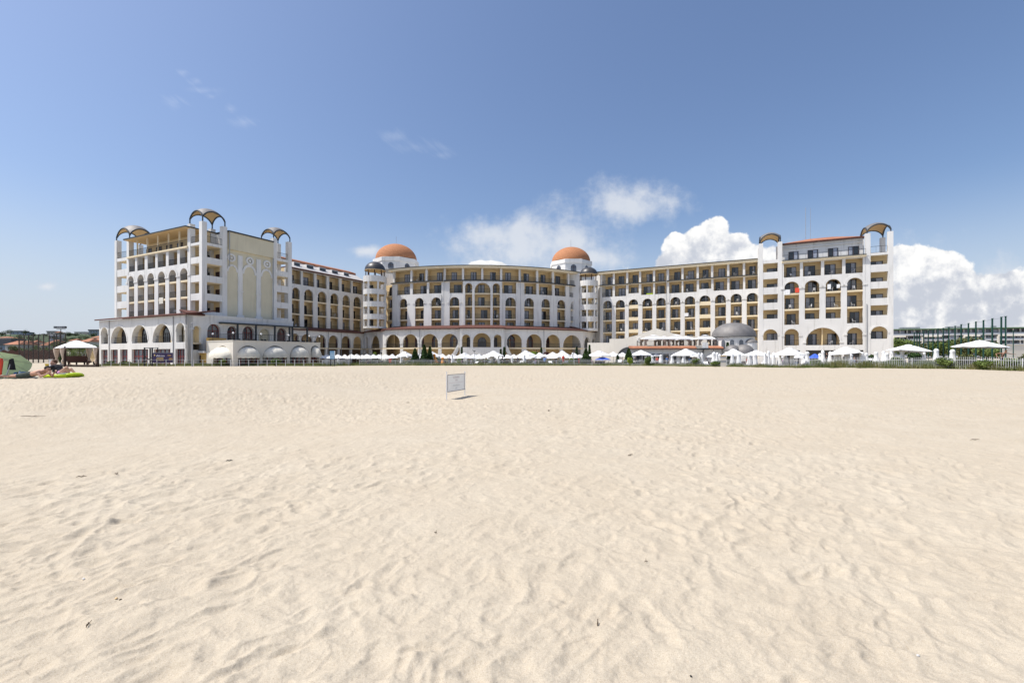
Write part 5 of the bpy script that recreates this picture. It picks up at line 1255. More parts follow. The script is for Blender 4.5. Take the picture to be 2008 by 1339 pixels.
# blue and orange ones
open_at(1182, 699, 15, 77.5, 'low bright blue parasol among white ones', None, drop=6, m='blue_cloth', vent=False)
open_at(1598, 692.5, 11, 66, 'dark blue rounded parasol among folded white ones', None, drop=9, m='blue_cloth', vent=False)
def closed(px, top, wpx, Y, label='folded white parasol standing in the row by the fence', group='folded white parasols by the pool', m='canvas_white', lean=0, foot=.45):
    x = X(px, Y); z0 = G(x, Y); zt = Z(top, Y); r = wpx / FPX * Y / 2; t = thing('folded_parasol', (x, Y, z0), label, 'parasol', group)
    h = zt - z0; w = MB(); ph = rnd.random() * 6; N_ = 16; am = rnd.uniform(.14, .26); mid = rnd.uniform(.5, .68)
    prof = [(.02, h), (.28 * r * 2 * .5, h * .985), (.5 * r, h * .95), (.6 * r, h * .89), (mid * .8 * r, h * .82), (mid * r, h * .62), (.82 * r, h * .42), (r, h * (.26 + .05 * rnd.random())), (.8 * r, h * .22)]
    w.lathe(prof, (x, Y, z0), m, N_, mod=lambda a, z: 1 + am * math.cos(6 * a + ph) * (z < h * .93) + .05 * math.cos(2 * a + ph + z * 3)); w.build('canopy', t, smooth=True)
    w = MB(); w.tube([(x, Y, z0), (x, Y, z0 + h * .95)], .03, 'pole_grey', 6); w.lathe([(.25, 0), (.25, .06), (.05, .12)], (x, Y, z0), 'pole_grey', 10); w.build('pole', t)
    if lean: t.rotation_euler = (0, R(lean), 0)
    return t
for px, top, w_, Y in [(663, 700, 5, 80), (786.5, 698, 5.5, 79), (821, 693, 7, 80), (887, 694, 6.5, 79), (890, 697, 6, 82), (978, 697, 6, 79), (1004, 698, 5, 79), (1028, 695, 7, 78), (1123, 691, 6.5, 78.5), (1119, 696, 6, 82),
        (1266, 697, 8, 74.5), (1279, 697, 9, 74), (1296, 695, 9, 74), (1318, 696, 9, 74), (1331, 697, 10, 74), (1340, 696, 8, 73), (1370, 692, 9, 73), (1376.5, 692, 8, 74), (1400, 690, 10, 72), (1406, 691, 9, 71), (1411, 694, 9, 72),
        (1436, 693, 9, 68), (1449, 692, 11, 67.5), (1441, 699, 8, 70), (1469, 694, 11, 68), (1480, 693, 11, 68), (1500, 691, 8, 67), (1507, 687.5, 8, 67), (1517, 691, 8, 66), (1529, 693, 12, 66), (1540, 692, 11, 66), (1553, 694, 12, 65), (1583, 689, 12, 64.5), (1576, 695, 9, 66),
        (1608, 692.5, 9, 64), (1613.5, 686.5, 10, 63.5), (1628, 689, 10, 63), (1639, 694, 12, 62.5), (1647, 695, 11, 62), (1662, 693, 13, 62), (1668, 694, 12, 63), (1690, 690, 12, 60), (1699, 692, 10, 60), (1718, 689.5, 11, 59), (1732.5, 688, 9, 58.5), (1738, 692, 13, 58), (1748, 687, 8, 60), (1751, 690, 12, 58),
        (1769, 688, 13, 57), (1786, 691, 8, 57), (1806, 688.5, 10, 56), (1812, 690, 9, 57)]:
    closed(px, top, w_, Y)
closed(1836, 683.5, 13, 54.5, 'folded white parasol standing alone, the left of two right of the crowd', None); closed(1868, 685, 13, 53, 'folded white parasol standing alone, the right of two near the court fence', None)
closed(857.5, 693, 9, 79, 'leaning orange folded parasol by the dark conifers', None, m='orange_cloth', lean=-14); closed(868, 700.5, 9, 78, 'short upright orange folded parasol by the conifers', None, m='orange_cloth')
# sun loungers
def lounger(p, rz, m, label, group):
    t = thing('sun_lounger', (0, 0, 0), label, 'sun lounger', group)
    w = MB(); w.box(-.3, .3, -.95, .3, .30, .34, 'white_plastic'); w.hexa([(-.3, .3, .30), (.3, .3, .30), (.3, .34, .30), (-.3, .34, .30), (-.3, .85, .72), (.3, .85, .72), (.3, .88, .69), (-.3, .88, .69)], 'white_plastic'); w.build('frame', t)
    w = MB(); w.box(-.27, .27, -.9, .3, .345, .40, m); w.build('mattress', t)
    for sx in (-.27, .27):
        for sy in (-.85, .3): w = MB(); w.box(sx - .02, sx + .02, sy - .02, sy + .02, 0, .30, 'white_plastic'); w.build('leg', t)
    t.location = p; t.rotation_euler = (0, 0, rz); return t
rc = make_chair('rattan_chair', (0, 0, 0), 'wood_dark', 'dark rattan chair in the shade of the white parasols', 'chair', 'dark chairs under the pool parasols'); _f = True
for i in range(70):
    px_ = rnd.uniform(690, 1700); Y_ = float(np.interp(px_, [700, 1160, 1340, 1500, 1700], [80, 79, 75, 68, 62])) + rnd.uniform(0, 4); l_ = (X(px_, Y_), Y_, G(X(px_, Y_), Y_))
    if _f: rc.location = l_; rc.scale = (1.35,) * 3; _f = False
    else: dup(rc, l_, rnd.uniform(0, 6.28))
lg = lounger((X(800, 78), 78, G(X(800, 78), 78)), .4, 'canvas_white', 'white sun lounger on the lawn behind the fence', 'sun loungers behind the fence')
for px in (822, 851, 902, 930, 956, 1020, 1042, 1080, 1100, 1113, 1150, 1215, 1250, 1290, 1352, 1385, 1420, 1500, 1560, 1640, 1668, 1700):
    Y = float(np.interp(px, [800, 1160, 1500, 1700], [78.5, 78, 66, 60])) + rnd.uniform(0, 1.5); dup(lg, (X(px, Y), Y, G(X(px, Y), Y) + .35), rnd.uniform(-1.2, 1.2))
# ------------------------------------------------------------------ picket fence, grass, shrubs
def fence_run(px0, px1, label, step=.155):
    P0 = [(px, float(np.interp(px, [p for p, y in FL], [y for p, y in FL]))) for px in np.linspace(px0, px1, 60)]
    pts = [(X(p, y), y) for p, y in P0]; t = thing('picket_fence', (*pts[0], 0), label, 'fence'); mb = MB(); rl = MB(); acc = 0; k = 0
    for (a, b) in zip(pts[:-1], pts[1:]):
        d = math.dist(a, b); n = max(1, int(d / step))
        for i in range(n):
            x = a[0] + (b[0] - a[0]) * i / n; y = a[1] + (b[1] - a[1]) * i / n; z = G(x, y); h = .93 + .30 * float(sstep(20, 45, x)); h *= 1 + .10 * abs(math.sin(k * math.pi / 18)) - .05
            if k % 18 == 0:
                w = MB(); w.box(x - .035, x + .035, y - .035, y + .035, z - .1, z + h + .02, 'fence_white'); w.build('post', t)
            else: mb.box(x - .013, x + .013, y - .013, y + .013, z, z + h, 'fence_white'); mb.add([(x - .022, y, z + h), (x + .022, y, z + h), (x, y, z + h + .08)], [(0, 1, 2)], 'fence_white')
            k += 1
        za, zb_ = G(*a), G(*b); ha = .93 + .30 * float(sstep(20, 45, a[0]))
        for f in (.22, .78): rl.tube([(a[0], a[1] + .03, za + ha * f), (b[0], b[1] + .03, zb_ + ha * f)], .016, 'fence_white', 4, cap=False)
    mb.build('picket', t); rl.build('rail', t); return t
fence_run(632, 688, 'short white picket fence left of the gap, before the blue board')
fence_run(705, 2085, 'long white picket fence running along the edge of the sand')
def blades(name, gen, n, m, label, cat, kind='stuff', seed=1):
    r = np.random.RandomState(seed); V = []; F_ = []
    for i in range(n):
        g = gen(r)
        if g is None: continue
        x, y, h, wd = g; z = G(x, y) - .03; a = r.uniform(0, 6.28); c, s = math.cos(a) * wd, math.sin(a) * wd * .5; lx, ly = r.normal(0, .22) * h, r.normal(0, .15) * h; k = len(V)
        V += [(x - c, y - s, z), (x + c, y + s, z), (x + lx, y + ly, z + h)]; F_.append((k, k + 1, k + 2))
    me = bpy.data.meshes.new(name); me.from_pydata(V, [], F_); me.materials.append(M[m]); o = bpy.data.objects.new(name, me); COL.objects.link(o); tag(o, label, cat, kind=kind); return o
def g_strip(r):
    px = r.uniform(185, 2100); y0 = float(np.interp(px, [p for p, y in FL], [y for p, y in FL])); u = r.uniform(-1.0, 2.6) if px < 1600 else r.uniform(-.35, 2.5)
    y = y0 + u; x = X(px, y0); cl = mnoise.noise((x * .35, y * .5, 3.1)) + mnoise.noise((x * 1.3, y, 7)) * .5
    if cl < -.45 and px > 300: return None
    h = max(.06, (.44 + .42 * cl) * r.uniform(.5, 1.15)) * (1 + .6 * (px > 1600)) * (1.0 if u > -.4 else .6); return x, y, h, r.uniform(.015, .05)
blades('dune_grass', g_strip, 80000, 'grass', 'band of green and yellow dune grass along the foot of the fence', 'grass')
def g_lawn(r):
    px = r.uniform(640, 1700); y0 = float(np.interp(px, [p for p, y in FL], [y for p, y in FL])) + r.uniform(2, 7); return X(px, y0), y0, r.uniform(.25, .5), .05
blades('lawn', g_lawn, 12000, 'grass', 'green lawn between the fence and the parasols', 'lawn', seed=5)
leafmat('grass_tall', (0.075, 0.125, 0.03), (0.20, 0.24, 0.08), .8)
def g_reed(r):
    px = r.uniform(1700, 2120); y0 = float(np.interp(px, [p for p, y in FL], [y for p, y in FL])) + r.uniform(.5, 3.5); x = X(px, y0); cl = mnoise.noise((x * .5, y0 * .5, 9)); return x, y0, max(.2, .75 + .6 * cl) * r.uniform(.6, 1.1), r.uniform(.02, .05)
blades('tall_grass', g_reed, 42000, 'grass_tall', 'tall green grass and weeds behind the fence at the right', 'grass', seed=8)
def leaf_cloud(mb, c, rad, n, m, size=.12, seed=0, shape='ball', flat=.9):
    """n leaf-sized faces through an uneven volume"""
    r = random.Random(seed)
    for i in range(n):
        if shape == 'ball':
            while True:
                p = (r.uniform(-1, 1), r.uniform(-1, 1), r.uniform(-1, 1))
                q = p[0] ** 2 + p[1] ** 2 + p[2] ** 2
                if q < 1 and q > .25 * r.random(): break
            bump_ = 1 + .28 * mnoise.noise((p[0] * 2.2 + seed, p[1] * 2.2, p[2] * 2.2)); x, y, z = (p[j] * rad[j] * bump_ for j in range(3))
        else:   # cone
            t = r.random() ** 1.4; a = r.uniform(0, 6.283); rr = (1 - t) ** .8 * math.sqrt(r.uniform(.3, 1)) * (1 + .2 * math.sin(a * 5 + t * 20 + seed)); x, y, z = rad[0] * rr * math.cos(a), rad[1] * rr * math.sin(a), rad[2] * (t * 2 - 1)
        s = size * r.uniform(.6, 1.5); a = r.uniform(0, 6.28); b = r.uniform(-1, 1); u = Vector((math.cos(a), math.sin(a), b * .5)) * s; v = Vector((-math.sin(a) * .5, math.cos(a) * .5, r.uniform(.3, 1))) * s * flat
        o = Vector((c[0] + x, c[1] + y, c[2] + z)); mb.add([o - u * .5, o + v * .5, o + u * .5, o - v * .5], [(0, 1, 2, 3)], m)
def conifer(px, top, wpx, Y, label, group=None, base=None, n=2600):
    x = X(px, Y); z0 = G(x, Y) if base is None else base; zt = Z(top, Y); r = wpx / FPX * Y / 2; t = thing('conifer', (x, Y, z0), label, 'tree', group)
    w = MB(); leaf_cloud(w, (x, Y, (z0 + .2 + zt) / 2), (r, r, (zt - z0 - .2) / 2), n, 'leaf_conifer', .30, seed=int(px), shape='cone'); w.build('crown', t)
    w = MB(); w.tube([(x, Y, z0), (x, Y, z0 + (zt - z0) * .8)], [.09, .02], 'trunk', 6); w.build('trunk', t)
for px, top, wp, Y, lb in ((814, 684, 19, 77.5, 'dark conifer left of the orange parasols, the lower of the pair'), (832, 676.5, 19, 77.8, 'tallest dark conifer beside the orange folded parasols'), (843, 680, 16, 78.6, 'dark conifer close behind the tallest one by the orange parasols'), (905.5, 681, 5, 88, 'slim cypress against the left side of the entrance porch'),
                        (982, 685, 5.5, 86, 'small slim cypress right of the entrance porch'), (988.5, 681, 6, 86.5, 'taller slim cypress right of the entrance porch'), (1061.5, 682, 6, 86, 'slim cypress before the fourth arcade pier from the right'), (1131, 681, 6.5, 86, 'slim cypress in front of the widest right arcade arch'),
                        (1149, 684, 20, 77, 'broad dark conifer beside the beige pavilion wall'), (1156, 677, 6, 84, 'pointed cypress rising behind the broad conifer'), (1211, 697, 8, 78.5, 'small dark conifer between the white parasols'), (1233, 684, 20, 75.5, 'broad dark conifer at the left end of the pool bar'),
                        (1427, 672, 15, 76, 'dark conifer in front of the domed hall'), (1429, 694, 14, 70, 'low dark conifer behind the striped board')):
    conifer(px, top, wp, Y, lb)
def tree(px, top, bot, wpx, Y, m, label, group=None, cat='tree', n=1400, size=None, name='tree', lobes=6):
    x = X(px, Y); z0 = G(x, Y); zt = Z(top, Y); zb = max(Z(bot, Y), z0); r = wpx / FPX * Y / 2; rv = (zt - zb) / 2; t = thing(name, (x, Y, z0), label, cat, group); rr = random.Random(int(px * 7 + top))
    w = MB(); s = size or max(.10, r * .11)
    for k in range(lobes):
        a = rr.uniform(0, 6.28); d = rr.uniform(.15, .62); f = rr.uniform(.36, .6)
        leaf_cloud(w, (x + r * d * math.cos(a), Y + r * d * math.sin(a), zb + rv + rv * rr.uniform(-.45, .5)), (r * f, r * f, rv * f), n // lobes, m, s, seed=k + int(px))
    leaf_cloud(w, (x, Y, zb + rv), (r * .75, r * .7, rv * .8), n // 3, m, s, seed=99)
    w.build('crown' if cat == 'tree' else 'foliage', t)
    w = MB(); hb = zb + rv - z0
    w.tube([(x, Y, z0 - .1), (x + r * .03, Y, z0 + hb * .5), (x - r * .02, Y, z0 + hb)], [r * .07 + .03, r * .05 + .02, r * .02 + .01], 'trunk', 7)
    for k in range(4): a = rr.uniform(0, 6.28); w.tube([(x, Y, z0 + hb * .55), (x + r * .5 * math.cos(a), Y + r * .5 * math.sin(a), z0 + hb * 1.1)], [r * .03 + .015, .01], 'trunk', 5)
    w.build('trunk', t); return t
# shrubs in the grass line and on the right
SH = [(1235, 701, 714, 12, 70, 'leaf_lime', 'small lime green shrub at the fence left of the folded parasols'), (1270, 699, 716, 16, 72, 'leaf_tree', 'bushy green shrub at the fence below the pool bar'), (1365, 703, 716, 22, 70, 'leaf_tree', 'low green shrub against the fence near the small parasol stand'), (1405, 707, 718, 30, 68, 'leaf_tree', 'spreading green shrub left of the striped board'),
      (1120, 701, 714, 10, 77, 'leaf_lime', 'tiny lime shrub under the pool parasols'), (1600, 703, 720, 26, 60, 'leaf_tree', 'green shrub below the dark blue parasol'), (900, 703, 712, 9, 79, 'leaf_lime', 'little light green bush beside the man in navy'), (1706, 696, 712, 12, 62, 'leaf_conifer', 'dark green bush between folded parasols by the last pier'),
      (1795, 692, 716, 24, 55, 'leaf_conifer', 'dark green hedge bush under the ragged parasol'), (1760, 700, 716, 20, 56, 'leaf_tree', 'green bush beneath the folded parasols by the hotel corner'), (1895, 693, 716, 40, 49, 'leaf_olive', 'broad olive bush right of the two lone folded parasols'), (1850, 700, 720, 34, 50, 'leaf_tree', 'low green bush between the two lone folded parasols'),
      (1940, 703, 724, 40, 46.5, 'leaf_tree', 'low bush in front of the man behind the fence'), (1980, 700, 724, 44, 45.5, 'leaf_tree', 'dense green bush by the fence, below the outstretched arm'), (2018, 690, 724, 46, 45, 'leaf_olive', 'tall loose bush at the right edge of the picture'), (735, 690, 704, 8, 92, 'leaf_lime', 'pale green shrub above the far parasols'),
      (1047, 688, 702, 22, 90, 'leaf_lime', 'yellow green shrub behind the entrance parasols'), (245, 708, 716, 22, 68, 'leaf_tree', 'low green shrub at the foot of the left arcade'), (218, 707, 716, 14, 69, 'leaf_tree', 'small shrub near the left corner of the arcade'), (540, 704, 716, 20, 67, 'leaf_tree', 'leafy weed clump before the third awning arch'), (436, 705, 715, 14, 66, 'leaf_tree', 'leafy weed clump before the first awning arch'),
      (1070, 689, 704, 14, 92, 'wine_leaf', 'dark red leaved shrub behind the parasols right of the entrance'), (860, 700, 712, 30, 83, 'leaf_conifer', 'dark round bush between the conifers')]
leafmat('wine_leaf', (0.05, 0.015, 0.015), (0.10, 0.03, 0.03), 2)
for px, top, bot, wp, Y, m, lb in SH: tree(px, top, bot, wp, Y, m, lb, cat='shrub', name='shrub', n=2200, lobes=5, size=.16)
for i, (a, b) in enumerate(((704, 780), (782, 808), (850, 900), (912, 985), (992, 1060), (1066, 1143))):
    Yh = 86 + (i % 2); t = thing('hedge', (X((a + b) / 2, Yh), Yh, -.5), ('clipped dark hedge left of the conifers', 'short hedge directly left of the conifers', 'clipped hedge right of the conifers', 'clipped hedge before the entrance porch', 'clipped hedge right of the entrance porch', 'clipped hedge at the right end of the arcade')[i], 'hedge'); w = MB(); x0h, x1h = X(a, Yh), X(b, Yh)
    n_ = max(2, int((x1h - x0h) / .9))
    for k in range(n_): leaf_cloud(w, (x0h + (x1h - x0h) * (k + .5) / n_, Yh, .15), (.75, .5, .75), 260, 'leaf_conifer', .16, seed=k + i * 40)
    w.build('foliage', t)
# trees on the right behind the green court fence
RT = [(1770, 662, 700, 50, 112, 'leaf_tree', 'green tree touching the right end of the hotel'), (1808, 668, 702, 46, 118, 'leaf_olive', 'lower tree behind the ragged parasol'), (1850, 668, 702, 48, 115, 'leaf_tree', 'rounded tree behind the left posts of the green fence'), (1880, 662, 702, 44, 110, 'leaf_tree', 'green tree behind the middle of the green fence'),
      (1905, 656, 704, 60, 100, 'leaf_olive', 'tallest yellow green tree behind the green court fence'), (1935, 668, 704, 50, 96, 'leaf_tree', 'dark green tree behind the lone parasol'), (1965, 679, 706, 50, 90, 'leaf_tree', 'lower green tree left of the low concrete wall'), (1995, 686, 706, 40, 84, 'leaf_olive', 'bushy growth before the low concrete wall')]
for px, top, bot, wp, Y, m, lb in RT: tree(px, top, bot, wp, Y, m, lb, n=2200, lobes=8)
# ------------------------------------------------------------------ green sports fence
sf = thing('court_fence', (X(1900, 65), 65, 0), 'tall dark green steel posts of a sports court fence with thin wires', 'fence')
P_ = [(605, 600), (640, 600), (672, 600), (725, 580), (785, 575), (845, 570), (908, 550), (976, 543), (1048, 532), (1127, 517), (1205, 497), (1298, 483), (1393, 463), (1490, 445), (1603, 422), (1718, 403)]
tops = []
for i, (a, b) in enumerate(P_):
    px, py = 1700 + a / 6.52, 560 + b / 6.52; Y = 5.2 * FPX / (HZ - py) * 1.0; x = X(px, Y); zt = Z(py, Y); z0 = G(x, Y); w = MB(); hw = .07
    w.box(x - hw, x + hw, Y - hw, Y + hw, z0, zt, 'sport_green'); w.build('post', sf); tops.append((x, Y, zt))
    w = MB(); w.box(x - .05, x + .17, Y - .11, Y + .11, zt, zt + .05, 'sport_green'); w.build('post_cap', sf)
for f in (.98, .66, .36):
    for i in range(len(tops) - 1):
        a, b = tops[i], tops[i + 1]; w = MB(); w.tube([(a[0], a[1], a[2] * f), (b[0], b[1], b[2] * f)], .012, 'sport_green', 4, cap=False); w.build('wire', sf)
for px, py, Y, lb in ((1972, 621, 64, 'slim green corner post standing just right of the court fence'), (1987, 649, 60, 'thin dark lamp pole at the right edge')):
    t = thing('pole', (X(px, Y), Y, 0), lb, 'pole'); w = MB(); x = X(px, Y); w.tube([(x, Y, 0), (x, Y, Z(py, Y))], .09 if px < 1980 else .05, 'sport_green', 8); w.build('shaft', t); w = MB(); w.box(x - .12, x + .12, Y - .1, Y + .1, Z(py, Y), Z(py, Y) + .08, 'sport_green'); w.build('cap', t)
# court wall and bench things behind
w = MB(); w.box(X(1966, 78), X(2060, 78), 78, 78.4, -.2, Z(676, 78), 'cream_plaster'); w.box(X(1966, 78) - .1, X(2060, 78), 77.9, 78.5, Z(676, 78), Z(675, 78), 'cream_plaster'); o = w.build('garden_wall'); tag(o, 'low grey concrete wall at the right edge below the far hotel', 'wall')
# ------------------------------------------------------------------ far apartment hotel on the right
ap = thing('apartment_building', (X(1880, 250), 250, 0), 'long modern apartment building with green roof edge and glass balconies, far right', 'building')
AF = fac_px(1738, 262, 2160, 232); H4 = (AF.zP(1760, 648) + AF.zP(1990, 641)) / 2; fh = 3.05
w = MB(); AF.box(w, 0, AF.L, -1, H4 - .3, -14, -1.6, 'asphalt_grey'); w.build('block', ap)
w = MB(); AF.box(w, -.5, AF.L + .5, H4 - .3, H4 + .35, -14, .6, 'roof_green'); w.build('roof', ap)
for k in range(1, 6):
    w = MB(); z = H4 - .3 - fh * k; AF.box(w, 0, AF.L, z - .16, z + .16, -1.6, .0, 'white_plaster'); w.build('floor_slab', ap)
    w = MB(); AF.box(w, 0, AF.L, z + .16, z + 1.05, -.1, -.04, 'glass_rail'); w.build('balcony_glass', ap)
r = random.Random(5); allw = MB(); nW = 0
for k in range(1, 6):
    z = H4 - .3 - fh * k + .16; u = .4
    while u < AF.L - 3:
        wd = r.choice((2.2, 3.0, 1.6)); mt = r.choice(('curtain', 'glass_mid', 'glass_dark', 'curtain')); w = MB(); AF.box(w, u, u + wd, z + .1, z + 2.5, -1.58, -1.5, mt)
        if nW < 100 and u < 60: w.build('window', ap); nW += 1
        else: allw.merge(w)
        u += wd + r.choice((.25, .6, 1.3))
tag(allw.build('window', ap), kind='stuff')
for (a, b, k0, k1) in ((1752, 1776, 2, 4), (1810, 1846, 2, 5), (1890, 1922, 2, 4), (1957, 2010, 2, 5), (2010, 2100, 2, 4)):
    u0, u1 = AF.uP(a), AF.uP(b); z1 = H4 - .3 - fh * 1.15 + .0; z0 = H4 - .3 - fh * k1
    w = MB(); AF.box(w, u0, u1, z1 - .55, z1 + .35, -.3, .35, 'cream_plaster'); AF.box(w, u0 - .35, u0 + .45, z0, z1 - .55, -.3, .35, 'cream_plaster'); w.build('frame', ap)
for px in (1775, 1781, 1788, 1795, 1802, 1808, 1868, 1875, 1889, 1960): w = MB(); u = AF.uP(px); AF.box(w, u - .8, u + .8, H4 + .35, H4 + 1.5, -6, -4, 'pole_grey'); w.build('roof_unit', ap)
for px in np.linspace(1752, 2100, 26): w = MB(); u = AF.uP(px); AF.box(w, u - .07, u + .07, H4 - .3 - fh * 5, H4 - .3, -1.6, -.3, 'white_plaster'); w.build('partition', ap)
# ------------------------------------------------------------------ left: court net, palisade, floodlight, hillside town
nf = thing('net_fence', (X(80, 95), 95, .1), 'tall brown framed net fence of a beach court at the left', 'fence')
pp = []
for px, py in ((37.5, 657), (47.5, 657), (56, 656), (65, 656), (75.5, 655.5), (85.5, 656), (96.5, 656.5), (106, 656), (111, 655), (118, 655), (128.5, 654)):
    Y = 92 + (px - 37) * .12; x = X(px, Y); z0 = G(x, Y); w = MB(); w.box(x - .07, x + .07, Y - .07, Y + .07, z0, Z(py, Y), 'net_brown'); w.build('post', nf); pp.append((x, Y, z0, Z(py, Y)))
for f in (1, .66, .33):
    w = MB()
    a, b = pp[0], pp[-1]; w.tube([(a[0], a[1], a[2] + (a[3] - a[2]) * f), (b[0], b[1], b[2] + (b[3] - b[2]) * f)], .035, 'net_brown', 5); w.build('rail', nf)
w = MB(); a, b = pp[0], pp[-1]; w.add([(a[0], a[1] + .1, a[2]), (b[0], b[1] + .1, b[2]), (b[0], b[1] + .1, b[3]), (a[0], a[1] + .1, a[3])], [(0, 1, 2, 3)], 'net_fine'); w.build('net', nf)
pl = thing('palisade', (X(40, 160), 160, .2), 'dark brown wooden palisade at the left edge of the beach', 'fence')
w = MB(); Pf = fac_px(-160, 190, 122, 150)
n = int(Pf.L / .28)
for i in range(n): u = i * .28; w.tube([Pf.P(u, .1, 0), Pf.P(u, Pf.zP(40, 687) + .25 * math.sin(i * 12.9) , 0)], .13, 'fence_wood', 4)
w.build('palisade_slats', pl)
fl = thing('floodlight_mast', (X(119, 105), 105, .1), 'floodlight mast with four square lamps above the net fence', 'floodlight')
w = MB(); x = X(119.3, 105); w.tube([(x, 105, 0), (x, 105, Z(645, 105))], [.12, .07], 'net_brown', 8); w.build('mast', fl); w = MB(); w.box(X(111, 105), X(128.5, 105), 104.95, 105.05, Z(645.5, 105), Z(644.6, 105), 'dark_metal'); w.build('crossbar', fl)
for px, m in ((111, 'dark_metal'), (117, 'pole_grey'), (122.5, 'pole_grey'), (128.5, 'dark_metal')): w = MB(); x = X(px, 105); w.box(x - .3, x + .3, 104.6, 105, Z(643.8, 105), Z(639.8, 105), m); w.box(x - .22, x + .22, 104.56, 104.6, Z(643, 105), Z(640.5, 105), 'glass_mid'); w.build('lamp', fl)
mat('roof_green', (0.10, 0.16, 0.09), .7); mat('house_wall', (0.55, 0.50, 0.45), .9, var=.1); mat('house_blue', (0.30, 0.33, 0.38), .9); mat('far_tile', (0.38, 0.17, 0.10), .9, var=.25, vscale=.6)
HS = []
def house(px, py_top, py_eave, wpx, Y, wallm, roofm, label, flat=False, storeys=2):
    x = X(px, Y); wd = wpx / FPX * Y / 2; zt = Z(py_top, Y); ze = Z(py_eave, Y); z0 = min(G(x, Y), ze - 3 * storeys); dp = max(wd * .7, 4); t = thing('house', (x, Y, z0), label, 'house')
    w = MB(); w.box(x - wd * .92, x + wd * .92, Y, Y + dp * 2, z0, ze, wallm); w.build('wall', t)
    w = MB()
    if flat: w.box(x - wd, x + wd, Y - .5, Y + dp * 2, ze, zt, roofm)
    else:
        y0, y1 = Y - .8, Y + dp * 2 + .8; k = min(wd * .5, 5)
        w.add([(x - wd, y0, ze), (x + wd, y0, ze), (x + wd, y1, ze), (x - wd, y1, ze), (x - wd + k, Y + dp, zt), (x + wd - k, Y + dp, zt)], [(0, 1, 5, 4), (1, 2, 5), (2, 3, 4, 5), (3, 0, 4), (3, 2, 1, 0)], roofm)
    w.build('roof', t)
    n = max(2, int(wd / 2.4))
    for s in range(storeys):
        for i in range(n): u = x - wd * .75 + wd * 1.5 * (i + .5) / n; w = MB(); w.box(u - .6, u + .6, Y - .06, Y - .001, ze - 2.6 - s * 3, ze - 1.0 - s * 3, 'glass_dark'); w.build('window', t)
for h in [(24, 668, 675.5, 30, 230, 'house_wall', 'far_tile', 'house with a broad orange hipped roof behind the palisade'), (40, 668, 676, 18, 238, 'house_wall', 'far_tile', 'smaller orange roofed wing right of the broad hipped roof'), (88, 669, 677, 16, 240, 'house_wall', 'far_tile', 'orange roofed house behind the net fence'), (100, 666, 672, 14, 265, 'house_wall', 'far_tile', 'orange roofed house left of the floodlight mast'), (4, 659.5, 662, 16, 330, 'house_wall', 'far_tile', 'pale house with salmon roof at the far left edge'),
          (18, 661, 664, 14, 345, 'house_wall', 'far_tile', 'low salmon roofed house next to the one at the left edge'), (62, 667, 672, 12, 300, 'house_wall', 'far_tile', 'small orange roofed house behind the left court posts'), (8, 664, 677, 30, 260, 'house_blue', 'asphalt_grey', 'grey blue house with dark roof at the left edge'), (101, 656, 657, 11, 350, 'house_blue', 'white_plastic', 'tall narrow house with white flat roof left of the mast'),
          (31, 648.5, 650, 22, 560, 'house_blue', 'asphalt_grey', 'grey apartment block on the hilltop'), (48, 651, 652.5, 12, 540, 'house_blue', 'asphalt_grey', 'small grey annex beside the hilltop apartment block'), (99, 649, 650.5, 16, 560, 'house_wall', 'asphalt_grey', 'cream block with dark flat roof on the hilltop'), (111, 650, 652, 7, 540, 'house_wall', 'far_tile', 'small house with tile roof beside the cream hilltop block'),
          (167, 663, 670, 20, 250, 'house_wall', 'far_tile', 'orange roofed house above the beach gazebo'), (188, 658, 662, 18, 300, 'house_wall', 'far_tile', 'orange roofed house near the hotel corner, the upper one'), (187, 662, 668, 14, 262, 'house_wall', 'far_tile', 'orange roofed house near the hotel corner, the lower one'), (140, 664, 668, 10, 270, 'house_wall', 'far_tile', 'tiny orange roof above the left of the gazebo'), (184, 646, 648.5, 22, 620, 'house_blue', 'asphalt_grey', 'long grey building on the skyline beside the hotel'), (155, 650, 651, 20, 640, 'house_wall', 'white_plastic', 'low white building on the skyline behind the trees')]:
    house(*h, flat=h[6] in ('asphalt_grey', 'white_plastic'), storeys=1 if h[3] < 14 else 2)
TR = [(10, 646.5, 16), (20, 645, 12), (3, 651, 14), (51, 643.5, 11), (67, 652, 12), (79, 652, 5), (90, 653.5, 12), (120, 650, 12), (135, 650, 20), (148, 653, 16), (160, 655, 14), (180, 650, 18), (36, 656, 20), (60, 658, 18), (76, 660, 14), (110, 657, 16), (128, 660, 18), (145, 660, 22), (170, 656, 16), (14, 668, 12)]
for i, (px, top, wp) in enumerate(TR): tree(px, top, top + 12, wp, 520 if top < 655 else 330, 'leaf_far', 'green tree on the hillside among the houses behind the net fence', 'hillside trees at the left', n=500, lobes=4)
for i, (px, top, wp, Y) in enumerate([(30, 677, 26, 215), (52, 680, 24, 205), (70, 676, 22, 210), (84, 680, 18, 200), (96, 676, 20, 210), (112, 665, 22, 220), (124, 668, 20, 210), (140, 674, 22, 190), (156, 674, 26, 180), (172, 672, 22, 185), (188, 672, 22, 175), (176, 684, 18, 120), (160, 686, 18, 125), (145, 684, 18, 128), (131, 688, 12, 120)]):
    tree(px, top, top + 20, wp, Y, 'leaf_olive' if i % 3 == 0 else 'leaf_tree', 'green tree of the belt between the court net and the houses', 'tree belt behind the court net', n=900, lobes=6)
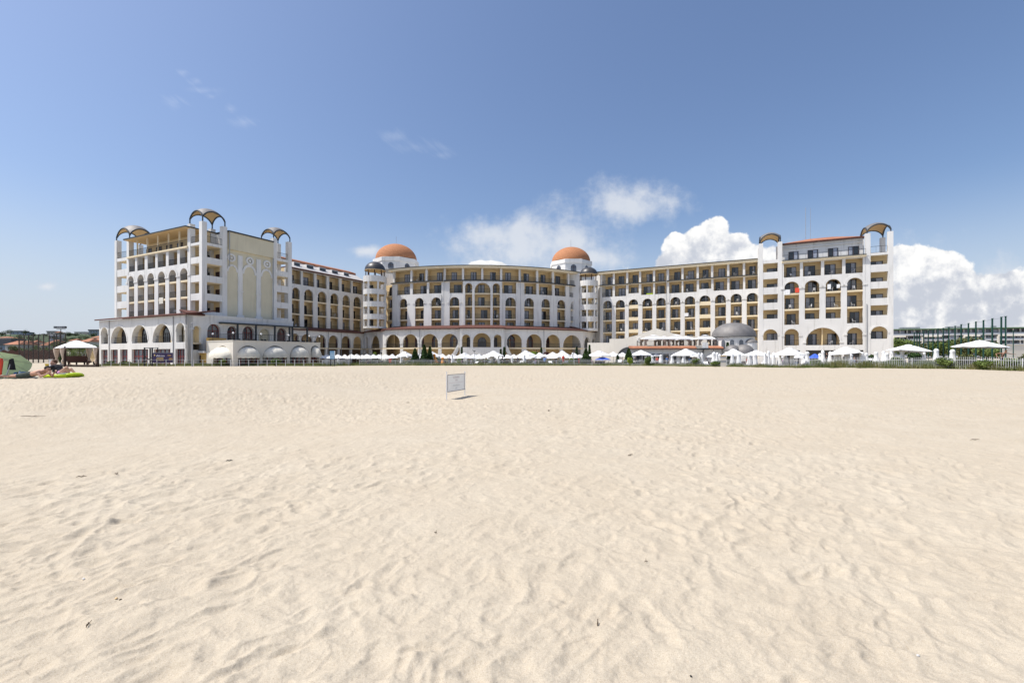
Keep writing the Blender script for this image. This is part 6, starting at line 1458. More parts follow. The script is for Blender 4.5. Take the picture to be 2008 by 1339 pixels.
# ground cover over the hill
w = MB()
gx_ = np.linspace(-1.6, -.70, 60); gy_ = np.linspace(200, 900, 70); vs = [(a * y, y, G(a * y, y) + .25 + .8 * mnoise.noise((a * y * .05, y * .05, 0))) for y in gy_ for a in gx_]
w.add(vs, [(j * 60 + i, j * 60 + i + 1, (j + 1) * 60 + i + 1, (j + 1) * 60 + i) for j in range(69) for i in range(59)], 'leaf_far'); tag(w.build('hillside', smooth=True), kind='structure')
# ------------------------------------------------------------------ people
mat('skin', (0.52, 0.30, 0.21), .6, .4, var=.08, vscale=6); mat('skin_tan', (0.36, 0.19, 0.12), .6, .4, var=.1, vscale=6); mat('hair_dark', (0.02, 0.014, 0.01), .7); mat('hair_brown', (0.10, 0.05, 0.025), .7)
mat('shorts_grey', (0.055, 0.07, 0.06), .85, var=.2, vscale=8); mat('cloth_black', (0.02, 0.02, 0.024), .85); mat('cloth_white', (0.78, 0.78, 0.78), .85); mat('cloth_pink', (0.65, 0.30, 0.55), .85); mat('cloth_blue', (0.10, 0.22, 0.50), .85); mat('cloth_grey', (0.30, 0.32, 0.34), .85)
mat('eye_dark', (0.01, 0.01, 0.01), .3); mat('lips', (0.38, 0.12, 0.10), .5)
def lerp(a, b, t): return tuple(a[i] + (b[i] - a[i]) * t for i in range(3))
def capsule(mb, a, b, ra, rb, m='skin', n=10):
    a, b = Vector(a), Vector(b); k = 5; d = (b - a); pts = [a + d * (i / k) for i in range(k + 1)]; mb.tube(pts, [ra + (rb - ra) * i / k for i in range(k + 1)], m, n); mb.ball(a, ra, m, n, 6); mb.ball(b, rb, m, n, 6)
def voxel(mb, name, parent, size, mname, smooth=6):
    me = bpy.data.meshes.new('tmp'); me.from_pydata([tuple(v) for v in mb.v], [], mb.f); me.update(); o = bpy.data.objects.new('tmp', me); COL.objects.link(o)
    md = o.modifiers.new('r', 'REMESH'); md.mode = 'VOXEL'; md.voxel_size = size; sm = o.modifiers.new('s', 'SMOOTH'); sm.iterations = smooth; sm.factor = .5
    dg = bpy.context.evaluated_depsgraph_get(); dg.update(); r = bpy.data.meshes.new_from_object(o.evaluated_get(dg)); bpy.data.objects.remove(o); bpy.data.meshes.remove(me)
    r.materials.clear(); r.materials.append(M[mname]); r.name = name
    for p in r.polygons: p.use_smooth = True; p.material_index = 0
    q = bpy.data.objects.new(name, r); COL.objects.link(q); q.parent = parent; q.matrix_parent_inverse = Matrix.Translation(-Vector(parent.location)); return q
def person(J, label, skin='skin', hair='hair_dark', hair_long=False, clothes=(), vox=.014, group=None, fingers=True, scale=1.0):
    """J: joint -> world point. One continuous body; clothes and hair are parts"""
    s = scale; base = J['pelvis']; t = thing('person', (base[0], base[1], min(p[2] for p in J.values() if len(p) == 3)), label, 'person', group); b = MB(); C_ = lambda p, q, ra, rb: capsule(b, J[p], J[q], ra * s, rb * s)
    up = Vector(J['chest']) - Vector(J['pelvis']); up.normalize(); sd = Vector(J['sL']) - Vector(J['sR']); sd.normalize()
    mid = lerp(J['pelvis'], J['chest'], .5)
    for k in (-1, 1):
        o = sd * (.055 * s * k)
        capsule(b, Vector(J['pelvis']) + o, Vector(mid) + o * .85, .105 * s, .088 * s); capsule(b, Vector(mid) + o * .85, Vector(J['chest']) + o, .088 * s, .108 * s)
    capsule(b, J['sL'], J['sR'], .062 * s, .062 * s); C_('chest', 'neck', .10, .055); C_('neck', 'head', .05, .055)
    for S in 'LR':
        C_('s' + S, 'e' + S, .050, .038); C_('e' + S, 'w' + S, .037, .025); C_('h' + S, 'k' + S, .083, .054); C_('k' + S, 'a' + S, .052, .034); capsule(b, J['pelvis'], J['h' + S], .10 * s, .088 * s)
        C_('a' + S, 't' + S, .036, .026)
        w_, f_ = Vector(J['w' + S]), Vector(J['f' + S]); d = (f_ - w_); L_ = max(d.length, .05); d.normalize(); lat = d.cross(Vector(J.get('palm' + S, (0, 0, 1)))); lat = lat.normalized() if lat.length > .1 else Vector((0, 1, 0)); nrm = lat.cross(d)
        pc = w_ + d * (.085 * s); capsule(b, w_ + d * .02 * s + lat * .012 * s, pc + lat * .022 * s, .020 * s, .018 * s); capsule(b, w_ + d * .02 * s - lat * .012 * s, pc - lat * .022 * s, .020 * s, .018 * s)
        if fingers:
            for i, (off, ln) in enumerate(((.033, .072), (.012, .082), (-.010, .077), (-.031, .060))):
                r0 = pc + lat * off * s; r1 = r0 + d * ln * .5 * s - nrm * .012 * s; r2 = r1 + d * ln * .42 * s - nrm * (.030 + .006 * i) * s; capsule(b, r0, r1, .0105 * s, .0095 * s, n=8); capsule(b, r1, r2, .0095 * s, .008 * s, n=8)
            r0 = w_ + d * .035 * s + lat * .03 * s; r1 = r0 + (d * .6 + lat * .7) * .04 * s; capsule(b, r0, r1, .013 * s, .011 * s, n=8); capsule(b, r1, r1 + (d * .9 - nrm * .4) * .03 * s, .011 * s, .009 * s, n=8)
    # head: skull, jaw, nose, ears
    h = Vector(J['head']); look = Vector(J['look']).normalized(); hu = Vector(J.get('hup', (0, 0, 1))); hu = (hu - look * hu.dot(look)).normalized(); hs = look.cross(hu)
    rot = Matrix((hs, look, hu)).transposed()
    b.ball(h + hu * .02 * s, (.074 * s, .093 * s, .10 * s), skin, 16, 12, rot); b.ball(h + look * .03 * s - hu * .055 * s, (.052 * s, .058 * s, .062 * s), skin, 14, 10, rot)
    b.ball(h + look * .098 * s - hu * .008 * s, (.014 * s, .020 * s, .026 * s), skin, 8, 6, rot)
    for k in (-1, 1): b.ball(h + hs * .078 * s * k - hu * .005 * s, (.012 * s, .02 * s, .032 * s), skin, 8, 6, rot)
    voxel(b, 'body', t, vox * s, skin, 3)
    for k in (-1, 1): e = MB(); e.ball(h + look * .088 * s + hs * .031 * s * k + hu * .018 * s, (.015 * s, .008 * s, .009 * s), 'eye_dark', 8, 6, rot); e.build('eye', t)
    e = MB(); e.ball(h + look * .086 * s - hu * .055 * s, (.024 * s, .009 * s, .008 * s), 'lips', 8, 6, rot); e.build('mouth', t)
    hb = MB(); hb.ball(h + hu * .038 * s - look * .016 * s, (.084 * s, .096 * s, .098 * s), hair, 14, 10, rot)
    if hair_long: hb.ball(h - look * .07 * s - hu * .07 * s, (.075 * s, .05 * s, .14 * s), hair, 12, 8, rot)
    # keep the face clear of hair
    V = []
    for v in hb.v:
        q = Vector(v) - h; f = q.dot(look)
        if f > .02 * s and q.dot(hu) < .085 * s: v = Vector(v) - look * (f - .02 * s) * 1.0
        V.append(v)
    hb.v = V; hb.build('hair', t, smooth=True)
    for (nm, m, segs) in clothes:
        c = MB()
        for (p, q, ta, tb_, ra, rb) in segs:
            P, Q_ = (Vector(mid) if p == 'mid' else Vector(J[p])), (Vector(mid) if q == 'mid' else Vector(J[q])); A, B = P.lerp(Q_, ta), P.lerp(Q_, tb_)
            if p in ('pelvis', 'mid', 'chest') and q in ('pelvis', 'mid', 'chest'):
                for k in (-1, 1): capsule(c, A + sd * .055 * s * k, B + sd * .055 * s * k, ra * s, rb * s)
            else: capsule(c, A, B, ra * s, rb * s)
        voxel(c, nm, t, max(vox, .014) * s, m, 4)
    return t
SHORTS = [('pelvis', 'mid', 0, .5, .118, .105), ('pelvis', 'hL', 0, 1, .11, .10), ('pelvis', 'hR', 0, 1, .11, .10), ('hL', 'kL', 0, .55, .098, .082), ('hR', 'kR', 0, .55, .098, .082)]
SHIRT = [('pelvis', 'mid', .2, 1, .115, .102), ('mid', 'chest', 0, 1, .102, .12), ('sL', 'sR', 0, 1, .074, .074), ('chest', 'neck', 0, .6, .11, .08), ('sL', 'eL', 0, .6, .064, .056), ('sR', 'eR', 0, .6, .064, .056)]
TROUSERS = SHORTS[:3] + [('hL', 'kL', 0, 1, .096, .07), ('hR', 'kR', 0, 1, .096, .07), ('kL', 'aL', 0, .9, .068, .055), ('kR', 'aR', 0, .9, .068, .055)]
# the two sunbathers: their spot, with x in picture columns at depth Y0 and heights above the sand
Y0 = 16.6; g0 = G(X(70, Y0), Y0)
def S_(px, z, dy=0, Y=Y0): return (X(px, Y0), Y + dy, g0 + z)
J = dict(pelvis=S_(58, .12), chest=S_(80, .19), neck=S_(87.5, .27), head=S_(93, .30), sL=S_(83, .23, .17), sR=S_(83, .21, -.17), eL=S_(92, .05, .20), eR=S_(91, .05, -.20), wL=S_(100, .16, .10), wR=S_(99, .15, -.10), fL=S_(104, .23, .06), fR=S_(103, .22, -.06),
         hL=S_(54, .11, .09), hR=S_(54, .10, -.09), kL=S_(31, .07, .16), kR=S_(33, .07, -.12), aL=S_(13, .10, .20), aR=S_(10, .06, -.16), tL=S_(6, .07, .22), tR=S_(4, .03, -.18), look=(1, -.1, -.35), palmL=(0, -1, .2), palmR=(0, 1, .2))
person(J, 'bare-chested man in dark grey shorts lying on his front reading a phone', skin='skin', clothes=[('shorts', 'shorts_grey', SHORTS)], vox=.011)
w = MB(); w.obox((X(105, Y0), Y0), (1, 0), .012, .04, g0 + .20, g0 + .34, 'black'); o = w.build('phone', origin=(X(105, Y0), Y0, g0 + .2)); tag(o, 'dark phone held up in the hands of the lying man', 'phone')
Y1 = 17.3; g1 = G(X(115, Y1), Y1)
def S1(px, z, dy=0): return (X(px, Y1), Y1 + dy, g1 + z)
J = dict(pelvis=S1(121, .17), chest=S1(112.5, .33), neck=S1(108, .44), head=S1(105.5, .53), sL=S1(110.5, .39, -.15), sR=S1(110.5, .39, .15), eL=S1(103, .20, -.20), eR=S1(104, .20, .22), wL=S1(108, .09, -.16), wR=S1(109, .09, .18), fL=S1(113, .10, -.14), fR=S1(114, .10, .16),
         hL=S1(123, .16, -.09), hR=S1(123, .16, .09), kL=S1(136, .36, -.10), kR=S1(133, .30, .12), aL=S1(140, .12, -.08), aR=S1(143, .10, .12), tL=S1(145.5, .08, -.08), tR=S1(148, .08, .12), look=(-.4, -1, -.15), palmL=(0, 0, 1), palmR=(0, 0, 1))
person(J, 'woman in a black top leaning back on a lime green air mat beside the man', hair='hair_brown', clothes=[('top', 'cloth_black', SHIRT), ('wrap', 'cloth_pink', SHORTS[:3])], vox=.011)
w = MB(); 
for i in range(5): yy = Y1 - .32 + i * .16; w.tube([S1(103, .05, -.32 + i * .16), S1(147, .05, -.32 + i * .16)], .06, 'lime', 8); 
w.ball(S1(146, .10), (.12, .34, .07), 'lime', 12, 8); o = w.build('air_mattress', smooth=True, origin=S1(125, 0)); tag(o, 'lime green inflatable mattress lying on the sand under the woman', 'air mattress')
w = MB(); w.hexa([S1(126, .12, -.25), S1(139, .12, -.25), S1(139, .12, .25), S1(126, .12, .25), S1(126, .15, -.25), S1(139, .17, -.25), S1(139, .16, .25), S1(126, .16, .25)], 'cloth_white'); o = w.build('towel', origin=S1(132, .12)); tag(o, 'white towel spread on the lime green air mattress', 'towel')
# tilted green beach parasol with things hung on its pole
gp_ = thing('beach_parasol', S_(20, 0, .3), 'tilted pale green beach parasol shown from its underside, at the left edge', 'parasol')
mat('canvas_green', (0.42, 0.48, 0.36), .75); 
_nt = M['canvas_green'].node_tree; _b = _nt.nodes['Principled BSDF']; _tr = N(_nt, 'ShaderNodeBsdfTranslucent'); _tr.inputs[0].default_value = (.32, .44, .25, 1); _mx = N(_nt, 'ShaderNodeMixShader', i_0=.28); _out = [n for n in _nt.nodes if n.type == 'OUTPUT_MATERIAL'][0]; L(_nt, _b.outputs[0], _mx.inputs[1]); L(_nt, _tr.outputs[0], _mx.inputs[2]); L(_nt, _mx.outputs[0], _out.inputs[0])
ax = Vector((-.34, .50, .80)).normalized(); c0_ = Vector((X(8, 16.9), 16.9, Z(713, 16.9))); a_ = ax.cross(Vector((0, 0, 1))).normalized(); b_ = a_.cross(ax).normalized(); Rr = .74; w = MB(); vs = [c0_ + ax * .22]; nn = 32
for k, (rr2, dd) in enumerate(((.35, .20), (.7, .12), (1.0, 0.0))):
    for j in range(nn):
        t = 2 * math.pi * j / nn; f = 1 - .04 * math.sin((j % 4) / 4 * math.pi); vs.append(c0_ + (a_ * math.cos(t) + b_ * math.sin(t)) * Rr * rr2 * f + ax * (dd - .03 * math.sin((j % 4) / 4 * math.pi) * rr2))
fs = [(0, 1 + j, 1 + (j + 1) % nn) for j in range(nn)] + [(1 + k * nn + j, 1 + (k + 1) * nn + j, 1 + (k + 1) * nn + (j + 1) % nn, 1 + k * nn + (j + 1) % nn) for k in range(2) for j in range(nn)]
w.add(vs, fs, 'canvas_green'); w.build('canopy', gp_)
for j in range(8): w = MB(); w.tube([c0_ + ax * .19, vs[1 + 2 * nn + j * 4]], .008, 'steel', 5); w.build('rib', gp_)
w = MB(); foot = Vector(S_(15, -.1, -.1)); knee = Vector(S_(20, .62, .05)); w.tube([foot, knee, c0_ + ax * .20], .017, 'steel', 8); w.build('pole', gp_)
w = MB(); w.lathe([(.01, .62), (.075, .60), (.085, .45), (.06, .2), (.045, .02), (.01, 0)], S_(9.5, .10, -.15), 'red_cloth', 12, mod=lambda a, z: 1 + .12 * math.cos(4 * a)); o = w.build('parasol_bag', smooth=True, origin=S_(9.5, .1, -.15)); tag(o, 'orange red parasol sleeve hanging from the green parasol', 'sleeve')
w = MB(); w.hexa([S_(14, .30, .0), S_(24.5, .28, .0), S_(24.5, .28, .12), S_(14, .30, .12), S_(16.5, .66, .02), S_(21.5, .70, .02), S_(21.5, .70, .09), S_(16.5, .66, .09)], 'cloth_black'); o = w.build('bag', origin=S_(19, .3)); tag(o, 'black bag hanging on the pole of the green parasol', 'bag')
w = MB(); w.hexa([S_(16, 0, .15), S_(31, 0, .15), S_(31, 0, .40), S_(16, 0, .40), S_(17, .19, .17), S_(29.5, .21, .17), S_(29.5, .21, .38), S_(17, .19, .38)], 'cloth_blue'); w.hexa([S_(24, -.0, .13), S_(32, 0, .13), S_(32, 0, .15), S_(24, 0, .15), S_(25, .2, .15), S_(30, .21, .15), S_(30, .21, .17), S_(25, .2, .17)], 'navy'); o = w.build('cooler_bag', origin=S_(23, 0, .2)); tag(o, 'blue and navy cooler bag standing on the sand under the green parasol', 'bag')
bt = thing('water_bottle', S_(35.5, 0, .05), 'clear water bottle with a blue band standing by the lying man', 'bottle'); mat('bottle_plastic', (0.62, 0.70, 0.76), .12, .6)
w = MB(); w.lathe([(.001, 0), (.045, 0), (.045, .14), (.04, .17), (.018, .21), (.018, .23)], S_(35.5, 0, .05), 'bottle_plastic', 14); w.build('bottle_body', bt, smooth=True); w = MB(); w.lathe([(.0455, .09), (.0455, .13)], S_(35.5, 0, .05), 'cloth_blue', 14); w.build('bottle_band', bt); w = MB(); w.lathe([(.02, .225), (.02, .25), (.001, .25)], S_(35.5, 0, .05), 'cloth_blue', 10); w.build('cap', bt)
# man with outstretched arm behind the fence
Y2 = 47.5
def S2(px, py, dy=0): return (X(px, Y2), Y2 + dy, Z(py, Y2))
J = dict(pelvis=S2(1965.5, 705.5, .05), chest=S2(1966.5, 694.5), neck=S2(1968, 691.5, -.08), head=S2(1969.5, 688.7, -.16), sL=S2(1974, 692.3), sR=S2(1961, 692.8), eL=S2(1983, 694), eR=S2(1955, 693.8, .1), wL=S2(1989, 694.5), wR=S2(1953.5, 699.5, -.1), fL=S2(1993, 694), fR=S2(1955, 701.5, -.15),
         hL=S2(1968, 707), hR=S2(1962.5, 707), kL=S2(1969, 715), kR=S2(1962, 715), aL=S2(1969.5, 723), aR=S2(1961, 723), tL=S2(1970, 724, -.2), tR=S2(1960.5, 724, -.2), look=(.1, -.8, -.55), palmL=(0, 0, 1), palmR=(0, 1, 0))
person(J, 'tanned bare-chested man behind the fence stretching one arm out to the right', skin='skin_tan', hair='hair_brown', clothes=[('shorts', 'navy', SHORTS)], vox=.016)
def standing(px, Y, top, label, clothes, skin='skin', hair='hair_dark', face=(0, -1, 0), group=None, hl=False, foot=None):
    x = X(px, Y); z0 = G(x, Y) + .0 if foot is None else foot; hgt = Z(top, Y) - z0; s = hgt / 1.75; f = Vector(face).normalized(); r_ = Vector((f.y, -f.x, 0)); P = lambda a, b, z: tuple(Vector((x, Y, z0)) + r_ * (a * s) + f * (b * s) + Vector((0, 0, z * s)))
    k = random.uniform(-.05, .12)
    J = dict(pelvis=P(0, 0, .95), chest=P(0, .01, 1.32), neck=P(0, 0, 1.48), head=P(0, .02, 1.61), sL=P(-.17, 0, 1.41), sR=P(.17, 0, 1.41), eL=P(-.23, -.02 + k, 1.13), eR=P(.24, .03, 1.12), wL=P(-.20, .16 + k, .95), wR=P(.25, .10, .88), fL=P(-.18, .2 + k, .88), fR=P(.25, .13, .80), hL=P(-.09, 0, .92), hR=P(.09, 0, .92),
             kL=P(-.11, .08, .50), kR=P(.10, -.02, .50), aL=P(-.12, .06, .08), aR=P(.11, -.08, .08), tL=P(-.13, .20, .03), tR=P(.12, .05, .03), look=tuple(f), palmL=tuple(r_), palmR=tuple(r_))
    person(J, label, skin, hair, hl, clothes, vox=.022, fingers=True, group=group, scale=s)
standing(881.5, 79, 699.5, 'man in a navy shirt and grey shorts standing beside the orange parasols', [('shirt', 'navy', SHIRT), ('shorts', 'shorts_grey', SHORTS)])
standing(1104.5, 77.5, 695.5, 'person in a bright orange red dress under the large parasol', [('dress', 'red_cloth', SHIRT + SHORTS)], hair='hair_brown', face=(.4, -1, 0), hl=True)
standing(1050, 80, 703, 'person in pink standing under the parasols by the lamp post', [('shirt', 'cloth_pink', SHIRT), ('shorts', 'cloth_white', SHORTS)], face=(-1, -.4, 0))
standing(923.5, 80.5, 703.5, 'person in a white shirt under the parasol left of the porch', [('shirt', 'cloth_white', SHIRT), ('shorts', 'cloth_blue', SHORTS)], face=(1, -.5, 0))
standing(968.5, 81.5, 698.5, 'person in a black shirt under the parasol before the entrance', [('shirt', 'cloth_black', SHIRT), ('trousers', 'shorts_grey', TROUSERS)], face=(-.3, -1, 0))
standing(707, 82, 699.5, 'person in dark clothes at the gap in the picket fence', [('shirt', 'navy', SHIRT), ('trousers', 'cloth_black', TROUSERS)], face=(-1, -.2, 0))
standing(1289, 76, 699, 'person in a red shirt before the bar between folded parasols', [('shirt', 'red_cloth', SHIRT), ('trousers', 'cloth_black', TROUSERS)])
standing(1308, 76.5, 698.5, 'person in a blue shirt before the bar', [('shirt', 'cloth_blue', SHIRT), ('trousers', 'shorts_grey', TROUSERS)], face=(.6, -1, 0))
standing(1516, 68, 699, 'person in blue between folded parasols at the left arch', [('shirt', 'cloth_blue', SHIRT), ('shorts', 'shorts_grey', SHORTS)], face=(1, -.6, 0))
standing(1656, 64, 696, 'person in a black shirt under the tilted wide parasol', [('shirt', 'cloth_black', SHIRT), ('shorts', 'shorts_grey', SHORTS)], face=(-.4, -1, 0))
standing(1675, 64.5, 699, 'person in blue trunks right of the tilted parasol', [('shorts', 'cloth_blue', SHORTS)], skin='skin_tan')
# more guests among the parasols, each a copy with its own parts
_src = [o for o in COL.objects if o.name.startswith('person') and not o.parent and o.location.y > 76]
for i, px_ in enumerate((720, 765, 905, 948, 985, 1015, 1068, 1090, 1135, 1160, 1192, 1246, 1320, 1352, 1385, 1465, 1533, 1562, 1622, 1690)):
    s_ = _src[i % len(_src)]; Y_ = float(np.interp(px_, [700, 1160, 1340, 1500, 1700], [81, 79.5, 75, 68.5, 63])) + rnd.uniform(0, 2); x_ = X(px_, Y_)
    dup(s_, (x_, Y_, G(x_, Y_)), rnd.uniform(0, 6.28), label='guest standing in the shade among the white parasols', group='guests among the pool parasols')
# ------------------------------------------------------------------ beach gazebo with sofa, left
YG = 57; zg0 = G(X(150, YG), YG); gz_ = thing('beach_gazebo', (X(150, YG), YG, zg0), 'open beach gazebo with a white two-tier canopy and tied curtains', 'gazebo')
def gpt(px, dy, py=None, z=None): return (X(px, YG), YG + dy, Z(py, YG) if py else zg0 + z)
xs0, xs1 = X(127.5, YG), X(192, YG); xb0, xb1 = X(108, YG) , X(172, YG); yb = YG + 4.2; 
xb0, xb1 = X(107.5, yb), X(171.5, yb); zed = Z(681.5, YG)
cor = [(xs0, YG), (xs1, YG), (xb1, yb), (xb0, yb)]; cxm, cym = sum(c[0] for c in cor) / 4, sum(c[1] for c in cor) / 4
w = MB(); rings = [(1.06, zed), (.62, zed + .46), (.36, zed + .66)]; vs = []
for s, z in rings: vs += [(cxm + (a - cxm) * s, cym + (b - cym) * s, z) for a, b in cor]
w.add(vs, [(4 * i + j, 4 * i + (j + 1) % 4, 4 * i + 4 + (j + 1) % 4, 4 * i + 4 + j) for i in range(2) for j in range(4)], 'canvas_white'); w.add([(cxm + (a - cxm) * .42, cym + (b - cym) * .42, zed + .70) for a, b in cor] + [(cxm, cym, zed + .98)], [(0, 1, 4), (1, 2, 4), (2, 3, 4), (3, 0, 4)], 'canvas_white'); w.build('canopy', gz_)
w = MB()
for (a, b) in zip(cor, cor[1:] + cor[:1]): w.tube([(*a, zed - .02), (*b, zed - .02)], .05, 'wood_dark', 5)
w.build('top_frame', gz_)
for (a, b) in cor: w = MB(); w.box(a - .09, a + .09, b - .09, b + .09, zg0 - .2, zed + .15, 'wood_dark'); w.build('post', gz_)
w = MB(); w.tube([(xs0, YG, zg0 + .14), (xs1, YG, zg0 + .14)], .12, 'wood_dark', 4); w.tube([(xs0, YG, zg0 + .14), (xb0, yb, zg0 + .14)], .12, 'wood_dark', 4); w.build('base_rail', gz_)
for (a, b) in cor:
    w = MB(); w.lathe([(.30, 2.6), (.26, 2.1), (.12, 1.35), (.09, 1.25), (.18, 1.0), (.16, .7), (.05, .6)], (a + (.22 if a < cxm else -.22), b, zg0 + (zed - zg0 - 2.65)), 'beige_drape', 12, mod=lambda t, z: 1 + .15 * math.cos(5 * t)); w.build('curtain_drape', gz_, smooth=True)
so = thing('sofa', (X(150, YG + 1.6), YG + 1.6, zg0), 'long brown wicker sofa with its back to the sea, inside the gazebo', 'sofa'); ys = YG + 1.2; x0_, x1_ = X(126, ys), X(169.5, ys)
w = MB(); w.hexa([(x0_ + .2, ys, zg0 + .65), (x1_ - .2, ys, zg0 + .65), (x1_ - .2, ys + .18, zg0 + .65), (x0_ + .2, ys + .18, zg0 + .65), (x0_, ys - .1, zg0 + 1.35), (x1_, ys - .1, zg0 + 1.35), (x1_, ys + .1, zg0 + 1.35), (x0_, ys + .1, zg0 + 1.35)], 'wicker'); w.build('backrest', so)
w = MB(); w.box(x0_ + .2, x1_ - .2, ys + .18, ys + .95, zg0 + .5, zg0 + .68, 'wicker'); w.build('seat', so)
for a in (x0_ + .4, (x0_ + x1_) / 2, x1_ - .4):
    w = MB(); w.box(a - .06, a + .06, ys + .1, ys + .22, zg0, zg0 + .62, 'wood_dark'); w.build('leg', so)
def sitting(px, Y, zs, label, clothes, face, **k):
    x = X(px, Y); f = Vector(face).normalized(); r_ = Vector((f.y, -f.x, 0)); P = lambda a, b, z: tuple(Vector((x, Y, zs)) + r_ * a + f * b + Vector((0, 0, z)))
    J = dict(pelvis=P(0, 0, .10), chest=P(0, -.04, .48), neck=P(0, -.02, .64), head=P(0, .01, .77), sL=P(-.17, -.03, .57), sR=P(.17, -.03, .57), eL=P(-.25, .05, .30), eR=P(.25, .05, .30), wL=P(-.18, .28, .25), wR=P(.18, .28, .25), fL=P(-.15, .36, .22), fR=P(.15, .36, .22), hL=P(-.09, .04, .09), hR=P(.09, .04, .09), kL=P(-.12, .45, .10), kR=P(.12, .45, .10),
             aL=P(-.12, .47, -.33), aR=P(.12, .47, -.33), tL=P(-.12, .6, -.40), tR=P(.12, .6, -.40), look=tuple(f), palmL=tuple(r_), palmR=tuple(r_)); person(J, label, clothes=clothes, vox=.02, **k)
sitting(165, ys + .55, zg0 + .68, 'bare-shouldered man seen from behind sitting on the sofa in the gazebo', [('shorts', 'navy', SHORTS)], (0, 1, 0))
sitting(127.5, ys + .9, zg0 + .62, 'person in pink sitting at the left end of the gazebo sofa', [('shirt', 'cloth_pink', SHIRT), ('shorts', 'cloth_white', SHORTS)], (.8, .6, 0), hair='hair_brown')
def bin_(px, Y, r, h, m, label, name='bin'):
    x = X(px, Y); z0 = G(x, Y); w = MB(); w.lathe([(.01, 0), (r * .8, 0), (r, h), (r * 1.08, h), (r * 1.08, h + .05), (r * .9, h + .05), (r * .85, h * .6), (.01, h * .6)], (x, Y, z0), m, 16); o = w.build(name, smooth=False, origin=(x, Y, z0)); tag(o, label, 'bin' if name == 'bin' else 'tub')
bin_(186.5, 60, .22, .62, 'black', 'black litter bin standing by the right post of the gazebo'); mat('yellow_tub', (.6, .45, .04), .6)
bin_(93.5, 62, .27, .30, 'yellow_tub', 'yellow tub on the sand left of the gazebo', 'tub'); bin_(122, 63, .25, .5, 'pole_grey', 'grey planter tub under the shrub by the gazebo', 'planter')
tree(119, 696, 714, 10, 63.5, 'leaf_conifer', 'dark potted shrub left of the gazebo curtain', cat='shrub', name='shrub', n=700, lobes=4)
w = MB(); x = X(99, 42); zz0 = G(x, 42); w.box(x - .09, x + .09, 41.95, 42.05, zz0, Z(705, 42), 'white_plastic'); w.box(x - .1, x + .1, 41.9, 42.1, Z(705, 42), Z(705, 42) + .03, 'white_plastic'); o = w.build('marker_post', origin=(x, 42, zz0)); tag(o, 'short white marker post in the sand before the gazebo', 'post')
pf = thing('fence_panel', (X(183, 95), 95, 0), 'pale wooden slat panel behind the right side of the gazebo', 'fence'); w = MB()
for i in range(12): a = X(176 + i * 1.6, 95); w.box(a, a + .09, 95, 95.05, .2, Z(688, 95), 'soffit')
w.build('panel_slats', pf)
# ------------------------------------------------------------------ small structures before the hotel
def frame_box(name, p, parts_, label, cat): pass
YS = 66; ab = thing('shower_frame', (X(297, YS), YS, 0), 'dark steel frame with a crossed brace before the left arcade', 'frame'); z0 = -.1
for px in (283.5, 294.5, 298.5): w = MB(); x = X(px, YS + (1.2 if px == 294.5 else 0)); yy = YS + (1.2 if px == 294.5 else 0); w.box(x - .07, x + .07, yy - .07, yy + .07, z0, Z(682.6, YS), 'dark_metal'); w.build('post', ab)
w = MB(); w.box(X(282.5, YS), X(310, YS), YS - .08, YS + .08, Z(682.6, YS), Z(681.4, YS), 'dark_metal'); w.build('beam', ab)
w = MB(); w.tube([(X(309, YS), YS, Z(682, YS)), (X(309.6, YS), YS, Z(690, YS))], .07, 'dark_metal', 5); w.build('arm', ab)
for a, b in (((284, 700), (298, 709)), ((284, 709), (298, 700))): w = MB(); w.tube([(X(a[0], YS), YS + .1, Z(a[1], YS)), (X(b[0], YS), YS + .1, Z(b[1], YS))], .05, 'dark_metal', 5); w.build('brace', ab)
def text_mesh(s, name, loc, size, m, parent, rz=0, ext=.004, align='CENTER', sx=1):
    cu = bpy.data.curves.new('t', 'FONT'); cu.body = s; cu.size = size; cu.extrude = ext; cu.align_x = align; cu.align_y = 'CENTER'; o = bpy.data.objects.new('t', cu); COL.objects.link(o); dg = bpy.context.evaluated_depsgraph_get(); dg.update()
    me = bpy.data.meshes.new_from_object(o.evaluated_get(dg)); bpy.data.objects.remove(o); bpy.data.curves.remove(cu); me.materials.clear(); me.materials.append(M[m]); me.name = name
    me.transform(Matrix.Translation(loc) @ Matrix.Rotation(rz, 4, 'Z') @ Matrix.Rotation(R(90), 4, 'X') @ Matrix.Scale(sx, 4, (1, 0, 0))); q = bpy.data.objects.new(name, me); COL.objects.link(q); q.parent = parent; q.matrix_parent_inverse = Matrix.Translation(-Vector(parent.location)); return q
mat('banner_navy', (0.035, 0.025, 0.075), .6, var=.3, vscale=1.2); mat('gold', (0.62, 0.46, 0.18), .5); mat('gold_dim', (0.30, 0.18, 0.08), .6, var=.4, vscale=3); mat('letter_white', (0.7, 0.7, 0.78), .6)
YB = 65.5; bn = thing('banner', (X(320, YB), YB, 0), 'dark violet advertising banner with white and gold lettering on the wire fence', 'banner'); w = MB(); w.box(X(299.5, YB), X(338.8, YB), YB - .03, YB, Z(711, YB), Z(692, YB), 'banner_navy'); w.build('panel', bn)
w = MB(); w.box(X(299, YB), X(339.2, YB), YB + .002, YB + .03, Z(692, YB), Z(691.4, YB), 'pole_grey'); w.build('frame', bn)
text_mesh('efbet.com', 'lettering', (X(315, YB), YB - .04, Z(697.6, YB)), .42, 'letter_white', bn, sx=.72); text_mesh('ПАОБ', 'lettering', (X(314, YB), YB - .04, Z(705.6, YB)), .42, 'gold', bn, sx=.95)
w = MB(); w.box(X(307.5, YB), X(321, YB), YB - .04, YB - .03, Z(702.6, YB), Z(701.6, YB), 'gold'); w.build('gold_line', bn)
